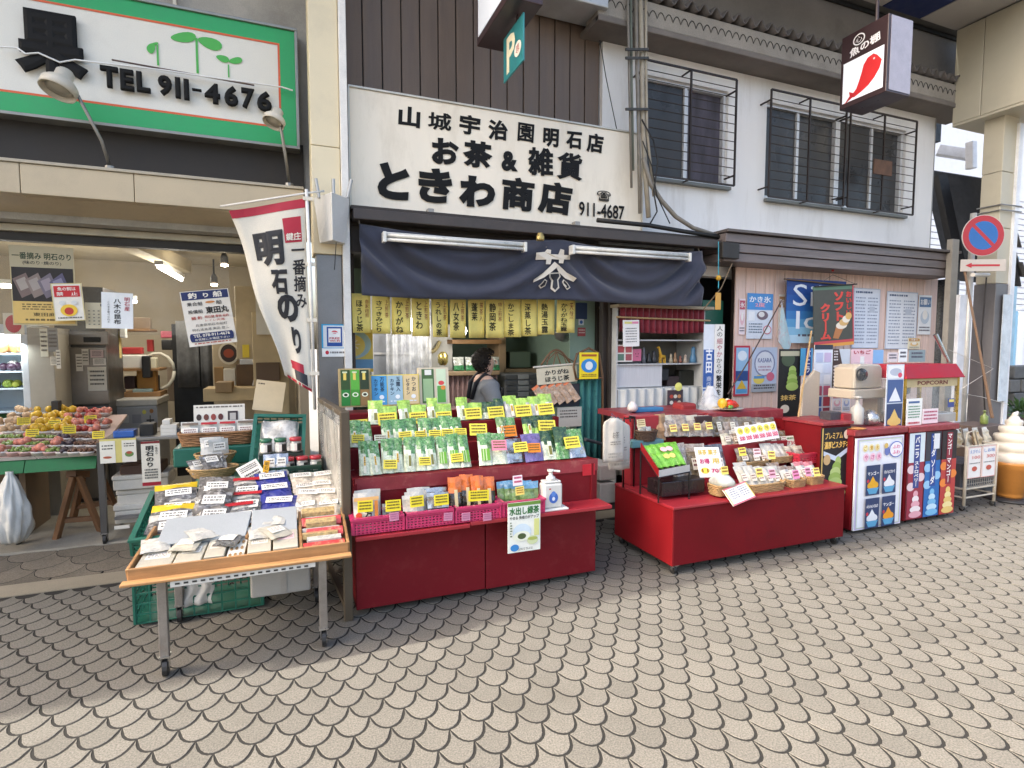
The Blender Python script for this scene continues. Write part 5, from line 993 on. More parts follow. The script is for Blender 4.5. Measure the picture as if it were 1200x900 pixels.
# ================================================================ TEA STAND
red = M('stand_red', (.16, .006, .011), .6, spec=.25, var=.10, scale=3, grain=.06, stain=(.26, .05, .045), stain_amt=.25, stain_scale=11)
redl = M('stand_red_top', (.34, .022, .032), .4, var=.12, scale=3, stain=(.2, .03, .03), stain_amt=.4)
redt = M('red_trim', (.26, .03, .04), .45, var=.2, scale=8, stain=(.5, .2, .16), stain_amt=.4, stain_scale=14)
TX0, TX1 = .325, 1.835; TS = .50
ts = thing('tea_stand', 'stepped dark red tea display stand on casters in front of the shop', 'display stand', ((TX0 + TX1) / 2, 3.4, 0))
xm = P(569, 640, 3.12).x
MB().box(TX0, xm - .003, 3.12, 3.15, .04, TS - .03).build('front_panel', red, ts, bev=.004); MB().box(xm + .003, TX1, 3.12, 3.15, .036, TS - .03).build('front_panel', red, ts, bev=.004)
for x in (TX0, TX1 - .02): MB().box(x, x + .02, 3.152, 3.9, .04, .74).build('side_panel', red, ts, bev=.003)
MB().box(TX0 + .03, TX1 - .03, 3.2, 3.85, .06, .1).build('bottom_board', K('1a0c0c'), ts)
for x, y in ((TX0 + .06, 3.2), (TX1 - .1, 3.22), (.98, 3.2), (TX0 + .06, 3.8), (TX1 - .08, 3.8)): caster(ts, x, y, .045, .02)
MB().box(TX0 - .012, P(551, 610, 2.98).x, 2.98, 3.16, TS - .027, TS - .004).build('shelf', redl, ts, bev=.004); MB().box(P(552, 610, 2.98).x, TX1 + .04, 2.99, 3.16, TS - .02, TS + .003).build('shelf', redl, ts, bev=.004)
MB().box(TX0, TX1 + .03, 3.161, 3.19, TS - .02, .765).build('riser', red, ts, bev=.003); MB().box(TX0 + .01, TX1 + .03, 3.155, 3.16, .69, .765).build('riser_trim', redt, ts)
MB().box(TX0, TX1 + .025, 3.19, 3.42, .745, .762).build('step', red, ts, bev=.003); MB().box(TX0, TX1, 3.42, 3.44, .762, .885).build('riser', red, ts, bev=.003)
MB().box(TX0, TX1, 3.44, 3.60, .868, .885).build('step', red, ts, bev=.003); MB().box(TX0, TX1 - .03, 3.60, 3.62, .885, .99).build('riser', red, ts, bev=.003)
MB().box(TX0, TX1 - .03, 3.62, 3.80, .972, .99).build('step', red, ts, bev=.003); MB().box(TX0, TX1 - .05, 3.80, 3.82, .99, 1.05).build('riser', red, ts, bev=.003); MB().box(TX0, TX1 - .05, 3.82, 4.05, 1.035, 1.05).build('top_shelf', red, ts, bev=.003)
q = rect(683, 544, 697, 557, 3.152); MB().box(q[0], q[1], 3.1525, 3.1545, q[2], q[3]).build('red_tape', M('red_tape', (.5, .015, .03), .3), ts)
def row(pre, gp, Y, z, lean, items, sd):
    for k, it in enumerate(items):
        x0, x1, h, mats, band, diag, dr = it; a = P(x0, 530, Y).x; b_ = P(x1, 530, Y).x
        bag('tea_pouch', pre % ORD[k], 'tea pouch', ((a + b_) / 2, Y + random.uniform(-.006, .006), z), (b_ - a) * random.uniform(1.04, 1.16), h * random.uniform(.95, 1.05), .028, mats, lean + random.uniform(-.08, .1), random.uniform(-.14, .14), sd + k, band, diag, draw=dr, group=gp)
sash = lambda p: (p.rect(.38, .42, .60, .95, 'e9e6d2'), p.rect(.42, .48, .56, .74, 'dcb030'), p.lines(.44, .52, .55, .7, 3, '5a4010', .4))
sash2 = lambda p: (p.rect(.36, .40, .62, .9, 'e4e6d4'), p.rect(.4, .55, .6, .85, '7c7a3a'))
sash3 = lambda p: (p.rect(.2, .5, .8, .86, '6fae36'), p.rect(.3, .5, .36, .86, 'd9e4b8'), p.rect(.5, .5, .56, .86, 'd9e4b8'))
A = [tea_top, tea_low]
row('%s green and white tea pouch from the left in the front left row', 'front left row of tea pouches', 3.235, .765, .42, [(421 + 13.2 * k, 434 + 13.2 * k, .205, A, .42, .3, [sash, sash, None, sash, sash2, None, sash2, sash3, sash3, sash3][k]) for k in range(10)], 100)
row('%s green and white tea pouch from the left in the middle left row', 'middle left row of tea pouches', 3.47, .887, .42, [(x, x + 14, .165, A, .5, .25, [sash, None, sash, sash2, None, sash, sash, None, sash][k]) for k, x in enumerate((409, 424, 449, 463, 477, 491, 504, 517, 530))], 130)
row('%s bright green tea pouch from the left in the top row', 'top row of tea pouches', 3.655, .992, .38, [(433, 449, .165, [tea_bri, tea_low], .5, .3, sash2), (449, 466, .12, [tea_bri, tea_low], .8, 0, None), (470, 484, .165, [tea_bri, tea_low], .5, .3, sash2), (484, 500, .12, [tea_bri, tea_low], .8, 0, None), (502, 514, .165, [tea_bri, tea_low], .5, .3, sash2), (514, 530, .12, [tea_bri, tea_low], .8, 0, None), (537, 550, .16, [tea_bri, tea_low], .5, .3, sash2), (550, 566, .12, [tea_bri, tea_low], .8, 0, None), (567, 581, .13, [tea_drk, tea_low], .6, 0, sash2), (581, 592, .14, [tea_drk, tea_bri], .6, 0, sash), (594, 608, .17, [tea_bri, whitep], .5, .5, sash), (607, 622, .15, [tea_bri, whitep], .4, -.5, sash2), (622, 635, .16, [tea_bri, whitep], .5, .4, sash), (635, 650, .17, [tea_bri, whitep], .5, -.4, sash2)], 160)
row('%s striped green tea pouch from the left in the middle right row', 'middle right row of tea pouches', 3.47, .887, .42, [(584, 594, .15, [grnp, tea_low], .5, 0, sash), (594, 606, .14, [tea_top, whitep], .5, 0, None), (615, 628, .14, [tea_drk, tea_bri], .5, .4, sash), (628, 641, .14, [tea_drk, tea_bri], .5, -.4, sash), (641, 653, .145, [tea_drk, tea_low], .5, .2, sash2)], 190)
row('%s tea pouch from the left in the front right row', 'front right row of tea pouches', 3.235, .765, .42, [(562, 577, .205, A, .4, .3, sash3), (577, 594, .20, A, .4, .3, None), (594, 616, .165, [foil, foil], .3, 0, None), (617, 638, .185, [purp, purp], .3, 0, None), (638, 654, .20, [tea_drk, tea_low], .6, .5, sash2), (653, 668, .21, [tea_drk, tea_top], .6, .3, None), (667, 687, .20, [tea_top, foil], .5, .2, None)], 220)
def pcs(lst, Y, z, pre, sd, lean=.4):
    for k, it in enumerate(lst):
        x0, x1, dz = it[:3]; a = P(x0, 520, Y).x; b_ = P(x1, 520, Y).x
        card(pre % ORD[k], ((a + b_) / 2, Y, z + dz), b_ - a, (b_ - a) * .68, lean, random.uniform(-.08, .08), it[3] if len(it) > 3 else 'f6e44e', seed=sd + k)
pcs([(449, 465, .03), (491, 505, .035), (529, 543, .04), (577, 594, .09, 'e88aa0'), (603, 619, .07), (619, 634, .06, 'ef8a1e'), (663, 681, .07)], 3.222, .765, '%s price card from the left along the front row of tea pouches', 0)
pcs([(412, 427, .03), (439, 454, .02, 'e7e3cc'), (468, 483, .03), (487, 501, .03), (503, 517, .03), (518, 532, .03), (533, 547, .03), (551, 571, .03), (588, 606, .01, 'ef8a1e'), (632, 652, .02)], 3.455, .887, '%s price card from the left along the middle row of tea pouches', 3)
pcs([(411, 432, -.03), (444, 466, .0), (481, 501, .0), (512, 530, .0), (546, 565, .01), (573, 592, .01), (605, 624, .01), (632, 650, .015)], 3.632, .992, '%s price card from the left along the top row of tea pouches', 6)
# pink baskets on the shelf
pink = M('pink_plastic', (.55, .035, .13), .35, var=.1, scale=10, coat=.2)
def pbasket(lab, x0, x1, h=.075):
    Y0, Y1 = 3.0, 3.14; a = P(x0, 600, Y0).x; b_ = P(x1, 600, Y0).x
    m = Matrix.Translation(((a + b_) / 2, (Y0 + Y1) / 2, TS + .006)); o = lattice_crate('pink_basket', lab, m, b_ - a, Y1 - Y0, h, pink, 'pink baskets on the tea stand shelf', nx=13, nz=5, cat='basket'); return a, b_
pbasket('pink slotted basket at the left end of the tea stand shelf', 413, 473); pbasket('second pink slotted basket from the left on the tea stand shelf', 476, 531); pbasket('third pink slotted basket from the left on the tea stand shelf', 534, 586); pbasket('pink slotted basket behind the green tea poster', 590, 637)
def sb(nm, lab, x0, x1, h, mats, band=.3, dr=None, Y=3.07, z=TS + .012, t=.03, sd=0, lean=.15, yaw=0.):
    a = P(x0, 590, Y).x; b_ = P(x1, 590, Y).x; return bag(nm, lab, 'packet', ((a + b_) / 2, Y, z), b_ - a, h, t, mats, lean, yaw, sd, band, 0, draw=dr)
def yosh(p): p.rect(.03, .03, .97, .13, 'e0b070'); p.text('芳', .42, .33, .72, .62, '1f1c1a', .03); p.disc(.2, .55, .12, .1, 'd8542a'); p.rect(.8, .15, .93, .9, 'd98a3c')
for k in range(3): sb('rice_tea_packet', ['white and orange packet with a black character in the left pink basket', 'second white and orange packet behind the first', 'third white and orange packet at the back of the left pink basket'][k], 414 + k, 445 + k, .185 + .01 * k, [whitep, whitep], .2, yosh if k == 0 else None, 3.03 + .025 * k, sd=k)
sb('dark_packet', 'small dark clear packet in the left pink basket', 448, 470, .13, [foil, darkp], .25, None, 3.04, sd=4)
for k in range(3): sb('white_packet', ['white packet left in the second pink basket', 'second white packet behind it in the second pink basket', 'third white packet behind it in the second pink basket'][k], 472 + 3 * k, 497 + 4 * k, .165 + .012 * k, [whitep, whitep], .2, None, 3.025 + .03 * k, sd=k + 5)
sb('silver_packet', 'silver and black packet right in the second pink basket', 501, 527, .165, [foil, foil], .6, lambda p: p.rect(.1, .5, .9, .95, '3a3a3c'), 3.03, sd=9); sb('silver_packet', 'silver packet at the back of the second pink basket', 495, 525, .18, [foil, foil], .5, None, 3.08, sd=10)
for k in range(4): sb('roasted_tea_packet', '%s orange topped roasted tea packet from the left on the tea stand shelf' % ORD[k], [527, 541, 554, 566][k], [543, 557, 569, 582][k], [.24, .245, .235, .22][k], [orangep, blackleaf], .32, lambda p: p.rect(.38, .3, .62, .8, 'd7c89a'), 3.04 + .015 * (k % 2), sd=k + 12, lean=.2)
for k in range(4): sb('cold_tea_packet', '%s blue and green tea bag packet from the left behind the green tea poster' % ORD[k], [583, 592, 600, 610][k], [607, 616, 624, 632][k], .165, [bluep, grnp], .3, None, 3.05 + .02 * (3 - k), TS + .02, sd=k + 18, lean=.12)
p = P(607, 569, 3.03); card('pink heart shaped price card on the blue tea packets', p, .06, .06, .1, 0, 'f4e6ea', None, 'price card', 'price_card', 'c23a6a', 2); card('round yellow price card under the pink one on the blue tea packets', p - Vector((-.01, .01, .055)), .055, .05, .1, 0, 'f0dc70', None, ink_='a06a20')
for k, (x0, x1, y) in enumerate(((419, 437, 594), (452, 470, 593), (481, 497, 588), (509, 526, 586), (549, 573, 581))): q = P((x0 + x1) / 2, y + 6, 2.99); card('%s large yellow price card from the left on the shelf baskets' % ORD[k], q, P(x1, y, 2.99).x - P(x0, y, 2.99).x, .06, .1, 0, 'ecd92e', 'yellow cards on the shelf baskets', seed=k)
for k, x in enumerate((462, 525, 546, 571)): q = P(x, 606, 2.987); card('%s small pale tag from the left on the front of the pink baskets' % ORD[k], q - Vector((0, 0, .02)), .05, .045, 0, 0, 'cf8aa6', 'pale tags on the pink baskets', 'tag', 'price_tag', 'b06a8a', seed=k)
# poster on the stand
def mizu(p):
    p.rect(0, 0, 1, .07, '6a8f3c'); p.text('水出し緑茶', .04, .09, .96, .25, '1f6a2c', .03); p.text('やせる 免疫力がアップ', .05, .27, .95, .34, '26302a', .02); p.rect(.8, .36, .96, .7, 'd5d88a')
    p.disc(.42, .6, .28, .17, 'cfe0ea'); p.disc(.42, .68, .26, .1, 'e9edd8'); p.disc(.42, .68, .13, .06, '4a5a34'); p.disc(.75, .78, .17, .09, 'cdd8a8'); p.disc(.75, .75, .15, .035, 'a8b45a'); p.disc(.2, .9, .13, .07, '3a86c8'); p.lines(.3, .92, .75, .97, 2, '8a8a84', .4); p.lines(.06, .38, .12, .7, 6, '6a7a5a', .5)
board('tea_poster', 'white poster of cold brewed green tea on the front of the red stand', 'poster', (595, 588, 633, 646), 2.972, 'eceee4', mizu, .004)
# pump bottle on a tray
o = MB().box(*rect(636, 593, 665, 598, 3.02)[:2], 3.0, 3.12, TS + .004, TS + .016).build('white_tray', K('dcdcd6'), None, bev=.004); tag(o, 'small white tray under the pump bottle on the red shelf', 'tray')
pb = P(646, 590, 3.05); pz_ = TS + .017
bo = thing('pump_bottle', 'white sanitiser pump bottle with blue emblem on the red shelf', 'bottle', (pb.x, 3.06, pz_)); wp = M('bottle_white', (.66, .66, .62), .35, coat=.3)
MB().box(pb.x - .062, pb.x + .062, 3.02, 3.10, pz_, pz_ + .15).build('body', wp, bo, bev=.012); MB().box(pb.x - .055, pb.x + .055, 3.025, 3.095, pz_ + .151, pz_ + .165).build('shoulder', wp, bo, bev=.01)
MB().lathe((pb.x, 3.06, pz_ + .165), [(.03, 0), (.028, .02), (.014, .028), (.012, .05), (.022, .054), (.022, .064), (.01, .066)], 14).build('pump', wp, bo, True); MB().bar((pb.x, 3.06, pz_ + .224), (pb.x + .05, 3.03, pz_ + .22), .016, .012).build('spout', wp, bo, bev=.003)
pp = Print((pb.x - .05, 3.0195, pz_ + .13), X3, -Z3, .1, .12, .001); pp.disc(.5, .55, .3, .28, '3f68b8'); pp.disc(.5, .35, .15, .14, '5a84cc'); pp.disc(.5, .6, .1, .1, 'd8dfee'); pp.rect(.2, .05, .32, .12, 'b83a3a'); pp.build(bo, 'emblem')
# boxes on the back shelf
def tb(lab, r, Y, fn, base, d=.05, lean=.12): return board('display_box', lab, 'display box', r, Y, base, fn, d, lean=lean)
def three(p):
    for i, (a, c_, e) in enumerate((('2c4a1e', '20340f', '1f7a2c'), ('57a83a', '3c8c28', '2f8c30'), ('24361c', '30281c', '8a6a3c'))):
        u = .06 + .3 * i; p.rect(u, .04, u + .28, .96, a); p.rect(u, .55, u + .28, .96, e if i != 1 else c_); p.rect(u + .08, .12, u + .17, .3, 'e2c860'); p.disc(u + .14, .68, .1, .06, 'dfe6cc', 14); p.disc(u + .14, .68, .06, .035, c_, 12); p.rect(u + .05, .08, u + .2, .12, 'd0d8b0')
tb('framed box of three green tea pouches at the left end of the top shelf', (397, 432, 434, 477), 3.92, three, 'a89568')
def ktk(p):
    for i, (cl, t1, t2) in enumerate((('4f9fd2', '万能茶', 'カテキン'), ('9dbccb', '玉露入', 'カテキン'), ('e0c896', 'かつお', 'ビタミン'))):
        u = .02 + .325 * i; p.rect(u, .03, u + .31, .97, cl); p.text(t1, u + .17, .08, u + .26, .55, '1c2c40', .02, True); p.text(t2, u + .05, .14, u + .13, .66, '1c2c40', .02, True); p.disc(u + .2, .72, .05, .07, 'eef2f4', 10); p.lines(u + .05, .84, u + .26, .92, 1, 'e8eef0', .5)
tb('yellow backed trio of blue, grey and tan tea cards on the top shelf', (434, 439, 491, 475), 3.93, ktk, 'ecd25a', .02)
def frm(p): p.rect(.1, .04, .5, .96, '4a6a3c'); p.rect(.14, .3, .46, .9, '9ab88a'); p.rect(.58, .04, .9, .96, 'cfe0c0'); p.rect(.6, .5, .88, .95, '5aa04a'); p.disc(.74, .42, .1, .06, 'd84a4a'); p.disc(.8, .55, .08, .06, 'e08a3a'); p.rect(.2, .06, .42, .2, 'e9e9e0')
tb('pale wooden frame box of tea packets at the right of the tea cards', (490, 431, 525, 474), 3.96, frm, 'd8cbb0', .05)

# ================================================================ NAVY CURTAIN, TUBES, YELLOW SLIPS
NY = 4.24
nav = M('noren_navy', (.036, .041, .066), .9, var=.2, scale=6, sheen=.3, stain=(.07, .08, .11), stain_amt=.4)
nc = thing('shop_curtain', 'wide navy cloth curtain with a tea character across the shop front', 'curtain', (2, NY, 1.9))
n0 = P(421, 262, NY); n1 = P(823, 294, NY); nb0 = P(424, 346, NY); nb1 = P(822, 358, NY)
def npt(u, v, d=0.):
    top = n0.lerp(n1, u); bot = nb0.lerp(nb1, u); sag = .05 * math.sin(math.pi * min(1, u / .53)) if u < .53 else .055 * math.sin(math.pi * (u - .53) / .47)
    top = top - Vector((0, 0, sag * .9)); bot = bot - Vector((0, 0, .012 * math.sin(u * 9)))
    q = top.lerp(bot, v); loc = (u / .53 if u < .53 else (u - .53) / .47)
    fold = .036 * math.sin(10 * (v + 1.3 * (loc - .5) ** 2 * 2) + 2 * loc) * math.sin(math.pi * v) + .024 * math.sin(23 * (v * .8 + (loc - .5) ** 2 * 3)) * math.sin(math.pi * v)
    fold *= min(1, .12 + abs(u - .515) * 9)
    return q + Vector((0, fold - .02 * math.sin(math.pi * v) - d, 0))
MB().grid(lambda u, v: npt(u, v), 120, 24).build('cloth', nav, nc, True, solid=.003)
em = MB()
eu0 = (P(622, 322, NY).x - n0.x) / (n1.x - n0.x); eu1 = (P(671, 322, NY).x - n0.x) / (n1.x - n0.x)
def emp(pts, k, d): em.mat(k).add([npt(eu0 + (eu1 - eu0) * x, .16 + .72 * y, d) for x, y in pts], [tuple(range(len(pts) - 1, -1, -1))])
emp([(.1, .08), (.3, .06), (.36, .0), (.44, .02), (.42, .12), (.60, .13), (.66, .0), (.76, .02), (.74, .14), (.9, .12), (.9, .22), (.72, .25), (.7, .34), (.6, .33), (.61, .25), (.43, .24), (.4, .36), (.28, .36), (.3, .25), (.1, .24)], 0, .02)
emp([(.5, .30), (.56, .42), (.44, .52), (.25, .66), (0, .78), (.0, .72), (.2, .58), (.38, .42)], 0, .021); emp([(.5, .30), (.62, .40), (.78, .54), (1.0, .66), (.96, .74), (.76, .68), (.6, .54), (.52, .42)], 0, .022)
emp([(.36, .56), (.62, .54), (.66, .64), (.6, .72), (.62, .9), (.52, 1.0), (.42, .92), (.44, .74), (.36, .66)], 0, .02); emp([(.39, .59), (.6, .57), (.62, .63), (.57, .71), (.58, .88), (.52, .95), (.46, .89), (.48, .73), (.40, .65)], 1, .024)
emp([(.26, .7), (.33, .74), (.3, .86), (.18, .92), (.12, .86), (.2, .78)], 0, .02); emp([(.25, .73), (.30, .75), (.28, .84), (.19, .89), (.15, .86), (.22, .79)], 1, .024)
emp([(.72, .7), (.82, .78), (.9, .88), (.82, .94), (.72, .84), (.68, .76)], 0, .02); emp([(.73, .73), (.80, .79), (.86, .87), (.81, .91), (.74, .83), (.71, .77)], 1, .024)
em.build('emblem', [K('cfc7b8'), K('23252c')], nc)
for k, (x, y) in enumerate(((421, 262), (640, 290), (820, 296))): q = P(x, y, NY); MB().tube([q, q + Vector((0, .05, .09))], .005, 6).build('hook', K('8a8478'), nc)
tubw = M('unlit_tube', (.66, .66, .62), .3, coat=.3)
for k, (a, c_, lab) in enumerate((((450, 277), (614, 289), 'white double fluorescent lamp under the left half of the signboard'), ((670, 292), (806, 301), 'white double fluorescent lamp under the right half of the signboard'))):
    p, q = P(*a, 4.16), P(*c_, 4.16); o = thing('fluorescent_lamp', lab, 'lamp', (p + q) / 2)
    for dz in (-.014, .018): MB().tube([p + Vector((0, -.02, dz - .01)), q + Vector((0, -.02, dz - .01))], .013, 8).build('tube', tubw, o, True)
    MB().bar(p + Vector((0, .02, .004)), q + Vector((0, .02, .004)), .04, .06).build('housing', M('tube_housing', (.60, .60, .57), .4), o, bev=.004)
    for e in (p, q): MB().box(e.x - .012, e.x + .012, e.y - .04, e.y + .03, e.z - .045, e.z + .03).build('end_cap', tubw, o, bev=.003)
g_ = P(633, 282, 4.15); o = MB().lathe(g_, [(.0, .0), (.03, .0), (.034, .01), (.034, .03), (.025, .05), (.02, .06)], 14).build('brass_bell', M('brass', (.42, .32, .12), .35, metal=.8)); tag(o, 'small round brass disc hanging between the two fluorescent lamps', 'ornament')
slip = M('slip_yellow', (.86, .72, .20), .6, var=.10, scale=6, stain=(.82, .72, .32), stain_amt=.4)
SLY = 4.42
names = ['ほうじ茶', 'さつきみどり', 'かりがね', 'ときわ', 'うれしの茶', '八女茶', '蓬莱', '静岡茶', 'かごしま茶', '深蒸し茶', '熱湯玉露', 'かりがね玉露']; side = ['自家焙煎', '上煎茶', '上煎茶', '上煎茶', '上煎茶', '上煎茶', '抹茶入', '特上煎茶', '', '', '', '天然']
sxs = [(412, 434), (436, 457), (459, 481), (482, 503), (505, 525), (527, 546), (548, 568), (569, 590), (591, 610), (611, 629), (630, 650), (653, 674)]
for k, (a, c_) in enumerate(sxs):
    q0, q1 = P(a, 350, SLY), P(c_, 350, SLY); zt = P((a + c_) / 2, 344 + (a - 412) * .02, SLY).z; zb_ = P((a + c_) / 2, [390, 391, 392, 394, 395, 396, 396, 396, 395, 394, 392, 390][k], SLY).z; wd_ = q1.x - q0.x; tw = random.uniform(-.05, .05)
    o = thing('menu_slip', 'yellow hanging tea name slip, %s from the left under the navy curtain' % ORD[k], 'slip', (q0.x + wd_ / 2, SLY, zb_), 'yellow tea name slips')
    def sf_(u, v, d=0., q0=q0, wd_=wd_, zt=zt, zb_=zb_, tw=tw, k=k): return (q0.x + wd_ * u + .012 * tw * 10 * v, SLY + .02 * math.sin(3 * u + k) * v + tw * (u - .5) * v - d, zt + (zb_ - zt) * v)
    MB().grid(lambda u, v: sf_(u, v), 5, 5).build('paper', slip, o, True, solid=.0015)
    t = MB(); vs, fs_, ar = text2d(names[k], .015, True, 2); n_ = len(names[k]); vh = min(.85, .24 * n_ if n_ < 4 else .85); t.mat(0).add([sf_(.20 + .38 * x, .17 + (vh - .06) * (1 - y), .004) for x, y, zz in vs], fs_)
    if side[k]: vs, fs_, ar = text2d(side[k], 0, True, 1); t.mat(1).add([sf_(.7 + .2 * x, .15 + .45 * (1 - y), .004) for x, y, zz in vs], fs_)
    t.build('lettering', [K('1c1712'), K('8a3420')], o)
# ================================================================ TEA SHOP INSIDE
def poster_sun(p):
    p.rect(0, 0, 1, .8, 'd8c25a'); p.disc(.45, .35, .5, .34, '9fc0d0'); p.disc(.42, .38, .36, .26, 'e6d070')
    for a in range(8): p.poly([(.42, .36), (.42 + .22 * math.cos(a * .785), .36 - .15 * math.sin(a * .785)), (.42 + .2 * math.cos(a * .785 + .2), .36 - .13 * math.sin(a * .785 + .2))][::-1], 'f2ead0')
    p.rect(0, .7, 1, .95, '6a9cc4'); p.rect(0, .92, 1, 1, 'e0b840')
board('sun_poster', 'yellow and blue poster of a star behind the left end of the tea stand', 'poster', (395, 386, 437, 436), 4.72, 'd8c25a', poster_sun)
wn = thing('lace_window', 'white window with thin curtains inside the tea shop', 'window', (P(465, 410, 5.6).x, 5.6, 1)); q = rect(436, 372, 492, 442, 5.6)
MB().box(q[0], q[1], 5.62, 5.66, q[2] - .3, q[3] + .2).build('pane', M('bright_pane', (.38, .40, .45), .4), wn)
for u in (0, .5, 1): x = q[0] + (q[1] - q[0]) * u; MB().box(x - .012, x + .012, 5.58, 5.62, q[2] - .3, q[3] + .2).build('frame', K('d8d8dc'), wn)
for v in (.25, .6): z = q[3] + (q[2] - q[3]) * v; MB().box(q[0], q[1], 5.585, 5.615, z - .01, z + .01).build('glazing_bar', K('d8d8dc'), wn)
MB().grid(lambda u, v: (q[0] + .12 + (q[1] - q[0]) * .95 * u, 5.5 + .02 * math.sin(34 * u), q[3] + .2 - (q[3] - q[2] + .5) * v), 50, 2).build('curtain', clear('lace', (.75, .76, .8), .5, .6), wn, True)
bx_('wall_board', 'white wall board with a pale arch beside the lace window', 'panel', (492, 380, 530, 436), 5.8, 5.84, M('panel_white', (.58, .57, .53), .6), 0)
o = MB().tube([P(498 + 1.1 * k * 2, 400 + 12 * math.sin(math.pi * k / 8), 5.75) for k in range(9)], .02, 8).build('gold_ring', K('b8a878'), None, True); tag(o, 'pale gold curved handle on the white wall board', 'handle')
o = MB().lathe(P(519, 428, 5.3), [(.03, 0), (.05, .03), (.05, .1), (.02, .13)], 14).build('gold_caddy', M('gold_tin', (.45, .36, .12), .3, metal=.8), None, True); tag(o, 'small gold tea caddy on the inner counter', 'caddy')
ctr = thing('inner_counter', 'wooden inner counter with pink pleated curtain beside the shop woman', 'counter', (P(550, 450, 5.3).x, 5.3, 0)); q = rect(522, 430, 586, 440, 5.3)
MB().box(q[0], q[1], 5.3, 5.7, q[2], q[2] + .04).build('counter_top', M('counter_wood', (.32, .22, .13), .5, var=.2), ctr, bev=.005)
MB().grid(lambda u, v: (q[0] + (q[1] - q[0]) * u, 5.36 + .025 * math.sin(70 * u), q[2] - (q[2] - .1) * v), 80, 2).build('pleated_curtain', M('pink_cloth', (.42, .27, .25), .8), ctr, True)
bx_('inner_shelf', 'dark wooden shelf above the packed trays inside the tea shop', 'shelf', (530, 398, 588, 403), 5.6, 5.9, wd2, .003)
for k in range(4): x0 = 531 + 14 * k; bag('vegetable_pack', '%s clear green pack from the left on the inner counter' % ORD[k], 'packet', (P(x0 + 7, 425, 5.45).x, 5.45, q[2] + .042), .11, .14, .04, [M('clear_pack', (.45, .47, .43), .2, var=.4, scale=30, coat=.7), M('green_pack', (.05, .22, .09), .3, var=.5, scale=40)], .2, 0, k, .62)
for px, py, Y, lab in ((540, 395, 5.2, 'round white lamp globe above the woman'), (482, 388, 5.2, 'white lamp tube between the yellow slips'),):
    p = P(px, py, Y); o = thing('inner_lamp', lab, 'lamp', p); MB().lathe(p, [(.01, .0), (.045, .02), (.06, .06), (.045, .1), (.012, .12)], 16).build('globe', M('lit_globe', (1, .98, .94), .3, emit=6, var=0, grain=0), o, True); MB().tube([p + Vector((0, 0, .12)), (p.x, p.y, 2.42)], .006, 6).build('cord', K('d0d0cc'), o)
    l = bpy.data.lights.new('globe_light', 'POINT'); l.energy = 1.6; l.color = (1, .95, .86); l.shadow_soft_size = .08; lo = bpy.data.objects.new('globe_light', l); COL.objects.link(lo); lo.location = p + Vector((0, -.1, -.05)); lo.parent = o; lo.matrix_parent_inverse = Matrix.Translation(-p)
sv = thing('inner_shelving', 'wooden shelving with a pale green back right of the woman', 'shelving', (P(620, 430, 5.9).x, 5.9, 0))
for r_ in ((590, 388, 652, 393), (590, 432, 652, 438)): q = rect(*r_, 5.7); MB().box(q[0], q[1], 5.7, 6.1, q[2], q[3]).build('board', M('counter_wood'), sv, bev=.004)
for a, c_ in ((585, 593), (640, 643)): q = rect(a, 360, c_, 560, 5.7); MB().box(q[0], q[1], 5.7, 6.1, .03, 2.2).build('upright', M('counter_wood'), sv, bev=.004)
bx_('storage_tin', 'grey green storage tin on the inner shelving', 'tin', (598, 412, 622, 431), 5.75, 5.95, K('5a6a5c'), .01)
dr = thing('drawer_unit', 'grey drawer unit with small drawers below the inner shelving', 'drawers', (P(620, 460, 5.35).x, 5.35, 0)); q = rect(592, 438, 634, 480, 5.35); MB().box(q[0], q[1], 5.36, 5.7, .03, q[3]).build('casing', M('drawer_grey', (.2, .2, .2), .5), dr, bev=.004)
for i in range(3):
    for j in range(5): MB().box(q[0] + (q[1] - q[0]) * (i + .06) / 3, q[0] + (q[1] - q[0]) * (i + .94) / 3, 5.34, 5.36, q[3] - .06 * (j + 1) + .005, q[3] - .06 * j - .01).build('drawer', M('drawer_face%d' % (i % 2), (.32, .32, .32) if i == 1 else (.1, .1, .1), .4), dr, bev=.003)
hb = thing('hanging_ladle', 'metal mesh ladle hanging over the tea scales', 'ladle', P(662, 395, 5.0)); p = P(661, 395, 4.95)
MB().lathe(p - Vector((0, 0, .05)), [(.02, 0), (.08, .03), (.11, .09), (.115, .1), (.105, .09), (.07, .035)], 18).build('bowl', M('mesh_metal', (.4, .4, .4), .3, metal=.8), hb, True); MB().tube([p + Vector((.1, 0, .05)), p + Vector((.14, 0, .42))], .012, 8).build('handle', M('mesh_metal'), hb)
# hanger with hojicha scroll
hg = thing('hanging_scroll', 'cream scroll with two lines of lettering hung from a bent cane hanger', 'scroll', P(652, 440, 4.5)); 
cane = M('cane', (.16, .085, .04), .5, var=.2)
MB().tube([P(634 + 36 * k / 10, 428 - 18 * math.sin(math.pi * k / 10), 4.52) for k in range(11)], .010, 8).build('cane_arch', cane, hg, True)
for a, c_ in (((640, 424), (652, 412)), ((652, 412), (648, 430)), ((652, 412), (658, 430)), ((652, 412), (676, 426)), ((644, 416), (640, 430)), ((660, 416), (666, 430))): MB().tube([P(*a, 4.52), P(*c_, 4.52)], .005, 6).build('cane_strut', cane, hg)
MB().tube([P(625, 430.5, 4.5), P(678, 426, 4.5)], .009, 8).build('scroll_rod', K('d8d0c0'), hg)
board('scroll_sheet', '', '', (629, 430, 676, 449), 4.49, 'd9ceb2', lambda p: (p.text('かりがね', .2, .14, .8, .46, '2a2c28', .03), p.text('ほうじ茶', .2, .54, .8, .88, '2a2c28', .03)), .003, rot=-.07, parent=hg)
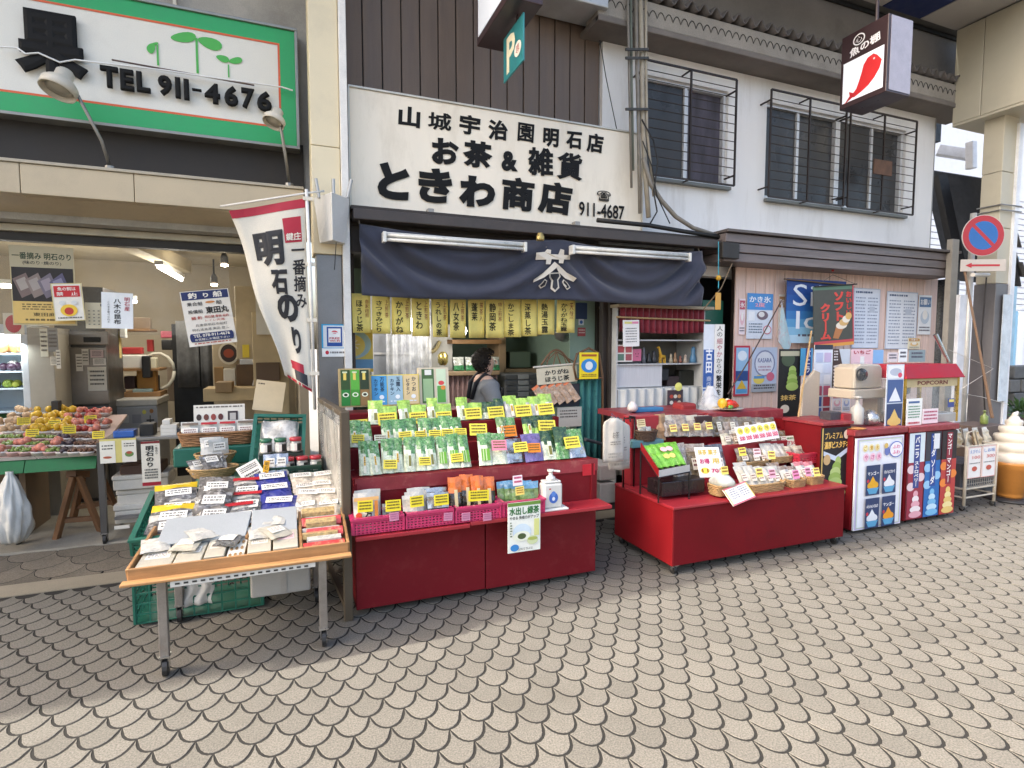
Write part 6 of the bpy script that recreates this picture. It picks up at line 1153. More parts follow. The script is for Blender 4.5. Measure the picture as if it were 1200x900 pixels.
board('scroll_foot', '', '', (653, 477, 682, 500), 4.49, 'c9c0b0', lambda p: p.lines(.1, .15, .8, .6, 3, '6a6258', .4), .003, parent=hg); board('scroll_picture', '', '', (630, 450, 679, 477), 4.5, '2a2c33', None, .003, parent=hg)
for k in range(5): bag('orange_stick_pack', '%s slanted orange tea stick pack from the left below the scroll' % ORD[k], 'packet', P(641 + 9 * k, 475 - 1.5 * k, 4.46), .07, .2, .02, [orangep, M('stick_tan', (.45, .30, .2), .4, var=.4, scale=50, stain=(.7, .65, .55), stain_amt=.6, stain_scale=30)], .2, 0, k, .18, roll=-.55, group='orange stick packs below the scroll')
def yel(p): p.text('しょう油の絵', .1, .06, .9, .14, '8a3a1a', 0); p.disc(.5, .5, .42, .26, '2f86c8'); p.disc(.5, .45, .16, .12, 'e8b48c'); p.disc(.5, .35, .18, .08, 'e9a070'); p.poly([(.28, .72), (.72, .72), (.66, .52), (.34, .52)], '1c2a5a'); p.lines(.1, .82, .9, .94, 2, '8a6a1a', .5)
board('yellow_notice', 'bright yellow notice with a blue round picture on the cane screen', 'notice', (679, 413, 701, 444), 4.4, 'ecd21c', lambda p: (p.rect(.1, .07, .9, .15, 'a85a1a'), p.disc(.5, .5, .42, .26, '2f86c8'), p.disc(.5, .5, .2, .16, 'dfe6ea'), p.lines(.1, .82, .9, .94, 2, '8a6a1a', .5)), .004)
tc = thing('teal_curtain', 'teal patterned curtain on a cane screen beside the dark posts', 'curtain', P(690, 500, 4.5)); q = rect(676, 444, 704, 560, 4.5)
MB().grid(lambda u, v: (q[0] + (q[1] - q[0]) * u, 4.5 + .02 * math.sin(22 * u), q[3] - (q[3] - .35) * v), 24, 3).build('cloth', M('teal_cloth', (.03, .15, .14), .8, var=.2, scale=8, stain=(.01, .03, .03), stain_amt=.95, stain_scale=16), tc, True, solid=.003)
MB().tube([P(675, 444, 4.49), P(672, 430, 4.49), P(676, 415, 4.49), P(690, 408, 4.49), P(702, 414, 4.49), P(706, 440, 4.49), P(707, 560, 4.49)], .011, 8).build('cane_frame', cane, tc, True); MB().tube([P(674, 444, 4.48), P(706, 443, 4.48)], .008, 8).build('cane_rail', cane, tc)
o = MB().tube([P(686, 515, 4.2), P(712, 522, 4.3)], .015, 8).build('grey_rail', K('55565a')); tag(o, 'grey rail between the tea stand and the dark posts', 'rail')
for k, (r_, cl, lab, fn) in enumerate((((675, 355, 688, 374), '26406a', 'navy poster on the pale green wall', None), ((678, 374, 684, 381), 'd8dfe6', 'round white sticker on the pale green wall', lambda p: p.disc(.5, .5, .3, .3, '3a6ab0')), ((677, 384, 686, 394), 'a84a4c', 'small red sticker on the pale green wall', lambda p: p.lines(.1, .2, .9, .8, 2, 'd8c0b8', .5)))): board('wall_sticker', lab, 'sticker', r_, 4.735, cl, fn, .003)
o = MB().box(P(668, 370, 4.74).x, P(704, 370, 4.74).x, 4.74, 4.76, .03, 2.35).build('pale_green_panel', grn, tea)
# ---------------------------------------------------------------- the shop woman
WX = P(568, 440, 4.75).x; WYp = 4.78
skin = M('skin', (.66, .42, .32), .5, var=.05); shirt = M('grey_shirt', (.22, .225, .23), .85, var=.1, scale=15); hairm = M('dark_hair', (.016, .012, .010), .85, var=.3, scale=40); apron = M('black_apron', (.012, .012, .016), .8)
def skinmesh(name, verts, edges, rad, mt, parent=None, sub=2):
    me = bpy.data.meshes.new(name); me.from_pydata([tuple(Vector(v) + Vector((WX, WYp, 0))) for v in verts], edges, []); me.materials.append(mt)
    o = bpy.data.objects.new(name, me); COL.objects.link(o); md = o.modifiers.new('skin', 'SKIN'); md.use_smooth_shade = True
    for i, r in enumerate(rad): sv_ = me.skin_vertices[0].data[i]; sv_.radius = (r, r) if not isinstance(r, tuple) else r; sv_.use_root = (i == 0)
    s2 = o.modifiers.new('sub', 'SUBSURF'); s2.levels = s2.render_levels = sub
    if parent: o.parent = parent
    return o
pe = skinmesh('person', [(0, 0, .66), (0, 0, .86), (.0, 0, 1.08), (.0, 0, 1.19), (.012, 0, 1.225), (.025, 0, 1.255), (.03, 0, 1.30), (.025, 0, 1.36), (.02, 0, 1.41), (0, -.17, 1.15), (.05, -.2, .93), (.25, -.16, .86), (.34, -.14, .88), (0, .17, 1.15), (.05, .2, .93), (.25, .14, .80), (.34, .1, .82), (.2, -.1, .6), (.42, -.1, .58), (.42, -.1, .3), (.42, -.1, .05), (.2, .1, .6), (.42, .1, .58), (.42, .1, .3), (.42, .1, .05)],
    [(0, 1), (1, 2), (2, 3), (3, 4), (4, 5), (5, 6), (6, 7), (7, 8), (3, 9), (9, 10), (10, 11), (11, 12), (3, 13), (13, 14), (14, 15), (15, 16), (0, 17), (17, 18), (18, 19), (19, 20), (0, 21), (21, 22), (22, 23), (23, 24)],
    [(.13, .16), (.11, .14), (.11, .15), (.08, .12), .05, .048, (.078, .066), (.092, .075), (.07, .06), .052, .04, .032, .026, .052, .04, .032, .026, .08, .06, .05, .04, .08, .06, .05, .04], skin)
tag(pe, 'person with dark curly hair, grey top and black apron seated inside the tea shop', 'person')
skinmesh('grey_top', [(0, 0, .70), (0, 0, .88), (0, 0, 1.08), (0, 0, 1.185), (.008, 0, 1.225), (0, -.175, 1.145), (.05, -.205, .95), (0, .175, 1.145), (.05, .205, .95)], [(0, 1), (1, 2), (2, 3), (3, 4), (3, 5), (5, 6), (3, 7), (7, 8)], [(.145, .18), (.135, .17), (.14, .175), (.118, .16), (.066, .066), .08, .07, .08, .07], shirt, pe)
ap = MB(); C0 = Vector((WX, WYp, 0))
for sy in (-1, 1): ap.tube([C0 + Vector(v) for v in ((-.13, sy * .05, 1.03), (-.10, sy * .08, 1.17), (-.02, sy * .1, 1.25), (.07, sy * .09, 1.2), (.13, sy * .07, 1.1))], .016, 6)
ap.grid(lambda u, v: C0 + Vector((.150 + .01 * math.sin(3 * u), -.11 + .22 * u, 1.12 - .32 * v)), 4, 4); ap.build('apron', apron, pe, True, solid=.006)
hr = MB(); rh = random.Random(4)
hr.lathe(C0 + Vector((.0, 0, 1.28)), [(.02, 0), (.075, .03), (.095, .08), (.09, .13), (.05, .165), (.01, .172)], 14, lambda a, z: 1 + .06 * math.sin(5 * a))
hr.v = [(x - .014 if x < WX + .0 else min(x, WX + .012 + max(0, z - 1.40) * 1.2), y, z) for x, y, z in hr.v]
for k in range(420):
    a = rh.uniform(0, 6.28); e = rh.uniform(-1.25, 1.45); n_ = Vector((math.cos(a) * math.cos(e), math.sin(a) * math.cos(e), math.sin(e)))
    if n_.x > .12 and n_.z < .62: continue
    c_ = C0 + Vector((.012, 0, 1.365)) + Vector((n_.x * .098, n_.y * .092, n_.z * .095)); t1 = n_.cross(Vector((rh.uniform(-1, 1), rh.uniform(-1, 1), rh.uniform(-1, 1)))).normalized(); t2 = n_.cross(t1); r0 = rh.uniform(.010, .02)
    hr.tube([c_ + (t1 * math.cos(s * 1.3) + t2 * math.sin(s * 1.3)) * r0 + n_ * .006 * s for s in range(5)], [.003, .0045, .0045, .004, .002], 5)
hr.build('hair', hairm, pe, True)
fc = MB(); fc.tube([C0 + Vector(v) for v in ((.108, 0, 1.375), (.126, 0, 1.345), (.112, 0, 1.338))], [.006, .011, .006], 6); fc.build('nose', skin, pe, True)
fc = MB()
for sy in (-1, 1): fc.lathe(C0 + Vector((.098, sy * .03, 1.362)), [(.001, -.006), (.008, -.003), (.009, 0), (.008, .003), (.001, .006)], 8)
fc.build('eyes', K('1a1412'), pe); MB().bar(C0 + Vector((.108, -.018, 1.315)), C0 + Vector((.108, .018, 1.315)), .008, .007).build('mouth', K('8a4a42'), pe, bev=.002)
er = MB().lathe(C0 + Vector((.015, -.078, 1.335)), [(.004, 0), (.014, .01), (.016, .03), (.006, .045)], 8); er.build('ear', skin, pe, True)
# ================================================================ RED CART (sweets) 
cartm = M('cart_red', (.15, .006, .010), .6, spec=.15, var=.14, scale=4, grain=.06, stain=(.07, .006, .01), stain_amt=.6, stain_scale=5); cart_lit = M('cart_red_lit_side', (.24, .008, .012), .5, spec=.3, var=.1, scale=4)  # second red is brighter: light from the left put into the colour
CX0, CX1, CY0, CY1, CZ = 2.305, 3.86, 2.93, 3.62, .46
ct = thing('red_cart', 'long low dark red cart on casters right of the tea stand', 'cart', ((CX0 + CX1) / 2, 3.3, 0))
MB().box(CX0 + .004, CX1, CY0, CY0 + .02, .065, CZ - .02).build('front_panel', cartm, ct, bev=.003); MB().box(CX0 - .012, CX0 + .003, CY0, CY1, .065, CZ - .02).build('side_panel', cart_lit, ct, bev=.003); MB().box(CX1 - .02, CX1 - .001, CY0 + .022, CY1, .065, CZ - .02).build('side_panel', cartm, ct)
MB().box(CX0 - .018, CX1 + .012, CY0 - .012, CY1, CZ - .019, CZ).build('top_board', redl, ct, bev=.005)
MB().box(CX0 + .02, CX1 - .03, CY0 + .03, CY1 - .02, .075, .1).build('bottom_board', K('120808'), ct)
for x, y in ((CX0 + .03, CY0 + .03), (CX1 - .04, CY0 + .03), (CX0 + .03, CY1 - .05), (CX1 - .05, CY1 - .05)): caster(ct, x, y, .066, .03)
# back steps of the cart
bz_ = P(860, 489, 3.58).z
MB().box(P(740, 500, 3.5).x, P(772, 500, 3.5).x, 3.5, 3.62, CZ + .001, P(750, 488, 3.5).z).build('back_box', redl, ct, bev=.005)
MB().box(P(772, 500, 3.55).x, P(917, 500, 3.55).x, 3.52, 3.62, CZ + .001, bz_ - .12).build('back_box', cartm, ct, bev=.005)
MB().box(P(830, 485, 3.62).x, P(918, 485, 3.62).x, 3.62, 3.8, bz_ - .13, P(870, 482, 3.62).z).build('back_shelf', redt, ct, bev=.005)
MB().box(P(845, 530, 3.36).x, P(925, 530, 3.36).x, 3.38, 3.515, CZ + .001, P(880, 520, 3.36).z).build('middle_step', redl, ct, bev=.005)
# tote bags on a hook
th_ = thing('bag_rack', 'thin black wire rack holding cloth bags at the cart corner', 'rack', P(735, 560, 3.42)); 
wire = M('black_wire', (.015, .015, .016), .4, metal=.4)
b = MB(); xr = P(742, 520, 3.45).x
for x in (xr - .06, xr + .03): b.tube([(x, 3.48, CZ), (x, 3.48, .98)], .006, 6)
b.tube([(xr + .03, 3.48, .975), (xr - .04, 3.44, .99), (xr - .1, 3.34, .97)], .006, 6); b.tube([(xr - .06, 3.48, .97), (xr + .03, 3.48, .97)], .005, 6); b.build('frame', wire, th_, True)
cloth_b = M('cloth_bag', (.58, .55, .49), .8, var=.08, scale=20, stain=(.42, .40, .36), stain_amt=.4)
for k, (x0, y0, x1, y1, Y, lab) in enumerate(((707, 490, 731, 541, 3.3, 'front white drawstring cloth bag hanging at the cart corner'), (714, 494, 738, 550, 3.38, 'rear white drawstring cloth bag hanging at the cart corner'))):
    q = rect(x0, y0, x1, y1, Y); o = thing('cloth_bag', lab, 'bag', ((q[0] + q[1]) / 2, Y, q[2]), 'cloth bags on the cart rack'); w_ = q[1] - q[0]
    MB().grid(lambda u, v: ((q[0] + q[1]) / 2 + w_ * (u - .5) * (1 if v > .1 else .3 + 7 * v), Y + .006 * math.sin(9 * u) - .008 * math.sin(math.pi * u), q[3] + (q[2] - q[3]) * v), 8, 12).build('cloth', cloth_b, o, True, solid=.012)
    MB().tube([((q[0] + q[1]) / 2 - .015, Y, q[3]), ((q[0] + q[1]) / 2, Y + .03, q[3] + .03), ((q[0] + q[1]) / 2 + .015, Y, q[3])], .003, 5).build('string', K('2a3a5a'), o)
    p = Print((q[0], Y - .022, q[3]), X3, -Z3, w_, q[3] - q[2], .006); p.text('お茶', .35, .3, .65, .45, '5a5650', 0); p.lines(.25, .52, .75, .62, 2, '8a857c', .5); p.lines(.15, .78, .85, .92, 2, 'a8a49a', .6); p.build(o, 'lettering')
# white storage boxes beside the cart
for k, (r_, lab) in enumerate((((703, 545, 722, 563), 'upper white storage box behind the tea stand end'), ((703, 566, 722, 590), 'lower white storage box behind the tea stand end'))): bx_('storage_box', lab, 'box', r_, 3.72, 3.98, M('storage_white', (.5, .47, .42), .5, stain=(.4, .3, .2)), .01)
# small goods on the cart: helper placing by picture spot and depth
def cp(px, py, Y): return P(px, py, Y)
bk = cp(757, 514, 3.44); basket('dark_basket', 'dark woven basket with handle full of small white packs at the cart back', (bk.x, 3.44, bk.z - .015), .085, .06, .075, wickd, flare=.8)
fill(4, (bk.x, 3.44), .05, .03, bk.z + .02, [[whitep, paper]], 'small white pack in the dark handled basket', 'packs in the dark basket', (.06, .07), 51, None, .5); p = cp(752, 497, 3.42); card('cream label card standing in the dark handled basket', p - Vector((0, 0, .02)), .07, .055, .2, 0, 'e6d6a8', None, ink_='8a6a3a')
bx_('teal_box', 'flat teal patterned box under the dark handled basket', 'box', (741, 516, 778, 524), 3.40, 3.5, M('teal_box', (.12, .26, .28), .5, var=.2, scale=20), .004)
# tilted rack of green tea packets
rk2 = thing('packet_rack', 'black and red tilted rack of bright green packets on the cart', 'rack', cp(780, 580, 3.2)); b = MB(); q0 = cp(751, 528, 3.28); q1 = cp(772, 560, 3.05); q2 = cp(808, 553, 3.05); q3 = cp(790, 525, 3.28)
for a in (q0, q1, q2, q3): b.tube([a, (a.x, a.y, CZ)], .006, 6)
b.tube([q0, q1, q2], .006, 6); b.tube([(q1.x, q1.y, CZ + .06), (q0.x, q0.y, CZ + .06)], .005, 6); b.build('frame', wire, rk2)
MB().add([q0, q1 + Vector((0, 0, .0)), q1 + Vector((0, 0, .055)), q0 + Vector((0, 0, .055))], [(0, 1, 2, 3)]).build('side', cart_lit, rk2, solid=.004); MB().add([q1, q2, q2 + Vector((0, 0, .05)), q1 + Vector((0, 0, .05))], [(0, 1, 2, 3)]).build('front', M('rack_grey', (.45, .46, .46), .4), rk2, solid=.004); MB().add([q0, q1, q2, q3], [(0, 1, 2, 3)]).build('floor', K('2a1214'), rk2, solid=.004)
gpk = M('lime_packet', (.16, .42, .04), .3, var=.3, scale=25, stain=(.55, .7, .3), stain_amt=.6, stain_scale=14, coat=.4)
for k in range(5): a = q0.lerp(q3, .12 + .19 * k); c_ = q1.lerp(q2, .15 + .18 * k); m_ = a.lerp(c_, .75); bag('green_packet', '%s bright green packet from the left in the tilted cart rack' % ORD[k], 'packet', m_ + Vector((0, 0, .01)), .075, .2, .02, [gpk, gpk], .85, -.15, k, .3, draw=(lambda p: (p.disc(.5, .3, .35, .1, 'f0b8b8'), p.disc(.5, .6, .3, .1, 'ead870'))) if k in (2, 3) else None, group='green packets in the tilted rack')
bx_('black_tray', 'black display tray under the clear rice cracker packs', 'tray', (776, 563, 826, 580), 3.08, 3.25, M('tray_black', (.02, .012, .014), .3), .006)
snack = M('snack_clear', (.30, .24, .19), .22, var=.5, scale=40, stain=(.66, .62, .56), stain_amt=.7, stain_scale=24, coat=.7); nutm = M('nut_clear', (.17, .13, .08), .2, var=.6, scale=45, stain=(.5, .47, .36), stain_amt=.6, stain_scale=30, coat=.7); teal_ = M('dark_snack', (.07, .06, .07), .22, var=.6, scale=40, stain=(.5, .5, .52), stain_amt=.5, stain_scale=25, coat=.7)
def snacks(desc, gp, lst, Y, base_y, h, mats, lean=.45, sd=0, dr=None, nm='snack_packet'):
    for k, (x0, x1) in enumerate(lst): a = cp(x0, base_y, Y); c_ = cp(x1, base_y, Y); bag(nm, desc % ORD[k], 'packet', ((a.x + c_.x) / 2, Y, a.z), c_.x - a.x, h, .035, mats[k % len(mats)], lean + random.uniform(-.06, .06), random.uniform(-.1, .1), sd + k, .25, 0, draw=dr, group=gp)
lab1 = lambda p: (p.rect(.25, .45, .75, .8, 'f0e8d8'), p.lines(.3, .5, .7, .75, 2, '7a4a4a', .5))
snacks('%s clear cracker pack from the left, upright over the black tray', 'cracker packs over the black tray', [(789, 810), (806, 832), (832, 855)], 3.2, 560, .24, [[snack, snack], [snack, nutm], [teal_, teal_]], .4, 60, lab1)
board('price_board', 'white price board with pink and yellow numbers leaning on the cracker packs', 'price board', (817, 524, 845, 559), 3.14, 'f0eee8', lambda p: (p.text('抹茶', .1, .08, .45, .26, 'd8b83a', .02), p.text('菓子', .5, .08, .9, .26, 'd8b83a', .02), p.text('お得', .1, .38, .5, .56, 'c2356a', .03), p.text('用', .6, .38, .9, .56, 'd8b83a', .02), p.disc(.25, .78, .18, .1, 'ead24a'), p.text('11', .12, .72, .38, .84, '8a4a1a', .02), p.text('700', .5, .72, .95, .86, 'c2356a', .03)), .004, lean=.4, rot=.06)
snacks('%s snack pack from the left in the brown paper row at the cart back', 'snack packs in the back row', [(779, 797), (792, 808), (806, 822), (820, 836)], 3.47, 512, .17, [[paper, snack], [snack, snack]], .4, 70); 
for k in range(4): p = cp(790 + 14 * k, 506 - k, 3.44); card('%s round yellow tag from the left on the back row of snack packs' % ORD[k], p, .06, .055, .35, 0, 'f0e27a', 'yellow tags on the back row', 'price tag', 'price_tag', 'b0504a', 2, k)
kb = bag('kraft_bag', 'brown kraft paper bag at the left of the back snack row', 'bag', cp(774, 516, 3.5), .1, .2, .05, [M('kraft', (.36, .22, .12), .7, var=.15)] * 2, .1)
bx_('dark_cloth', 'dark brown cloth cover behind the snack packs', 'cloth', (815, 488, 835, 498), 3.5, 3.56, K('3a2426'), .006)
snacks('%s clear pack of dried mushrooms from the left on the cart top row', 'dried mushroom packs', [(834, 852), (850, 868), (866, 884), (882, 898), (896, 911)], 3.52, 512, .16, [[nutm, nutm], [nutm, snack]], .35, 80, lambda p: (p.rect(.35, .3, .65, .75, 'e8e2d0'), p.lines(.4, .36, .6, .7, 3, '6a6258', .4)))
board('price_board', 'white strip of six pink and yellow prices in front of the dried mushrooms', 'price board', (863, 497, 911, 517), 3.36, 'f4eef0', lambda p: [(p.disc(.1 + .16 * k, .28, .07, .2, 'ecdf5a'), p.text(['3種', '大', '4個', '6', '7種', '2'][k], .06 + .16 * k, .18, .14 + .16 * k, .38, '8a6a2a', .0), p.text('500', .04 + .16 * k, .58, .17 + .16 * k, .84, 'd0406a', .03)) for k in range(6)], .004, lean=.35, rot=-.06)
def sbk(lab, px, py, Y, rx, ry, h, mt=wick): p = cp(px, py, Y); basket('snack_basket', lab, (p.x, Y, p.z - .0), rx, ry, h, mt, 'wicker snack baskets on the cart', square=True, flare=.88); return p
def tags(lst, pre, gp, Y):
    for k, (x, y, cl) in enumerate(lst): p = cp(x, y + 5, Y); card(pre % ORD[k], p, .06, .062, .3, random.uniform(-.2, .2), cl, gp, 'price tag', 'price_tag', '8a4a4a', 2, k)
p = sbk('wicker basket of snack packs at the left of the middle row', 882, 547, 3.3, .12, .06, .05); snacks('%s snack pack in the left basket of the middle row', 'packs in the left middle basket', [(866, 880), (880, 893), (890, 902)], 3.3, 545, .13, [[snack, nutm]], .5, 90, lab1)
p = sbk('wicker basket of white packs in the middle row', 913, 541, 3.3, .1, .06, .05); snacks('%s white pack in the basket right of it in the middle row', 'packs in the right middle basket', [(896, 909), (906, 918), (914, 926)], 3.3, 540, .14, [[whitep, whitep]], .5, 95)
rbq = cp(943, 541, 3.25); lattice_crate('red_basket', 'red slotted basket of cream packs at the right end of the cart', Matrix.Translation((rbq.x, 3.27, rbq.z)), .26, .16, .07, M('red_plastic', (.5, .03, .06), .35, coat=.3), nx=10, nz=4, cat='basket')
snacks('%s cream pack in the red slotted basket', 'packs in the red basket', [(924, 936), (933, 945), (941, 953)], 3.27, 541, .13, [[paper, snack]], .5, 100)
board('small_notice', 'small pale green notice standing behind the red slotted basket', 'notice', (914, 511, 934, 523), 3.4, 'dfe4d4', lambda p: (p.lines(.1, .15, .9, .4, 1, '5a7a4a', .6), p.text('730', .4, .5, .9, .85, 'b8404a', .02)), .004, lean=.3)
p = sbk('wide wicker basket of white packs at the front of the cart', 893, 576, 3.05, .17, .07, .07); snacks('%s white pack from the left in the wide front basket', 'packs in the wide front basket', [(868, 880), (878, 890), (888, 900), (898, 909), (906, 918)], 3.05, 570, .15, [[whitep, paper], [whitep, whitep]], .55, 110, lab1)
p = sbk('small wicker basket of pink tagged packs right of the wide one', 929, 570, 3.06, .08, .06, .06); snacks('%s pack in the small front basket', 'packs in the small front basket', [(918, 930), (927, 940)], 3.06, 566, .13, [[snack, whitep]], .55, 120, lab1)
p = sbk('small wicker basket at the right front end of the cart', 951, 566, 3.07, .075, .06, .06); snacks('%s red and white pack in the right front basket', 'packs in the right front basket', [(938, 950), (948, 961)], 3.07, 562, .14, [[M('pinkish', (.55, .2, .22), .3, var=.4, scale=30, coat=.4), whitep]], .55, 125, lab1)
tags([(871, 529, 'ece25a'), (888, 530, 'f2d8dc'), (905, 533, 'f0e070')], '%s price tag from the left on the middle row of baskets', 'tags on the middle baskets', 3.22); tags([(891, 554, 'f0e070'), (906, 555, 'ecb0c4'), (934, 556, 'e88ab8'), (948, 553, 'f0a0c0'), (958, 553, 'f0e070')], '%s price tag from the left on the front baskets', 'tags on the front baskets', 2.98)
p = sbk('small wicker basket holding a knotted clear bag at the cart front', 846, 579, 3.03, .085, .06, .07); o = MB().lathe((p.x, 3.03, p.z + .05), [(.03, 0), (.08, .02), (.085, .05), (.05, .08), (.012, .1), (.03, .12)], 14, lambda a, z: 1 + .12 * math.sin(5 * a + 30 * z)).build('knotted_bag', clear('knotted', (.8, .85, .78), .5, .15), None, True); tag(o, 'knotted clear plastic bag in the small front basket', 'bag')
p = cp(850, 556, 2.99); card('round yellow tag on the knotted clear bag', p, .06, .055, .3, 0, 'eadb6a', None, 'price tag', 'price_tag', '9a6a2a', 2, 1)
o = board('price_clipboard', 'white clipboard with yellow edge leaning on the cart front', 'clipboard', (851, 568, 881, 589), 2.93, 'f4f2ee', lambda p: (p.frame(0, 0, 1, 1, .04, 'ead070'), p.rect(0, .93, 1, 1, 'd86a80'), p.rect(0, 0, 1, .06, 'd86a80'), p.lines(.12, .15, .46, .75, 5, '8a8a94', .4), p.lines(.54, .15, .9, .75, 5, '8a8a94', .4, 3)), .006, lean=.7, rot=-.2)
snacks('%s small pack from the left along the middle step of the cart', 'packs on the middle step', [(846, 858), (857, 869), (868, 880), (886, 898), (900, 912), (912, 924)], 3.4, 522, .12, [[snack, paper], [whitep, snack], [nutm, nutm]], .4, 130, lab1)
snacks('%s clear pack lying between the front baskets from the left', 'packs between the front baskets', [(866, 882), (905, 920), (934, 948)], 3.15, 560, .12, [[whitep, snack], [snack, snack]], .6, 140, lab1)
# plate of toy vegetables
pv = cp(853, 480, 3.7); vp = thing('vegetable_plate', 'plate of red and yellow vegetables on the cart back shelf', 'plate', pv)
MB().lathe(pv, [(.06, 0), (.12, .012), (.125, .016), (.05, .006)], 20).build('plate', K('d8d0bc'), vp, True)
for k, (dx, dy, r, cl, sq) in enumerate(((-.06, 0, .04, 'd8a82a', 1.1), (.0, -.02, .042, 'c8301e', .9), (.045, -.01, .036, 'd03a22', .9), (.02, .03, .04, 'e0d8c0', 1.0), (.085, 0, .025, 'd8702a', .8), (-.02, -.05, .022, '5a8a3a', .8))): MB().lathe(pv + Vector((dx, dy, .012)), [(r * math.sin(math.pi * (i + .2) / 6.4), sq * r * (1 - math.cos(math.pi * (i + .2) / 6.4))) for i in range(7)], 12, lambda a, z: 1 + .07 * math.sin(5 * a)).build('vegetable', K(cl, .3), vp, True)
# ================================================================ CABINET between the posts
cY = 4.42
cb = thing('open_cabinet', 'white open cabinet with small figures, red curtain and glass door', 'cabinet', (P(775, 430, cY).x, cY, 0)); cx0_, cx1_ = P(722, 430, cY).x, P(825, 430, cY).x; cw = M('cabinet_white', (.52, .53, .52), .5, stain=(.4, .4, .38))
zt_ = P(775, 362, cY).z
for a in ((cx0_, cx0_ + .015, cY, 4.85, .2, zt_), (cx1_ - .02, cx1_, cY, 4.85, .2, zt_)): MB().box(*a).build('side', cw, cb)
MB().box(cx0_ - .02, cx1_ + .06, cY - .06, 4.85, zt_ + .001, zt_ + .03).build('roof_board', M('roof_tan', (.4, .33, .22), .6), cb, bev=.004)
MB().box(cx0_, cx1_, 4.82, 4.85, .2, zt_).build('back', M('cab_back', (.2, .19, .17), .6), cb)
for y in (398, 426, 454): z = P(775, y, cY).z; MB().box(cx0_ + .016, cx1_ - .021, cY + .01, 4.815, z - .012, z).build('shelf', cw, cb)
rc = M('red_drape', (.19, .008, .022), .75, var=.15, sheen=.4)
z0_, z1_ = P(775, 391, cY).z, P(775, 361, cY).z
MB().grid(lambda u, v: (cx0_ + .02 + (cx1_ - cx0_ - .04) * u, cY - .02 + .02 * math.sin(95 * u + .5 * math.sin(9 * u)) * (.6 + .6 * v), z1_ + (z0_ - z1_) * v * (.93 + .07 * math.sin(3 * u))), 130, 4).build('red_drape', rc, cb, True, solid=.003)
MB().tube([(cx0_ - .03, cY - .045, P(775, 373, cY).z), (cx1_ + .02, cY - .045, P(775, 375, cY).z)], .009, 8).build('bamboo_rail', M('bamboo', (.42, .28, .13), .5), cb)
MB().grid(lambda u, v: (cx0_ + .02 + (cx1_ - cx0_ - .04) * u, cY - .005 + .016 * math.sin(60 * u), P(775, 455, cY).z - (P(775, 455, cY).z - .3) * v), 90, 3).build('white_drape', M('white_drape', (.50, .50, .47), .8, var=.1, stain=(.36, .36, .32), stain_amt=.4), cb, True, solid=.003)
MB().box(cx0_ + .03, P(778, 440, cY).x, cY + .03, cY + .036, P(775, 453, cY).z, P(775, 427, cY).z).build('white_card', M('pale_corrugated', (.56, .57, .58), .5, var=.1, stretch=(30, 1, 1)), cb)
board('cabinet_notice', 'white notice with pink heading pinned on the red drape', 'notice', (730, 375, 749, 406), cY - .06, 'e8e6e2', lambda p: (p.rect(.1, .06, .6, .14, 'd8d07a'), p.rect(.55, .06, .95, .14, 'e08aa8'), p.lines(.15, .3, .85, .9, 6, '7a7a7a', .35)), .003, rot=-.03)
zsh = P(775, 426, cY).z
board('photo_frame', 'white frame of four small photographs on the cabinet shelf', 'photo frame', (722, 404, 741, 424), cY + .02, 'e4e0d8', lambda p: [p.rect(.08 + .48 * (k % 2), .08 + .46 * (k // 2), .46 + .48 * (k % 2), .46 + .46 * (k // 2), ['a84a52', 'b85a60', '5a7a6a', 'a05058'][k]) for k in range(4)], .01)
board('pink_picture', 'small pink picture of a smiling face beside the photo frame', 'picture', (741, 409, 751, 423), cY + .02, 'c86a88', lambda p: (p.disc(.35, .4, .05, .05, '5a2a3a'), p.disc(.65, .4, .05, .05, '5a2a3a'), p.rect(.35, .62, .65, .66, '5a2a3a')), .01)
def figurine(lab, px, r, h, cl, prof=None, Y=cY + .09):
    p = P(px, 424, Y); MB_ = MB().lathe((p.x, Y, zsh + .001), prof or [(r, 0), (r * .9, h * .3), (r * .5, h * .6), (r * .6, h * .75), (r * .45, h * .95), (r * .1, h)], 12); o = MB_.build('figurine', K(cl, .35), None, True); return tag(o, lab, 'figurine', 'small figures on the cabinet shelf')
for k, (px, r, h, cl, lab) in enumerate(((754, .022, .15, '6a6a70', 'tall silver figurine at the left of the shelf'), (760, .03, .1, '232326', 'first dark figurine on the cabinet shelf'), (766, .03, .12, '2c2c30', 'second dark figurine on the cabinet shelf'), (786, .02, .09, 'a89a80', 'pale figurine right of the yellow animal'), (791, .025, .1, '8a6a4a', 'brown figurine on the cabinet shelf'), (797, .02, .07, '7a4a3a', 'small reddish figurine on the cabinet shelf'), (803, .025, .08, 'b0a090', 'cream figurine on the cabinet shelf'), (812, .035, .16, '5a8ab0', 'blue and white bottle figurine at the right of the shelf'), (818, .02, .12, '9a3a42', 'red figurine at the right end of the shelf'))): figurine(lab, px, r, h, cl)
gp_ = P(775, 424, cY + .08); gi = thing('giraffe_figure', 'small yellow giraffe figure in the middle of the cabinet shelf', 'figurine', (gp_.x, cY + .08, zsh)); ym = K('c89a2a'); gx = gp_.x
b = MB(); b.tube([(gx + .035, cY + .08, zsh + .06), (gx - .01, cY + .08, zsh + .07), (gx - .02, cY + .08, zsh + .12), (gx - .03, cY + .08, zsh + .155)], [.02, .018, .011, .009], 8); b.tube([(gx - .028, cY + .08, zsh + .155), (gx - .052, cY + .08, zsh + .147)], [.011, .007], 8); b.build('body', ym, gi, True)
for dx in (-.014, .034):
    for dy in (-.012, .012): MB().tube([(gx + dx, cY + .08 + dy, zsh + .06), (gx + dx, cY + .08 + dy, zsh + .001)], .006, 6).build('leg', ym, gi)
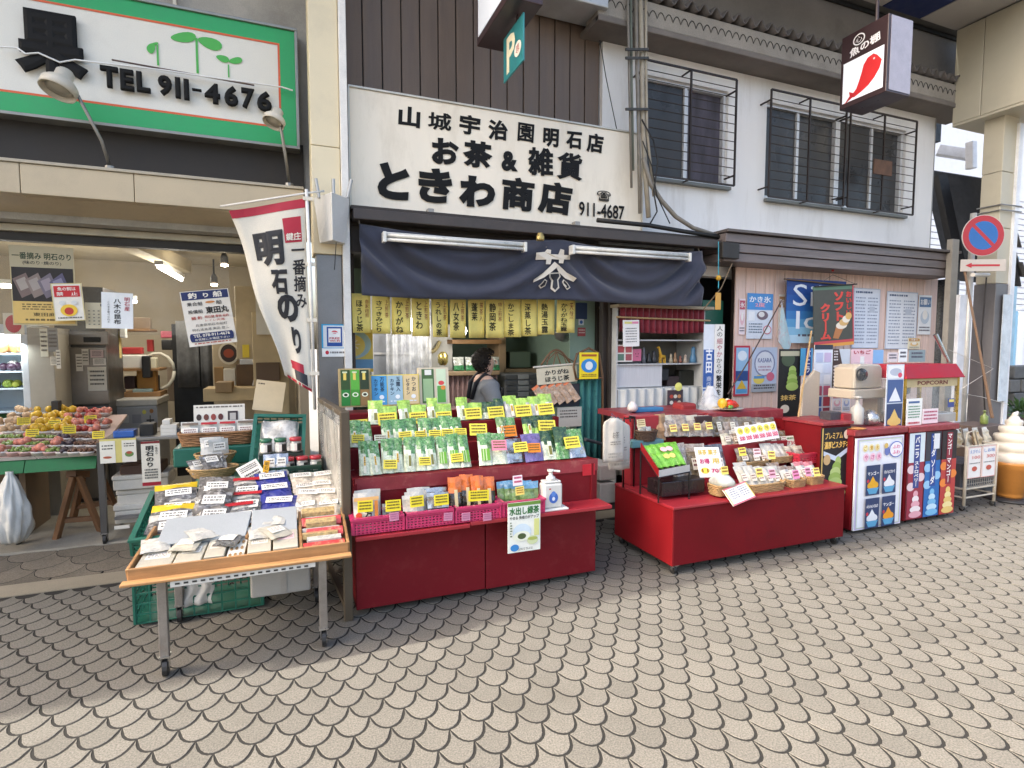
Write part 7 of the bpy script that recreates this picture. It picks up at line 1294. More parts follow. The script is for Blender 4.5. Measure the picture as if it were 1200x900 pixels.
for k, (r_, cl, lab, nm) in enumerate((((752, 437, 775, 452), '17171a', 'black cash register on the lower cabinet shelf', 'cash_register'), ((770, 432, 784, 446), '2a2a2c', 'dark camera case on the lower cabinet shelf', 'camera_case'), ((782, 441, 796, 453), '3a2c2c', 'brown patterned box on the lower cabinet shelf', 'patterned_box'), ((796, 434, 818, 453), '26261f', 'dark ornament group at the right of the lower shelf', 'ornament'))): bx_(nm, lab, nm.split('_')[-1], r_, cY + .06 + .02 * k, cY + .2, K(cl), .01)
board('sweets_poster', 'dark poster of round sweets on the white cabinet drape', 'poster', (782, 457, 800, 482), cY - .05, '4a3a40', lambda p: [p.disc(.25 + .25 * (k % 3), .3 + .28 * (k // 3), .12, .09, ['b84a3a', 'd8d0c0', 'c88a5a', 'e4dcd0', '8a3a3a', 'd0b8a0', 'c0504a', 'e0d8cc'][k], 12) for k in range(8)], .004)
o = MB().lathe(P(793, 457, cY - .06), [(.002, 0), (.04, .004), (.04, .008), (.002, .01)], 16); q_c = P(793, 453, cY - .06); o.v = [(v[0], q_c.y + (v[2] - q_c.z) - .0, q_c.z + (v[1] - q_c.y)) for v in o.v]; o = o.build('round_tag', K('e6e27a'), None); tag(o, 'round pale yellow tag above the sweets poster', 'tag')
bx_('red_bag', 'red and black folded bag on the ledge below the cabinet', 'bag', (800, 473, 817, 483), 3.95, 4.1, M('red_bag', (.3, .03, .03), .6, var=.3), .02)
bx_('blue_toy', 'low blue wave shaped toy on the ledge below the cabinet', 'toy', (745, 478, 778, 483), 3.9, 4.0, K('3a7aa8'), .008)
o = MB().lathe(P(741, 482, 3.9), [(.03, 0), (.045, .02), (.04, .05), (.015, .08)], 12).build('white_figure', K('d8d0cc'), None, True); tag(o, 'small white and red figure at the left end of the ledge', 'figurine')
MB().box(P(738, 488, 3.8).x, P(828, 488, 3.8).x, 3.66, 4.3, P(780, 486, 3.8).z - .03, P(780, 484, 3.8).z).build('ledge', redt, ct)
# vertical banners on the green wall
def ban1(p): p.rect(0, .32, 1, .8, '3a62a8'); p.text('古田', .2, .3, .8, .62, 'f2f4f8', .03, True); p.text('商店', .3, .66, .75, .8, 'e8ecf4', .0, True); p.rect(0, .82, 1, .84, '3a62a8')
board('tall_banner', 'blue and white vertical banner beside the open cabinet', 'banner', (824, 380, 837, 472), 4.3, 'dfe6ee', ban1, .003)
board('tall_banner', 'white vertical banner with black and red writing right of the blue one', 'banner', (837, 380, 848, 470), 4.29, 'eceae4', lambda p: (p.text('人の', .2, .02, .8, .16, '22201e', 0, True), p.text('細やか', .2, .18, .8, .42, 'b0485a', 0, True), p.text('からの', .2, .44, .8, .64, '22201e', 0, True), p.text('繋栄を', .2, .66, .8, .92, '22201e', .02, True)), .003)
o = MB().lathe(P(832, 492, 3.95), [(.05, 0), (.1, .05), (.11, .14), (.06, .22), (.03, .3)], 12, lambda a, z: 1 + .15 * math.sin(5 * a + 30 * z)).build('clear_bag', clear('clear_bag', (.8, .82, .85), .45, .2), None, True); tag(o, 'bulging clear plastic bag at the foot of the vertical banners', 'bag')
# hanging wind bells by the eave end
wb_ = thing('hanging_charm', 'blue corded charm with a wooden tag hanging at the end of the dark eave', 'charm', P(842, 320, 4.1)); MB().tube([P(842, 283, 4.1), P(842, 338, 4.1)], .004, 6).build('cord', K('3a9ab0'), wb_); MB().lathe(P(842, 329, 4.1), [(.008, 0), (.025, .02), (.02, .04), (.006, .05)], 12).build('bell', K('b8902a', .3), wb_, True); q = rect(839, 343, 845, 363, 4.1); MB().box(q[0], q[1], 4.1, 4.11, q[2], q[3]).build('wooden_tag', K('c89a4a'), wb_, bev=.004)
o = MB().tube([P(824, 363, 4.15), P(845, 338, 4.15), P(858, 309, 4.15)], .006, 6).build('bamboo_stick', K('6a5a44')); tag(o, 'thin stick propped between the curtain end and the canopy', 'stick')
MB().box(P(846, 296, 4.15).x, P(866, 296, 4.15).x, 4.14, 4.2, P(856, 303, 4.15).z, P(856, 284, 4.15).z).build('gutter_end', K('2a2826'), ca, bev=.008)
# ================================================================ ICE CREAM STAND
IC = 3.08
bl = thing('black_counter', 'dark red counter block with a black pistachio ice cream poster panel', 'counter', (P(965, 540, 3.2).x, 3.2, 0))
q = rect(961, 498, 995, 600, 3.15); MB().box(q[0], q[1], 3.15, 3.5, .04, q[3]).build('body', cartm, bl, bev=.006); MB().box(q[0] - .01, q[1] + .01, 3.13, 3.52, q[3] + .001, q[3] + .025).build('top', redt, bl, bev=.004)
def pist(p):
    p.rect(0, 0, 1, 1, '17171c'); p.rect(0.02, .0, .06, 1, 'd8b86a'); p.text('プレミアム', .12, .06, .72, .15, 'e2b860', .02); p.text('濃厚ピスタチオ', .1, .18, .95, .28, 'e2b860', .03); p.disc(.85, .1, .1, .06, 'e8d8c0')
    p.poly([(.08, .30), (.5, .38), (.96, .26), (.96, .32), (.5, .45), (.08, .36)][::-1], 'c8d4e4'); p.disc(.2, .42, .12, .07, 'c8a878')
    for k in range(7): t = k / 6; p.disc(.58 - .1 * math.sin(3 * t), .46 + .42 * t, .1 + .2 * t ** .8, .075, ['a8c070', '8fae54', 'b4c880', '93b058', 'aac274', '8aa850', 'a6be70'][k], 18)
    p.disc(.5, .93, .22, .05, 'c89a6a')
board('ice_cream_poster', 'black poster of swirled green pistachio ice cream on the counter end', 'poster', (961, 501, 995, 588), 3.135, '17171c', pist, .006)
MB().box(P(938, 530, 3.35).x, P(960, 530, 3.35).x, 3.35, 3.7, .3, P(948, 494, 3.35).z).build('back_block', cartm, bl, bev=.006)
k1 = thing('ice_counter', 'red counter fronted by a white board of shaved ice pictures', 'counter', (P(1028, 560, IC).x, IC, 0)); q = rect(998, 505, 1058, 620, IC); zc = P(1028, 509, IC).z
MB().box(q[0], q[1], IC, 3.6, .03, zc).build('body', cartm, k1, bev=.006); MB().box(q[0] - .01, q[1] + .005, IC - .02, 3.6, zc + .001, zc + .05).build('top', redt, k1, bev=.005)
def kaki(p):
    p.frame(.02, .01, .98, .99, .025, 'c8b8dc'); p.frame(.045, .02, .955, .98, .012, 'c8dcb8')
    for k in range(3): p.disc(.18 + .12 * k, .11, .05, .04, 'f0e4b0'); p.text('ご褒氷'[k], .15 + .12 * k, .085, .21 + .12 * k, .135, 'c89a2a', .02); p.disc(.2 + .13 * k, .21, .055, .045, 'f0c8d8'); p.text('やさ氷'[k], .165 + .13 * k, .185, .235 + .13 * k, .235, 'c25a8a', .02)
    p.disc(.82, .15, .15, .09, '4a6ac0', 24); p.disc(.82, .15, .135, .08, 'f2eef2', 24); p.text('ふわ', .74, .1, .9, .14, 'd0508a', .02); p.text('ふわ', .74, .16, .9, .2, 'd0508a', .02); p.disc(.62, .16, .05, .05, '6a7ab8'); p.disc(.6, .1, .04, .03, 'd8b86a')
    for k, (ti, c1) in enumerate((('マンゴー', 'e2a826'), ('パッションフルーツ', 'e4e6ea'), ('パッションミルク', 'dfe4ea'), ('マンゴー', 'e89a24'))):
        u = .2 + .34 * (k % 2); v = .3 + .36 * (k // 2); p.rect(u, v, u + .29, v + .33, '2f3f66'); p.text(ti, u + .03, v + .07, u + .26, v + .11, 'e8ecf2', .02); p.poly([(u + .03, v + .24), (u + .14, v + .12), (u + .26, v + .24)][::-1], c1); p.disc(u + .145, v + .22, .115, .045, c1); p.poly([(u + .02, v + .25), (u + .27, v + .25), (u + .22, v + .315), (u + .07, v + .315)][::-1], '5aa0c8'); p.disc(u + .04, v + .17, .025, .02, 'c23a4a')
board('shaved_ice_board', 'white rainbow edged board with four shaved ice pictures', 'poster', (1001, 512, 1056, 617), IC - .012, 'eef0f6', kaki, .012)
k2 = thing('popcorn_counter', 'dark red counter under the popcorn machine with soft cream posters', 'counter', (P(1088, 555, IC).x, IC, 0)); q = rect(1061, 500, 1118, 606, IC); zc2 = P(1090, 505, IC).z
MB().box(q[0], q[1], IC, 3.65, .03, zc2).build('body', cartm, k2, bev=.006); MB().box(q[0] - .004, q[1] + .01, IC - .02, 3.66, zc2 + .001, zc2 + .05).build('top', redt, k2, bev=.005)
def soft(p):
    for i, (c1, c2, c3, t1, t2) in enumerate((('9a3448', 'e4a8b4', 'd8e4ea', 'バニラ', 'ストロベリ｜'), ('2a6ab0', '7ab8e0', '3a3a44', 'ソ｜ダ', 'ソ｜ダ'), ('b8403c', 'e8c878', '2a2226', 'マンゴ｜', 'マンゴ｜'))):
        u = .01 + .33 * i; p.rect(u, .0, u + .32, .34, c3); p.rect(u, .34, u + .32, 1, c1)
        for k in range(3): p.disc(u + [.06, .26, .06][k], .42 + .1 * k, .08, .05, 'e8d0d4' if i == 0 else ('9ac8ea' if i == 1 else 'e8863c'))
        p.rect(u + .1, .02, u + .22, .64, ['3a4a8a', '2a4a94', '8a2438'][i]); p.text(t1, u + .115, .04, u + .205, .29, 'f4f2f0', .03, True); p.text(t2, u + .115, .33, u + .205, .62, 'f4f2f0', .03, True)
        for k in range(5): t = k / 4; p.disc(u + .165, .71 + .24 * t, .05 + .08 * t, .04, [c2, 'f2e6e6' if i == 0 else ('c4e2f2' if i == 1 else 'f4e0a0')][k % 2], 14)
    p.rect(.48, .02, .6, .2, 'e4e6ea')
board('soft_cream_posters', 'row of red, blue and orange soft cream posters below the popcorn machine', 'poster', (1063, 506, 1118, 604), IC - .008, '6a2a34', soft, .006)
# popcorn machine
py0, py1 = 3.15, 3.5; xa_, xb_ = P(1060, 460, 3.15).x, P(1124, 460, 3.15).x; zt0 = P(1092, 443, 3.15).z; zt1 = P(1092, 431, 3.15).z; zpb = zc2 + .052; gold = M('gold_frame', (.55, .36, .06), .3, metal=.7); xc_ = P(1090, 460, 3.15).x
pm = thing('popcorn_machine', 'red roofed gold framed glass popcorn machine on the counter', 'popcorn machine', ((xa_ + xb_) / 2, 3.3, zpb))
MB().add([(xa_ - .03, py0 - .03, zt0), (xb_ + .03, py0 - .03, zt0), (xb_ + .03, py1, zt0), (xa_ - .03, py1, zt0), (xa_ + .02, py0 + .02, zt1 + .03), (xb_ - .02, py0 + .02, zt1 + .03), (xb_ - .02, py1 - .04, zt1 + .03), (xa_ + .02, py1 - .04, zt1 + .03)], [(0, 3, 2, 1), (4, 5, 6, 7), (0, 1, 5, 4), (1, 2, 6, 5), (2, 3, 7, 6), (3, 0, 4, 7)]).build('roof', M('popcorn_red', (.32, .008, .02), .5, spec=.25), pm, bev=.006)
for x, y in ((xa_, py0), (xb_ - .025, py0), (xa_, py1 - .03), (xb_ - .025, py1 - .03)): MB().box(x, x + .025, y, y + .025, zpb, zt0 - .002).build('corner_post', gold, pm)
MB().box(xa_ + .026, xb_ - .026, py0 + .003, py0 + .02, zt0 - .075, zt0 - .003).build('name_panel', M('popcorn_panel', (.55, .45, .25), .5), pm); pp = Print((xa_ + .03, py0 + .003, zt0 - .01), X3, -Z3, xb_ - xa_ - .06, .06, .001); pp.text('POPCORN', .2, .2, .8, .8, '6a1a1a', .03); pp.build(pm, 'lettering')
MB().box(xa_ + .026, xb_ - .026, py0 + .008, py0 + .012, zpb + .08, zt0 - .077).build('pane', clear('machine_glass', (.8, .85, .85), .12, .05), pm)
MB().box(xa_ + .004, xa_ + .008, py0 + .026, py1 - .031, zpb + .08, zt0 - .01).build('pane', clear('machine_glass', (.8, .85, .85), .12, .05), pm)
MB().box(xa_ + .02, xb_ - .02, py0 + .002, py1 - .02, zpb, zpb + .078).build('base', M('popcorn_base', (.5, .5, .5), .35, metal=.6), pm, bev=.005)
kp = Vector((xa_ + .2, 3.32, zpb + .34)); MB().lathe(kp, [(.03, -.1), (.075, -.09), (.08, 0), (.06, .01)], 16).build('kettle', M('kettle_dark', (.06, .055, .05), .35, metal=.6), pm, True); MB().tube([kp, (kp.x, 3.32, zt0)], .012, 8).build('kettle_hanger', chrome, pm); MB().tube([kp - Vector((.07, 0, .03)), kp - Vector((.15, 0, -.02))], .008, 6).build('kettle_arm', K('1a1a1a'), pm)
MB().tube([P(1112, 424, 3.2), P(1096, 392, 3.25)], [.012, .02], 8).build('scoop_handle', chrome, pm)
for k, (r_, cl, lab, fn) in enumerate((((1062, 467, 1080, 506), 'eef0ec', 'white handwritten price card at the left of the popcorn machine', lambda p: (p.rect(.1, .08, .8, .14, '4a6a9a'), p.lines(.1, .22, .85, .62, 5, '4a8a6a', .4), p.lines(.1, .7, .85, .92, 2, 'c24a5a', .5))), ((1081, 479, 1099, 496), 'ecdde2', 'pink handwritten card in front of the popcorn machine', lambda p: p.lines(.08, .15, .92, .85, 3, 'b04a6a', .45)), ((1111, 467, 1118, 477), '3a4a8a', 'small navy card on the popcorn machine glass', lambda p: p.rect(.1, .1, .9, .4, 'e8d878')))): board('price_card', lab, 'card', r_, py0 - .02 - .004 * k, cl, fn, .003)
# shaving-ice machine
im = thing('ice_shaver', 'beige ice shaving machine with black wheel knob', 'ice machine', (P(1018, 470, 3.3).x, 3.3, zc + .05)); bei = M('machine_beige', (.48, .42, .34), .4, var=.04, coat=.2)
q = rect(1002, 427, 1034, 455, 3.3); MB().prism([(0, 0), (q[1] - q[0], 0), (q[1] - q[0], (q[3] - q[2]) * .8), ((q[1] - q[0]) * .9, q[3] - q[2]), ((q[1] - q[0]) * .2, q[3] - q[2]), (0, (q[3] - q[2]) * .85)], (q[0], 3.5, q[2]), X3, Z3, .2).build('head', bei, im, bev=.012)
q2 = rect(1000, 456, 1037, 467, 3.28); MB().box(q2[0], q2[1], 3.27, 3.52, q2[2], q2[3]).build('arm', bei, im, bev=.01); q3 = rect(1029, 467, 1036, 503, 3.35); MB().box(q3[0], q3[1], 3.36, 3.5, zc + .05, q3[3]).build('column', bei, im, bev=.006); MB().box(q2[0] + .02, q2[1], 3.3, 3.55, zc + .05, zc + .07).build('base', bei, im, bev=.006)
kn = P(1008, 439, 3.29); b = MB().lathe((0, 0, 0), [(.01, 0), (.05, .0), (.055, .015), (.045, .035), (.01, .04)], 18); b.v = [(kn.x + v[0], kn.y - v[2], kn.z + v[1]) for v in b.v]; b.build('knob', K('0d0d0e', .3), im, True)
o = MB().box(P(997, 460, 3.2).x, P(1040, 460, 3.2).x, 3.19, 3.196, zc + .06, P(1018, 424, 3.2).z).build('acrylic_screen', clear('acrylic', (.9, .93, .95), .03, .05), None); tag(o, 'clear acrylic screen standing in front of the ice shaving machine', 'screen')
bs = MB().prism([(0, 0), (.2, .0), (.2, .45), (.14, .47), (.0, .33)], P(936, 497, 3.6), X3, Z3, .03).build('beige_board', bei, None, bev=.004); tag(bs, 'folded beige board leaning beside the black ice cream poster', 'board')
o = MB().tube([P(932, 512, 3.45), P(946, 420, 3.6), P(951, 388, 3.7)], .008, 6).build('bamboo_pole', M('bamboo'), None); tag(o, 'thin bamboo pole leaning on the beige board', 'pole')
o = MB().tube([P(853, 462, 3.9), P(876, 425, 4.0), P(916, 352, 4.2)], .006, 6).build('thin_pole', K('4a3a34')); tag(o, 'thin dark flag pole slanting across the left posters', 'pole')
fq = [P(916, 352, 4.2), P(912, 400, 4.18), P(922, 414, 4.2), P(927, 404, 4.24)]
o = MB().add([fq[0], fq[1], fq[2], fq[3]], [(0, 1, 2), (0, 2, 3)]).build('small_flag', [M('flag_white_teal', (.45, .58, .58), .7, stain=(.6, .2, .22), stain_amt=.7, stain_scale=9)], None, solid=.003); tag(o, 'small folded white and teal flag hanging from the thin pole', 'flag')
# little goods on the ice counter
def small(nm, lab, cat, px, py, Y, prof, mt, n=14): p = P(px, py, Y); o = MB().lathe(p, prof, n).build(nm, mt, None, True); return tag(o, lab, cat)
small('pump_bottle', 'grey pump bottle on the ice counter', 'bottle', 1004, 497, 3.2, [(.045, 0), (.048, .01), (.048, .13), (.02, .16), (.012, .18), (.014, .21), (.03, .215), (.03, .225), (.005, .23)], M('pump_grey', (.42, .42, .40), .4))
bx_('red_tin', 'red tin with black and pink tops on the black counter', 'tin', (988, 485, 998, 496), 3.2, 3.28, M('red_tin', (.3, .02, .03), .4), .004); bx_('dark_tin', 'dark speckled tin beside the red one', 'tin', (973, 483, 986, 496), 3.22, 3.32, M('tin_dark', (.05, .05, .06), .5, var=.5, scale=60), .004)
small('foil_bundle', 'crumpled grey foil bundle on the ice counter', 'foil', 1020, 497, 3.22, [(.05, 0), (.075, .03), (.06, .08), (.02, .12)], foil, 9)
small('saucer', 'orange rimmed saucer at the left of the ice counter', 'saucer', 1002, 503, 3.12, [(.05, 0), (.08, .012), (.06, .01)], K('c88a4a'))
# posters on the board wall
PY = IY - .012
def blue1(p): p.rect(0, 0, 1, .36, '4f96d8'); p.text('かき氷', .08, .06, .92, .2, 'f4f6fa', .02); p.text('2度', .3, .2, .7, .3, 'f0a8b8', .02); p.rect(.05, .4, .3, .6, 'f2f4f6'); p.disc(.6, .48, .22, .1, '7a6a74'); p.disc(.56, .46, .12, .06, 'e8e4e0'); p.lines(.08, .66, .6, .9, 4, '7a8a9a', .4); p.disc(.8, .8, .16, .1, 'd06a7a'); p.disc(.8, .8, .13, .08, 'eef0f2')
board('ice_poster', 'blue and white sheet poster at the left of the board wall', 'poster', (875, 344, 905, 397), PY, 'dfe6f0', blue1, .003)
board('ice_poster', 'narrow blue shaved ice poster in a red frame', 'poster', (860, 405, 878, 464), PY, 'c03a4c', lambda p: (p.rect(.1, .04, .9, .96, '9cc4e4'), p.disc(.5, .2, .3, .1, 'e4eef6'), p.rect(.1, .5, .9, .7, '2f4f8c'), p.poly([(.18, .86), (.5, .68), (.82, .86)][::-1], 'e0b83a'), p.rect(.15, .86, .85, .94, '5aa0d0')), .006)
board('event_poster', 'pale blue poster with a laurel ring and yellow bowl', 'poster', (881, 407, 910, 459), PY, 'c4d2e8', lambda p: (p.disc(.5, .36, .42, .3, '8a94b4'), p.disc(.5, .36, .37, .265, 'dfe4ee'), p.text('KASARA', .22, .24, .78, .34, '6a74a0', .02), p.lines(.25, .42, .75, .56, 2, 'b89ab0', .5), p.disc(.28, .72, .22, .1, 'ead868'), p.rect(.08, .64, .5, .7, '5a9ad0'), p.disc(.74, .66, .16, .1, 'd8708a'), p.rect(0, .82, 1, 1, 'a8b0b8'), p.lines(.08, .84, .92, .96, 2, '3a3a44', .5)), .003)
def silk(p):
    for k in range(8): p.rect(0, .125 * k, 1, .125 * (k + 1), ['1d3f86', '214a92', '25559c', '2a62a6', '3a78b4', '5a98c4', '86b8d4', 'b4d2e2'][k])
    p.text('Silk', .1, .08, .92, .42, 'e8eef6', 0); p.text('Ice', .16, .5, .8, .78, 'e8eef6', 0); p.lines(.2, .86, .8, .93, 1, '5a5a6a', .5)
o = board('blue_banner', 'blue hanging banner with white lettering behind the soft cream banner', 'banner', (921, 328, 990, 402), 4.36, '25559c', silk, .004); MB().tube([P(919, 327, 4.34), P(992, 334, 4.34)], .008, 6).build('rod', cane, o)
def softb(p):
    p.rect(0, 0, 1, .06, '5a7a64'); p.rect(0, .06, 1, .94, '4a4c44'); p.rect(0, .94, 1, 1, 'e0a04a'); p.rect(.97, 0, 1, .94, 'c83a4c'); p.rect(0, .9, 1, .945, 'c84a50')
    p.text('おいしい', .8, .1, .95, .5, 'd03a34', .05, True); p.text('ソフト', .5, .1, .74, .58, 'd84a3e', .06, True); p.text('クリ｜ム', .16, .28, .42, .88, 'd84a3e', .06, True)
    p.poly([(.46, .86), (.56, .64), (.74, .7), (.6, .88)], 'b87a4a')
    for k in range(4): p.disc(.68 + .06 * k, .66 - .05 * k, .14 - .02 * k, .06, ['eee2d0', 'd8b070', 'f0e6d4', 'e0b468'][k])
o = board('soft_cream_banner', 'dark olive soft cream banner with red lettering hung over the blue one', 'banner', (953, 335, 1000, 406), 4.24, '4a4c44', softb, .004, rot=-.07); MB().tube([P(955, 336, 4.23), P(1004, 333, 4.23)], .007, 6).build('rod', K('1a1a1a'), o); MB().tube([P(955, 336, 4.23), P(976, 322, 4.25), P(1003, 333, 4.23)], .002, 4).build('string', K('4a4a4a'), o); MB().lathe(P(976, 318, 4.25), [(.01, 0), (.016, .02), (.008, .035)], 8).build('hook', K('c03a3c'), o)
menu = lambda sd: (lambda p: (p.frame(.0, .0, 1, 1, .02, 'b8c2d4'), p.lines(.08, .05, .7, .1, 1, '5a6a8a', .6, sd), p.lines(.08, .15, .45, .95, 14, '9aa4b8', .35, sd), p.lines(.54, .15, .92, .95, 14, '9aa4b8', .35, sd + 1), p.rect(.6, .3, .8, .4, 'c4ccd8')))
board('menu_sheet', 'white menu sheet right of the soft cream banner', 'menu', (999, 338, 1030, 408), PY, 'e2e8f2', menu(3), .004); board('menu_sheet', 'white menu sheet at the right end of the board wall', 'menu', (1038, 342, 1074, 409), PY, 'e8ecf2', menu(7), .004)
board('ice_poster', 'black poster of green ice cream hanging at the counter back', 'poster', (912, 409, 938, 490), 3.98, '20201f', lambda p: (p.disc(.4, .15, .3, .1, '4a5a44'), p.rect(.05, .03, .9, .1, 'b8b49a'), [p.disc(.6, .3 + .06 * k, .16 + .03 * k, .06, ['a8c46a', '8cae50'][k % 2]) for k in range(5)], p.text('抹茶', .1, .66, .8, .74, 'd8b86a', .02), p.disc(.3, .86, .2, .06, 'e0d8c8'))and None, .004)
board('small_banner', 'narrow blue vanilla banner beside the black ice cream poster', 'banner', (938, 408, 952, 440), 3.96, '4a9ac8', lambda p: (p.rect(.4, 0, .85, 1, '2a3a7a'), p.text('バニラ', .45, .08, .8, .9, 'f0f0f4', .02, True)), .003)
board('menu_strip', 'tall white and blue picture menu strip at the counter', 'menu', (953, 404, 974, 496), 3.7, 'dce4f0', lambda p: (p.rect(0, 0, 1, .06, '2a3444'), [p.rect(.08 + .46 * (k % 2), .1 + .14 * (k // 2), .46 + .46 * (k % 2), .22 + .14 * (k // 2), ['b8c4e0', 'c8b8d8', 'e4e8f0', 'd4dcec', 'dfe6f2', 'e8ecf2', 'a8506a', 'b8607a', '3a5a9a', 'a03a4a', '4a6aa8', '8a3a4a'][k]) for k in range(12)] and None), .004)
def choco(p):
    p.rect(0, 0, 1, 1, 'cfd8e0'); p.poly([(0, 0), (.35, 0), (.95, 1), (0, 1)], '4a3630')
    for k in range(7): p.poly([(.05, .4 + .08 * k), (.45 + .05 * k, .36 + .08 * k), (.5 + .05 * k, .39 + .08 * k), (.08, .44 + .08 * k)], 'e8dcd0')
    p.lines(.06, .04, .3, .3, 4, 'e4e0dc', .5)
board('soft_cream_poster', 'brown and white chocolate soft cream poster above the counter', 'poster', (975, 409, 995, 458), 3.9, 'cfd8e0', choco, .003)
board('pink_poster', 'pink poster with red writing behind the ice shaving machine', 'poster', (997, 409, 1022, 452), 4.0, 'f0ccd4', lambda p: (p.text('いちご', .1, .03, .9, .14, 'b0283c', .03), p.rect(.4, .2, .6, .42, 'f2f0ee')), .003); board('blue_card', 'plain light blue sheet right of the pink poster', 'sheet', (1023, 410, 1035, 430), 4.0, '8ab8e8', None, .003)
board('ice_poster', 'tall shaved ice poster in a clear sleeve between the machines', 'poster', (1038, 427, 1058, 501), 3.14, 'd4deea', lambda p: (p.rect(.05, .02, .95, .22, 'eef0f4'), p.disc(.5, .12, .35, .06, 'b8c0d0'), p.disc(.75, .17, .12, .04, 'd8506a'), p.rect(.05, .24, .95, .6, '4a6294'), p.poly([(.15, .58), (.5, .36), (.85, .58)][::-1], 'e8ecf2'), p.rect(.05, .62, .95, .98, '34466e'), p.poly([(.1, .94), (.5, .7), (.9, .94)][::-1], 'e0c070'), p.disc(.5, .9, .4, .07, 'e0c070')), .004)
for k, (r_, cl, lab) in enumerate((((1040, 413, 1052, 424), 'e4d8dc', 'pale pink card above the tall ice poster'), ((1053, 409, 1063, 424), 'f0f2f4', 'white card with black writing above the tall ice poster'), ((1065, 410, 1084, 424), '8a9aa0', 'grey picture card at the right end of the low cards'))): board('small_card', lab, 'card', r_, 4.0 - .01 * k, cl, lambda p, k=k: p.lines(.15, .2, .85, .8, 2, '5a5a6a', .5, k), .003)
# ================================================================ TROLLEY AND GIANT CONE
tr = thing('wire_trolley', 'cream wire trolley with two handwritten signs beside the counters', 'trolley', G(1140, 600)); tw_ = M('trolley_cream', (.58, .52, .42), .5, stain=(.4, .33, .24), stain_amt=.4)
tY0, tY1 = 3.14, 3.5; tx0_, tx1_ = P(1131, 560, tY0).x, P(1166, 560, tY0).x; tzt = P(1149, 522, tY0).z
for x in (tx0_, tx1_):
    for y in (tY0, tY1): MB().tube([(x, y, .04), (x, y, tzt)], .014, 8).build('post', tw_, tr, True); caster(tr, x, y, .05, .022)
for z in (.12, .2, tzt): b = MB(); [b.tube([(x, tY0, z), (x, tY1, z)], .008, 6) for x in (tx0_, tx1_)]; [b.tube([(tx0_, y, z), (tx1_, y, z)], .008, 6) for y in (tY0, tY1)]; b.build('rail', tw_, tr)
MB().box(tx0_, tx1_, tY0, tY1, .19, .2).build('lower_shelf', tw_, tr); b = MB()
for k in range(1, 14): x = tx0_ + (tx1_ - tx0_) * k / 14; b.tube([(x, tY0, .2), (x, tY0, .46)], .003, 4)
for k in range(8): z = .21 + .035 * k; b.tube([(tx0_, tY0 - .002, z), (tx1_, tY0 - .002, z)], .003, 4)
b.build('wire_mesh', K('9a948a'), tr); MB().box(tx0_ + .02, tx1_ - .02, tY0 + .05, tY1 - .05, .2, .42).build('inner_box', K('55565c'), tr)
b = MB()
for k in range(3): y = tY0 + .03 + .12 * k; b.tube([(tx0_ + .03, y, tzt), (tx0_ + .05, y, tzt + .12), (tx0_ + .16, y, tzt + .14), (tx0_ + .22, y, tzt)], .006, 6)
b.build('divider', tw_, tr, True)
sgn = lambda a, c_: (lambda p: (p.frame(0, 0, 1, 1, .03, 'e0a8a0'), p.text(a, .12, .08, .9, .2, '4a7ac0', .0), p.text(c_, .3, .28, .9, .38, 'd05a5a', .0), p.disc(.5, .7, .2, .08, 'c05a4a'), p.lines(.1, .5, .9, .58, 1, '8a8a8a', .4)))
board('handwritten_sign', 'left handwritten sign with a red sausage on the trolley', 'sign', (1134, 524, 1149, 560), tY0 - .02, 'f0ece8', sgn('えびせん', '100'), .004); board('handwritten_sign', 'right handwritten sign with a brown stick on the trolley', 'sign', (1150.5, 522, 1166, 558), tY0 - .02, 'f0ece8', sgn('しお味', '300'), .004)
for k in range(4): bag('snack_bag', '%s pale snack bag from the left in the top of the wire trolley' % ORD[k], 'packet', P(1124 + 11 * k, 524 - k, 3.25 + .05 * (k % 2)), .13, .17, .06, [[paper, M('cracker', (.5, .38, .22), .4, var=.4, scale=40, coat=.4)], [whitep, paper]][k % 2], .2, .2, k + 7, .3, group='snack bags in the trolley', draw=(lambda p: p.rect(.5, .5, .8, .9, 'd86aa0')) if k == 1 else None)
cY_ = 3.22; cq = P(1183, 588, cY_); cxx = cq.x
cn = thing('giant_ice_cream', 'giant white soft ice cream display in an orange cone', 'display', (cxx, cY_, 0)); conem = M('cone_orange', (.50, .21, .045), .45, var=.12, scale=6, coat=.2); icem = M('ice_white', (.66, .62, .54), .4, var=.04, coat=.2)
zr = P(1183, 540, cY_).z; rc0 = P(1198, 545, cY_).x - cxx
rr0 = .165
MB().lathe((cxx, cY_, .03), [(.10, 0), (.105, .02), (.112, .06), (.119, .065), (.123, .1), (.130, .105), (.135, .15), (.142, .155), (.147, .2), (.154, .205), (.162, .27), (.184, .285), (.190, .32), (.2, zr - .05), (.2, zr - .03)], 40, lambda a, z: 1 + (.012 if z < .27 and int(a * 40 / 6.2832) % 4 == 0 else 0)).build('cone', conem, cn, True)
prof = []; zz = zr; r_ = .21
for lay, (ra, hh_) in enumerate(((.205, .105), (.185, .095), (.155, .085), (.115, .075), (.07, .06))):
    for k in range(6): t = k / 6; prof.append((ra * (.86 + .14 * math.sin(math.pi * t) ** .6), zz - zr + hh_ * t))
    zz += hh_
prof += [(.045, zz - zr), (.03, zz - zr + .03), (.006, zz - zr + .045)]
MB().lathe((cxx, cY_, zr - .015), prof, 36, lambda a, z: 1 + .03 * math.sin(a + z * 16)).build('swirl', icem, cn, True)
MB().tube([(cxx, cY_, zz + .0), (cxx + .005, cY_, zz + .035), (cxx + .035, cY_, zz + .05), (cxx + .06, cY_, zz + .02)], [.03, .022, .014, .006], 10).build('curl', icem, cn, True)
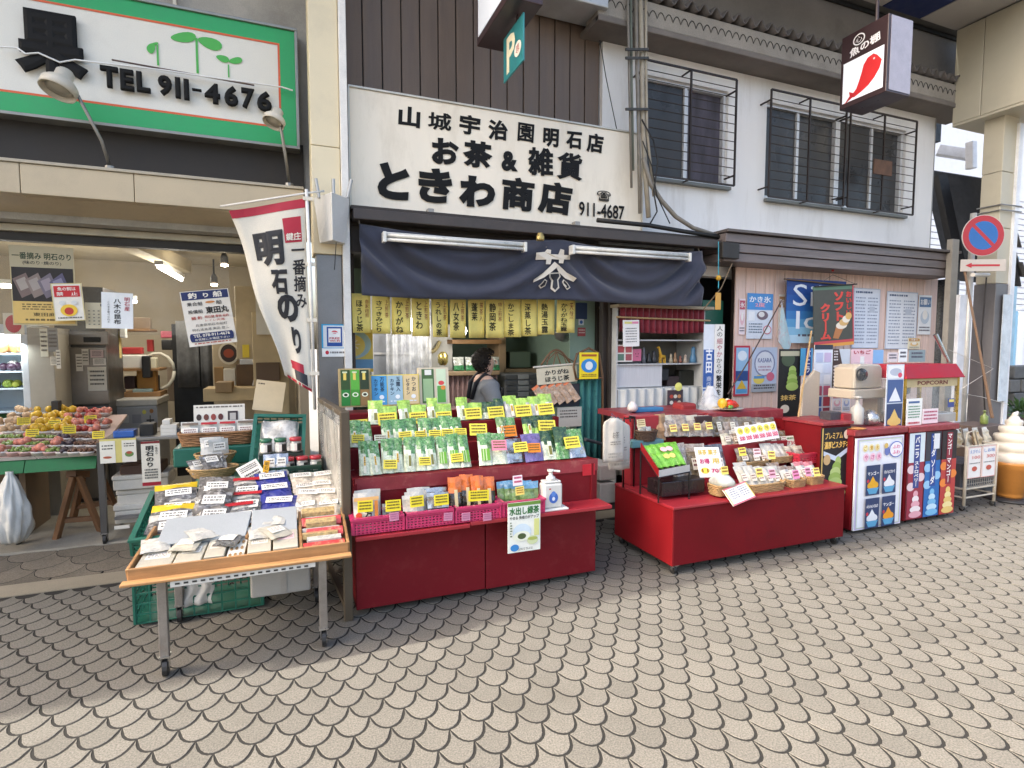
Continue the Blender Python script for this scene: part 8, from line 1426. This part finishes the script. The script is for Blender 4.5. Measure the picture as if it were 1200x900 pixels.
MB().lathe((cxx, cY_, 0), [(.2, 0), (.22, .005), (.22, .02), (.14, .03)], 30).build('base_disc', K('2a2a2c'), cn, True)
small('soap_bottle', 'green pump soap bottle behind the trolley', 'bottle', 1153, 497, 3.55, [(.03, 0), (.035, .01), (.035, .08), (.012, .1), (.008, .13), (.02, .135), (.002, .145)], K('7a8a4a', .3))
# ================================================================ STREET SIGNS, POLES, BACKGROUND
nY = 3.75; ncen = P(1152, 276, nY); npk = thing('no_parking_sign', 'round red and blue no parking sign with an arrow plate on a grey pole', 'road sign', (ncen.x, nY, 0)); rr_ = .215
def yawm(c, yaw): return Matrix.Translation(c) @ Matrix.Rotation(yaw, 4, 'Z')
ym_ = yawm(ncen, R(-25)); q = ym_.to_3x3(); U_ = q @ X3; N_ = q @ -Y3
b = MB(); b.prism([(rr_ * math.cos(2 * math.pi * k / 32), rr_ * math.sin(2 * math.pi * k / 32)) for k in range(32)], ncen - N_ * .004, U_, Z3, .006); b.build('disc', K('c9c2bc'), npk)
p = Print(ncen - U_ * rr_ + Z3 * rr_ + N_ * .004, U_, -Z3, 2 * rr_, 2 * rr_, .001); p.disc(.5, .5, .485, .485, 'a8343c', 40); p.disc(.5, .5, .345, .345, '2f66a8', 36)
t_ = .05; p.poly([(.5 - .31 - .0, .5 - .31 + .0 + .06), (.5 - .31 + .06, .5 - .31), (.5 + .31, .5 + .31 - .06), (.5 + .31 - .06, .5 + .31)], 'a8343c'); p.build(npk, 'symbol')
ac = P(1152, 311, nY - .01); b = MB(); b.obox(yawm(ac, R(-25)), .46, .008, .125); b.build('arrow_plate', K('bdb5ac'), npk, bev=.003)
p = Print(ac - U_ * .23 + Z3 * .0625 + N_ * .005, U_, -Z3, .46, .125, .001); p.rect(.22, .42, .86, .58, 'b0303a'); p.poly([(.1, .5), (.24, .28), (.24, .72)], 'b0303a'); p.build(npk, 'arrow')
MB().tube([P(1141, 250, nY + .2), (P(1141, 250, nY + .2).x, nY + .2, .0)], .03, 12).build('pole', M('pole_grey', (.48, .47, .44), .4, metal=.3, stain=(.3, .28, .24)), npk, True)
MB().tube([P(1140, 322, nY + .03), P(1158, 322, nY + .1)], .022, 8).build('clamp', K('cfcac2'), npk)
o = thing('lattice_post', 'white mesh display post behind the popcorn machine', 'post', G(1128, 585)); q = rect(1119, 345, 1129, 580, 3.95); MB().box(q[0], q[1], 3.95, 3.99, .0, q[3]).build('post', M('post_white', (.66, .68, .72), .4), o, bev=.004)
o = MB().box(P(1114, 330, 4.1).x, P(1122, 330, 4.1).x, 4.1, 4.16, 0, P(1118, 280, 4.1).z).build('tan_post', M('post_tan', (.33, .31, .27), .5), None, bev=.004); tag(o, 'tan post beside the granite pier', 'post')
o = MB().tube([P(1128, 305, 3.85), P(1146, 400, 3.7), P(1163, 490, 3.55)], [.012, .012, .016], 8).build('broom_pole', M('broom_wood', (.20, .12, .07), .6), None); tag(o, 'long wooden pole leaning against the grey column foot', 'pole')
o = MB().tube([P(1156, 325, 3.8), P(1150, 400, 3.8), P(1154, 480, 3.8)], .008, 6).build('dark_pole', K('2a2624')); tag(o, 'thin dark pole standing beside the leaning wooden one', 'pole')
o = MB().tube([P(1112, 410, 3.8), P(1164, 432, 3.75), P(1120, 460, 3.75), P(1150, 465, 3.75), P(1182, 474, 3.7)], .003, 5).build('tie_string', K('d0ccc4')); tag(o, 'loose white string tied round the grey column', 'string')
bc = thing('broadleaf_plant', 'dark leafy potted plant at the right edge behind the giant ice cream', 'plant', P(1196, 480, 4.4)); pl = MB(); rl = random.Random(8); p0 = P(1198, 490, 4.4)
for k in range(130):
    a = rl.uniform(0, 6.28); e = rl.uniform(.1, 1.3); L_ = rl.uniform(.15, .38); d = Vector((math.cos(a) * math.cos(e), math.sin(a) * math.cos(e), math.sin(e))); s_ = d.cross(Z3).normalized() * .022; t0 = p0 + d * L_ * .5; t1 = p0 + d * L_; m_ = (t0 + t1) / 2 + Vector((0, 0, .015)); pl.add([t0, m_ + s_, t1 - Vector((0, 0, .03)), m_ - s_], [(0, 1, 2, 3)])
pl.build('leaves', M('plant_leaf', (.05, .11, .03), .5, var=.5, scale=10), bc); MB().lathe(p0 - Vector((0, 0, .35)), [(.12, 0), (.17, .3), (.18, .34), (.12, .33)], 16).build('pot', K('6a4a3a'), bc)
stw = thing('stone_wall', 'low grey stone wall at the right edge of the street', 'wall', P(1195, 520, 5)); rs = random.Random(2); sx_ = P(1182, 470, 5).x
for j in range(6):
    x = sx_ + (.1 if j % 2 else 0)
    while x < sx_ + 2.2: w_ = rs.uniform(.25, .4); MB().box(x + .008, x + w_ - .008, 5 - rs.uniform(0, .03), 5.3, .2 * j + .005, .2 * j + .192).build('stone', M('wall_stone%d' % rs.randint(0, 2), [(.17, .165, .155), (.2, .19, .18), (.14, .14, .135)][rs.randint(0, 2)], .9, var=.25, scale=9, bump=.6), stw, bev=.015); x += w_
# shingled side roof with white gutter beyond the wall corner
SX = 9.0
sr = thing('shingled_house', 'house with grey slate shingled roof slope and white gutter beyond the corner', 'house', (SX, 5, 0))
def spt(u, v): a = P(1104, 205, 5.6).lerp(P(1150, 212, 5.0), u); c_ = P(1130, 318, 5.6).lerp(P(1172, 322, 5.0), u); return a.lerp(c_, v)
shm = [M('slate%d' % k, c_, .7, var=.2, scale=6) for k, c_ in enumerate(((.10, .10, .105), (.125, .125, .13), (.085, .085, .09)))]
for j in range(6):
    for i in range(-1, 6):
        u0 = (i + (.5 if j % 2 else 0)) / 4; u1 = u0 + .247
        a, b2, c_, d = spt(u0, j / 6), spt(u1, j / 6), spt(u1, (j + 1.04) / 6), spt(u0, (j + 1.04) / 6); n_ = (b2 - a).cross(d - a).normalized() * .02
        if n_.y > 0: n_ = -n_
        MB().add([a, b2, c_ + n_, d + n_], [(0, 1, 2, 3)]).build('shingle', shm[(i + 2 * j) % 3], sr, solid=.012)
MB().bar(P(1099, 176, 5.5), P(1137, 182, 5.2), .12, .14).build('gutter', M('gutter_white', (.68, .70, .74), .4), sr, bev=.01); MB().bar(P(1138, 166, 5.1), P(1138, 198, 5.1), .1, .1).build('downpipe_head', M('gutter_white'), sr, bev=.01)
MB().add([spt(-.4, -.05) + Vector((.0, .06, 0)), spt(1.6, -.05) + Vector((0, .06, 0)), spt(1.6, 1.1) + Vector((0, .06, 0)), spt(-.4, 1.1) + Vector((0, .06, 0))], [(0, 1, 2, 3)]).build('roof_deck', K('202124'), sr, solid=.02)
MB().bar(P(1101, 205, 5.4), P(1124, 318, 5.3), .1, .14).build('barge_board', K('17171a'), sr)
MB().box(8.6, 8.7, 5.7, 9, 0, 4.2).build('wall', M('far_wall', (.5, .5, .5), .8), sr)
wbk = thing('white_shutter_building', 'bright white shuttered building across the side street', 'building', (16, 9, 0)); wm = M('far_white', (.8, .82, .86), .6, var=.04)
MB().box(8.8, 60, 11, 11.3, 0, 14).build('wall', wm, wbk)  # wall carried higher and wider to stand for the overexposed white sky
for k in range(22): MB().box(8.8, 60, 10.93, 10.99, 2.3 + .18 * k, 2.3 + .18 * k + .15).build('shutter_slat', wm, wbk)
for k, (px0, px1, cl) in enumerate(((1097, 1106, 'd8e2ea'), (1150, 1175, 'e4e8ec'), (1184, 1192, '8fc0dc'), (1193, 1200, 'eef2f6'))): q = rect(px0, 300, px1, 470, 10.8); MB().box(q[0], q[1], 10.8, 10.9, 0, 2.6).build('door', K(cl), wbk)
bx_('red_awning', 'red awning strip on the far shop beyond the post', 'awning', (1106, 402, 1118, 410), 10.2, 10.6, K('c03a44'), 0); bx_('far_display', 'colourful far shop display below the red awning', 'display', (1108, 410, 1117, 450), 10.4, 10.7, M('far_goods', (.5, .3, .18), .6, var=.6, scale=6), 0)
bx_('blue_sheet', 'light blue hanging sheet at the far right of the street', 'sheet', (1183, 300, 1190, 446), 6.5, 6.52, M('sheet_blue', (.35, .55, .68), .6), 0)
bx_('shop_pillar_poster', 'tall pale strip of notices on the right face of the column', 'notice strip', (1173, 345, 1183, 470), 3.86, 3.868, M('notice_strip', (.6, .66, .70), .5, var=.2, scale=9, stain=(.3, .4, .5), stain_amt=.5, stain_scale=7), 0)
# ---------------------------------------------------------------- hanging signs under the arcade ceiling
n1_ = 3.42; FX = P(1040, 65, n1_).x; f1_ = PX(986, 65, FX).y
fz0 = PX(1040, 106, FX).z; fz1_ = PX(1040, 16, FX).z
fsn = thing('fish_sign', 'dark hanging sign box with a red fish on a lit white panel', 'sign', (FX, n1_, fz0)); dk = M('sign_dark', (.045, .025, .028), .35, var=.1)
MB().box(FX, FX + .30, n1_, f1_, fz0, fz1_).build('box', dk, fsn, bev=.006); MB().box(FX + .03, FX + .298, n1_ - .004, n1_ - .001, fz0 + .02, fz1_ - .01).build('end_panel', M('end_lilac', (.42, .40, .46), .4), fsn)
W_ = f1_ - n1_; H_ = fz1_ - fz0
MB().box(FX - .004, FX - .001, n1_ + .03, f1_ - .03, fz0 + .045, fz0 + H_ * .62).build('lit_panel', M('lit_white_panel', (.85, .9, .97), .4, emit=.05, var=0, grain=0), fsn)
p = Print((FX - .004, f1_, fz1_), -Y3, -Z3, W_, H_, .002)
fish = [(.24, .88), (.38, .80), (.44, .70), (.48, .62), (.52, .52), (.60, .45), (.72, .43), (.80, .47), (.90, .56), (.86, .66), (.76, .75), (.64, .82), (.48, .87), (.34, .90)]; p.poly(fish, 'd22a2e'); p.poly([(.12, .95), (.24, .86), (.22, .8), (.32, .84), (.4, .86), (.28, .9)], 'b8222a'); p.disc(.74, .5, .02, .012, 'f4e8e0')
p.disc(.4, .14, .13, .075, 'e8e8ea', 20); p.disc(.4, .14, .105, .06, '2a181a', 20); p.text('心', .33, .1, .47, .18, 'e8e8ea', 0); p.text('魚の棚', .2, .2, .85, .32, 'eeeef0', .03, rot=-.12); p.build(fsn, 'lettering')
MB().tube([(FX + .15, (n1_ + f1_) / 2, fz1_), (FX + .15, (n1_ + f1_) / 2, CEIL)], .015, 8).build('hanger', dk, fsn)
PXs = PX(613, 40, P(613, 40, 3.55).x).x; yn, yf = 3.55, PX(590, 75, PXs).y; pz1 = P(613.5, 14, yn).z; pz0 = P(611, 70, yn).z
ps = thing('parking_sign', 'teal parking sign with a cream letter P hanging below a dark sign box', 'sign', (PXs, yn, pz0)); MB().box(PXs, PXs + .012, yn, yf, pz0, pz1).build('plate', M('teal_plate', (.03, .22, .24), .4), ps, bev=.003)
p = Print((PXs, yf, pz1), -Y3, -Z3, yf - yn, pz1 - pz0, .001); p.text('P', .18, .1, .62, .9, 'e8e2c4', .03); p.disc(.75, .62, .17, .16, 'ece6da'); p.text('専', .66, .52, .84, .72, 'b0343c', 0); p.build(ps, 'lettering')
MB().box(PXs + .002, PXs + .010, yn + .1, yn + .13, pz1, pz1 + .1).build('bracket', dk, ps)
bxs = thing('sign_box', 'dark hanging sign box cut off by the top edge above the parking sign', 'sign', (PXs, 3.6, pz1 + .05)); xl = PX(575, 37, PXs - .05).x
y0s = P(640, 10, 3.35).y; MB().box(PXs - .12, PXs + .12, 3.5, 4.15, pz1 + .04, pz1 + .75).build('box', dk, bxs, bev=.006); MB().box(PXs - .124, PXs - .121, 3.54, 4.11, pz1 + .09, pz1 + .45).build('lit_panel', M('lit_white_panel'), bxs)
MB().tube([(PXs, 3.8, pz1 + .75), (PXs, 3.8, CEIL)], .015, 8).build('hanger', dk, bxs)
o = MB().box(P(640, 0, 4.3).x, P(712, 0, 4.3).x, 4.28, 4.6, P(700, 8, 4.3).z, P(700, 8, 4.3).z + .3).build('duct_box', M('duct_grey', (.48, .5, .52), .4, metal=.3), None, bev=.01); tag(o, 'pale grey duct box at the top above the brown boards', 'duct')
# ---------------------------------------------------------------- cables on the facade
cabs = [M('cable_grey', (.22, .20, .17), .6, var=.2, scale=10), M('cable_tan', (.36, .32, .25), .6, var=.2, scale=10), K('121212'), M('cable_greenish', (.14, .16, .13), .6)]
def cable_(lab, pts, r, k, Y=4.3): o = MB().tube([P(x, y, Y - dy) for x, y, dy in pts], r, 8).build('cable', cabs[k], None, True); return tag(o, lab, 'cable', 'cables on the facade')
cable_('thick tan pipe cable running down beside the first window', [(750, -20, 0), (752, 60, 0), (753, 140, 0), (756, 200, 0), (760, 255, 0)], .022, 1); cable_('grey pipe cable left of the tan one', [(745, -20, 0), (746, 60, 0), (748, 140, 0), (750, 250, 0)], .016, 0)
cable_('thin greenish cable left of the grey pipe', [(739, -20, 0), (740, 80, 0), (742, 200, 0)], .011, 3); cable_('leftmost thin grey cable of the bundle', [(735, -20, .01), (737, 70, 0), (740, 220, 0)], .011, 0); cable_('pale cable at the right edge of the bundle', [(757, -20, .02), (757, 60, .02), (758, 150, .02), (766, 230, .02)], .012, 1)
cable_('thick grey hose curving from the bundle to the dark eave', [(754, 185, .03), (762, 215, .03), (775, 235, .03), (792, 254, .03), (812, 267, .02), (840, 276, .02)], .02, 0); cable_('black cable looping beside the first window', [(752, 140, .04), (766, 165, .06), (771, 190, .06), (766, 225, .05), (770, 248, .04), (762, 262, .03)], .007, 2)
cable_('thin black cable hanging down to the eave', [(753, 165, .05), (764, 195, .05), (770, 230, .05), (785, 262, .04)], .005, 2); cable_('thin wire drooping from the tile eave across the white wall', [(703, 47, .0), (710, 90, -.2), (724, 158, -.2)], .004, 2)
cable_('long black conduit lying along the dark eave', [(700, 258, .05), (760, 264, .05), (800, 271, .05), (840, 277, .05), (852, 281, .05)], .02, 2); cable_('thin wire running along the brown canopy top', [(850, 279, .1), (900, 283, .08), (980, 290, .08), (1095, 300, .08)], .005, 2)
b = thing('cable_clamp', 'grey metal clamps holding the cable bundle', 'clamp', P(748, 120, 4.27))
for y in (58, 68, 128): q0_ = P(733, y, 4.26); q1_ = P(760, y, 4.26); MB().bar(q0_, q1_, .012, .02).build('strap', K('3a3834'), b)

MB().box(wx1 + .02, 8.2, 5.05, 5.6, 4.22, 5.3).build('dark_upper_wall', K('15161a'), sr); MB().box(wx1 + .02, 7.3, 4.75, 5.04, 4.0, 5.1).build('dark_gable', K('1a1b1f'), sr)
bx_('planter_cabinet', 'low brown cabinet behind the wire trolley carrying a soap bottle', 'cabinet', (1143, 499, 1176, 560), 3.5, 3.8, M('cab_umber', (.14, .10, .08), .6, var=.2), .008)
def art(a, c_, t, sd): return lambda p: (p.rect(.06, .05, .94, .3, a), p.text(t, .12, .1, .88, .25, 'f2f0ee', .02), p.disc(.5, .56, .34, .17, c_), p.disc(.5, .5, .2, .12, 'f0ece4'), p.lines(.1, .8, .9, .95, 2, '6a6a74', .45, sd))
for k, (r_, Y, base, a, c_, t, lab) in enumerate((((939, 442, 952, 494), 3.97, 'dfe8f0', '3a8ac0', '7ab0d8', 'ラムネ', 'narrow blue and white poster below the vanilla banner'), ((975, 460, 986, 482), 3.88, 'f0e8ec', 'c04a6a', 'e8b0bc', 'いちご', 'small pink poster below the chocolate soft cream poster'), ((987, 460, 996, 482), 3.87, 'e8ecf4', '4a5a9a', 'a8b4d8', 'ぶどう', 'small lilac poster beside the small pink one'), ((912, 345, 919, 396), PY, 'e8e2d8', 'b88a5a', 'd8c0a0', '案内', 'slim cream sheet left of the blue hanging banner'), ((1076, 346, 1091, 392), PY, 'eef0f2', '5a7aa0', 'c4d0dc', 'お願い', 'narrow white sheet at the far right of the board wall'), ((1064, 396, 1078, 409), PY - .01, 'f2ead0', 'c8923a', 'e8c88a', '氷', 'small cream card below the right menu sheet'), ((866, 350, 873, 392), PY, 'f0dfe2', 'c05a6a', 'e8bcc4', '氷', 'slim pink sheet at the left end of the board wall'))): board('wall_poster', lab, 'poster', r_, Y, base, art(a, c_, t, k), .003)
bpy.data.scenes.remove(TS_)
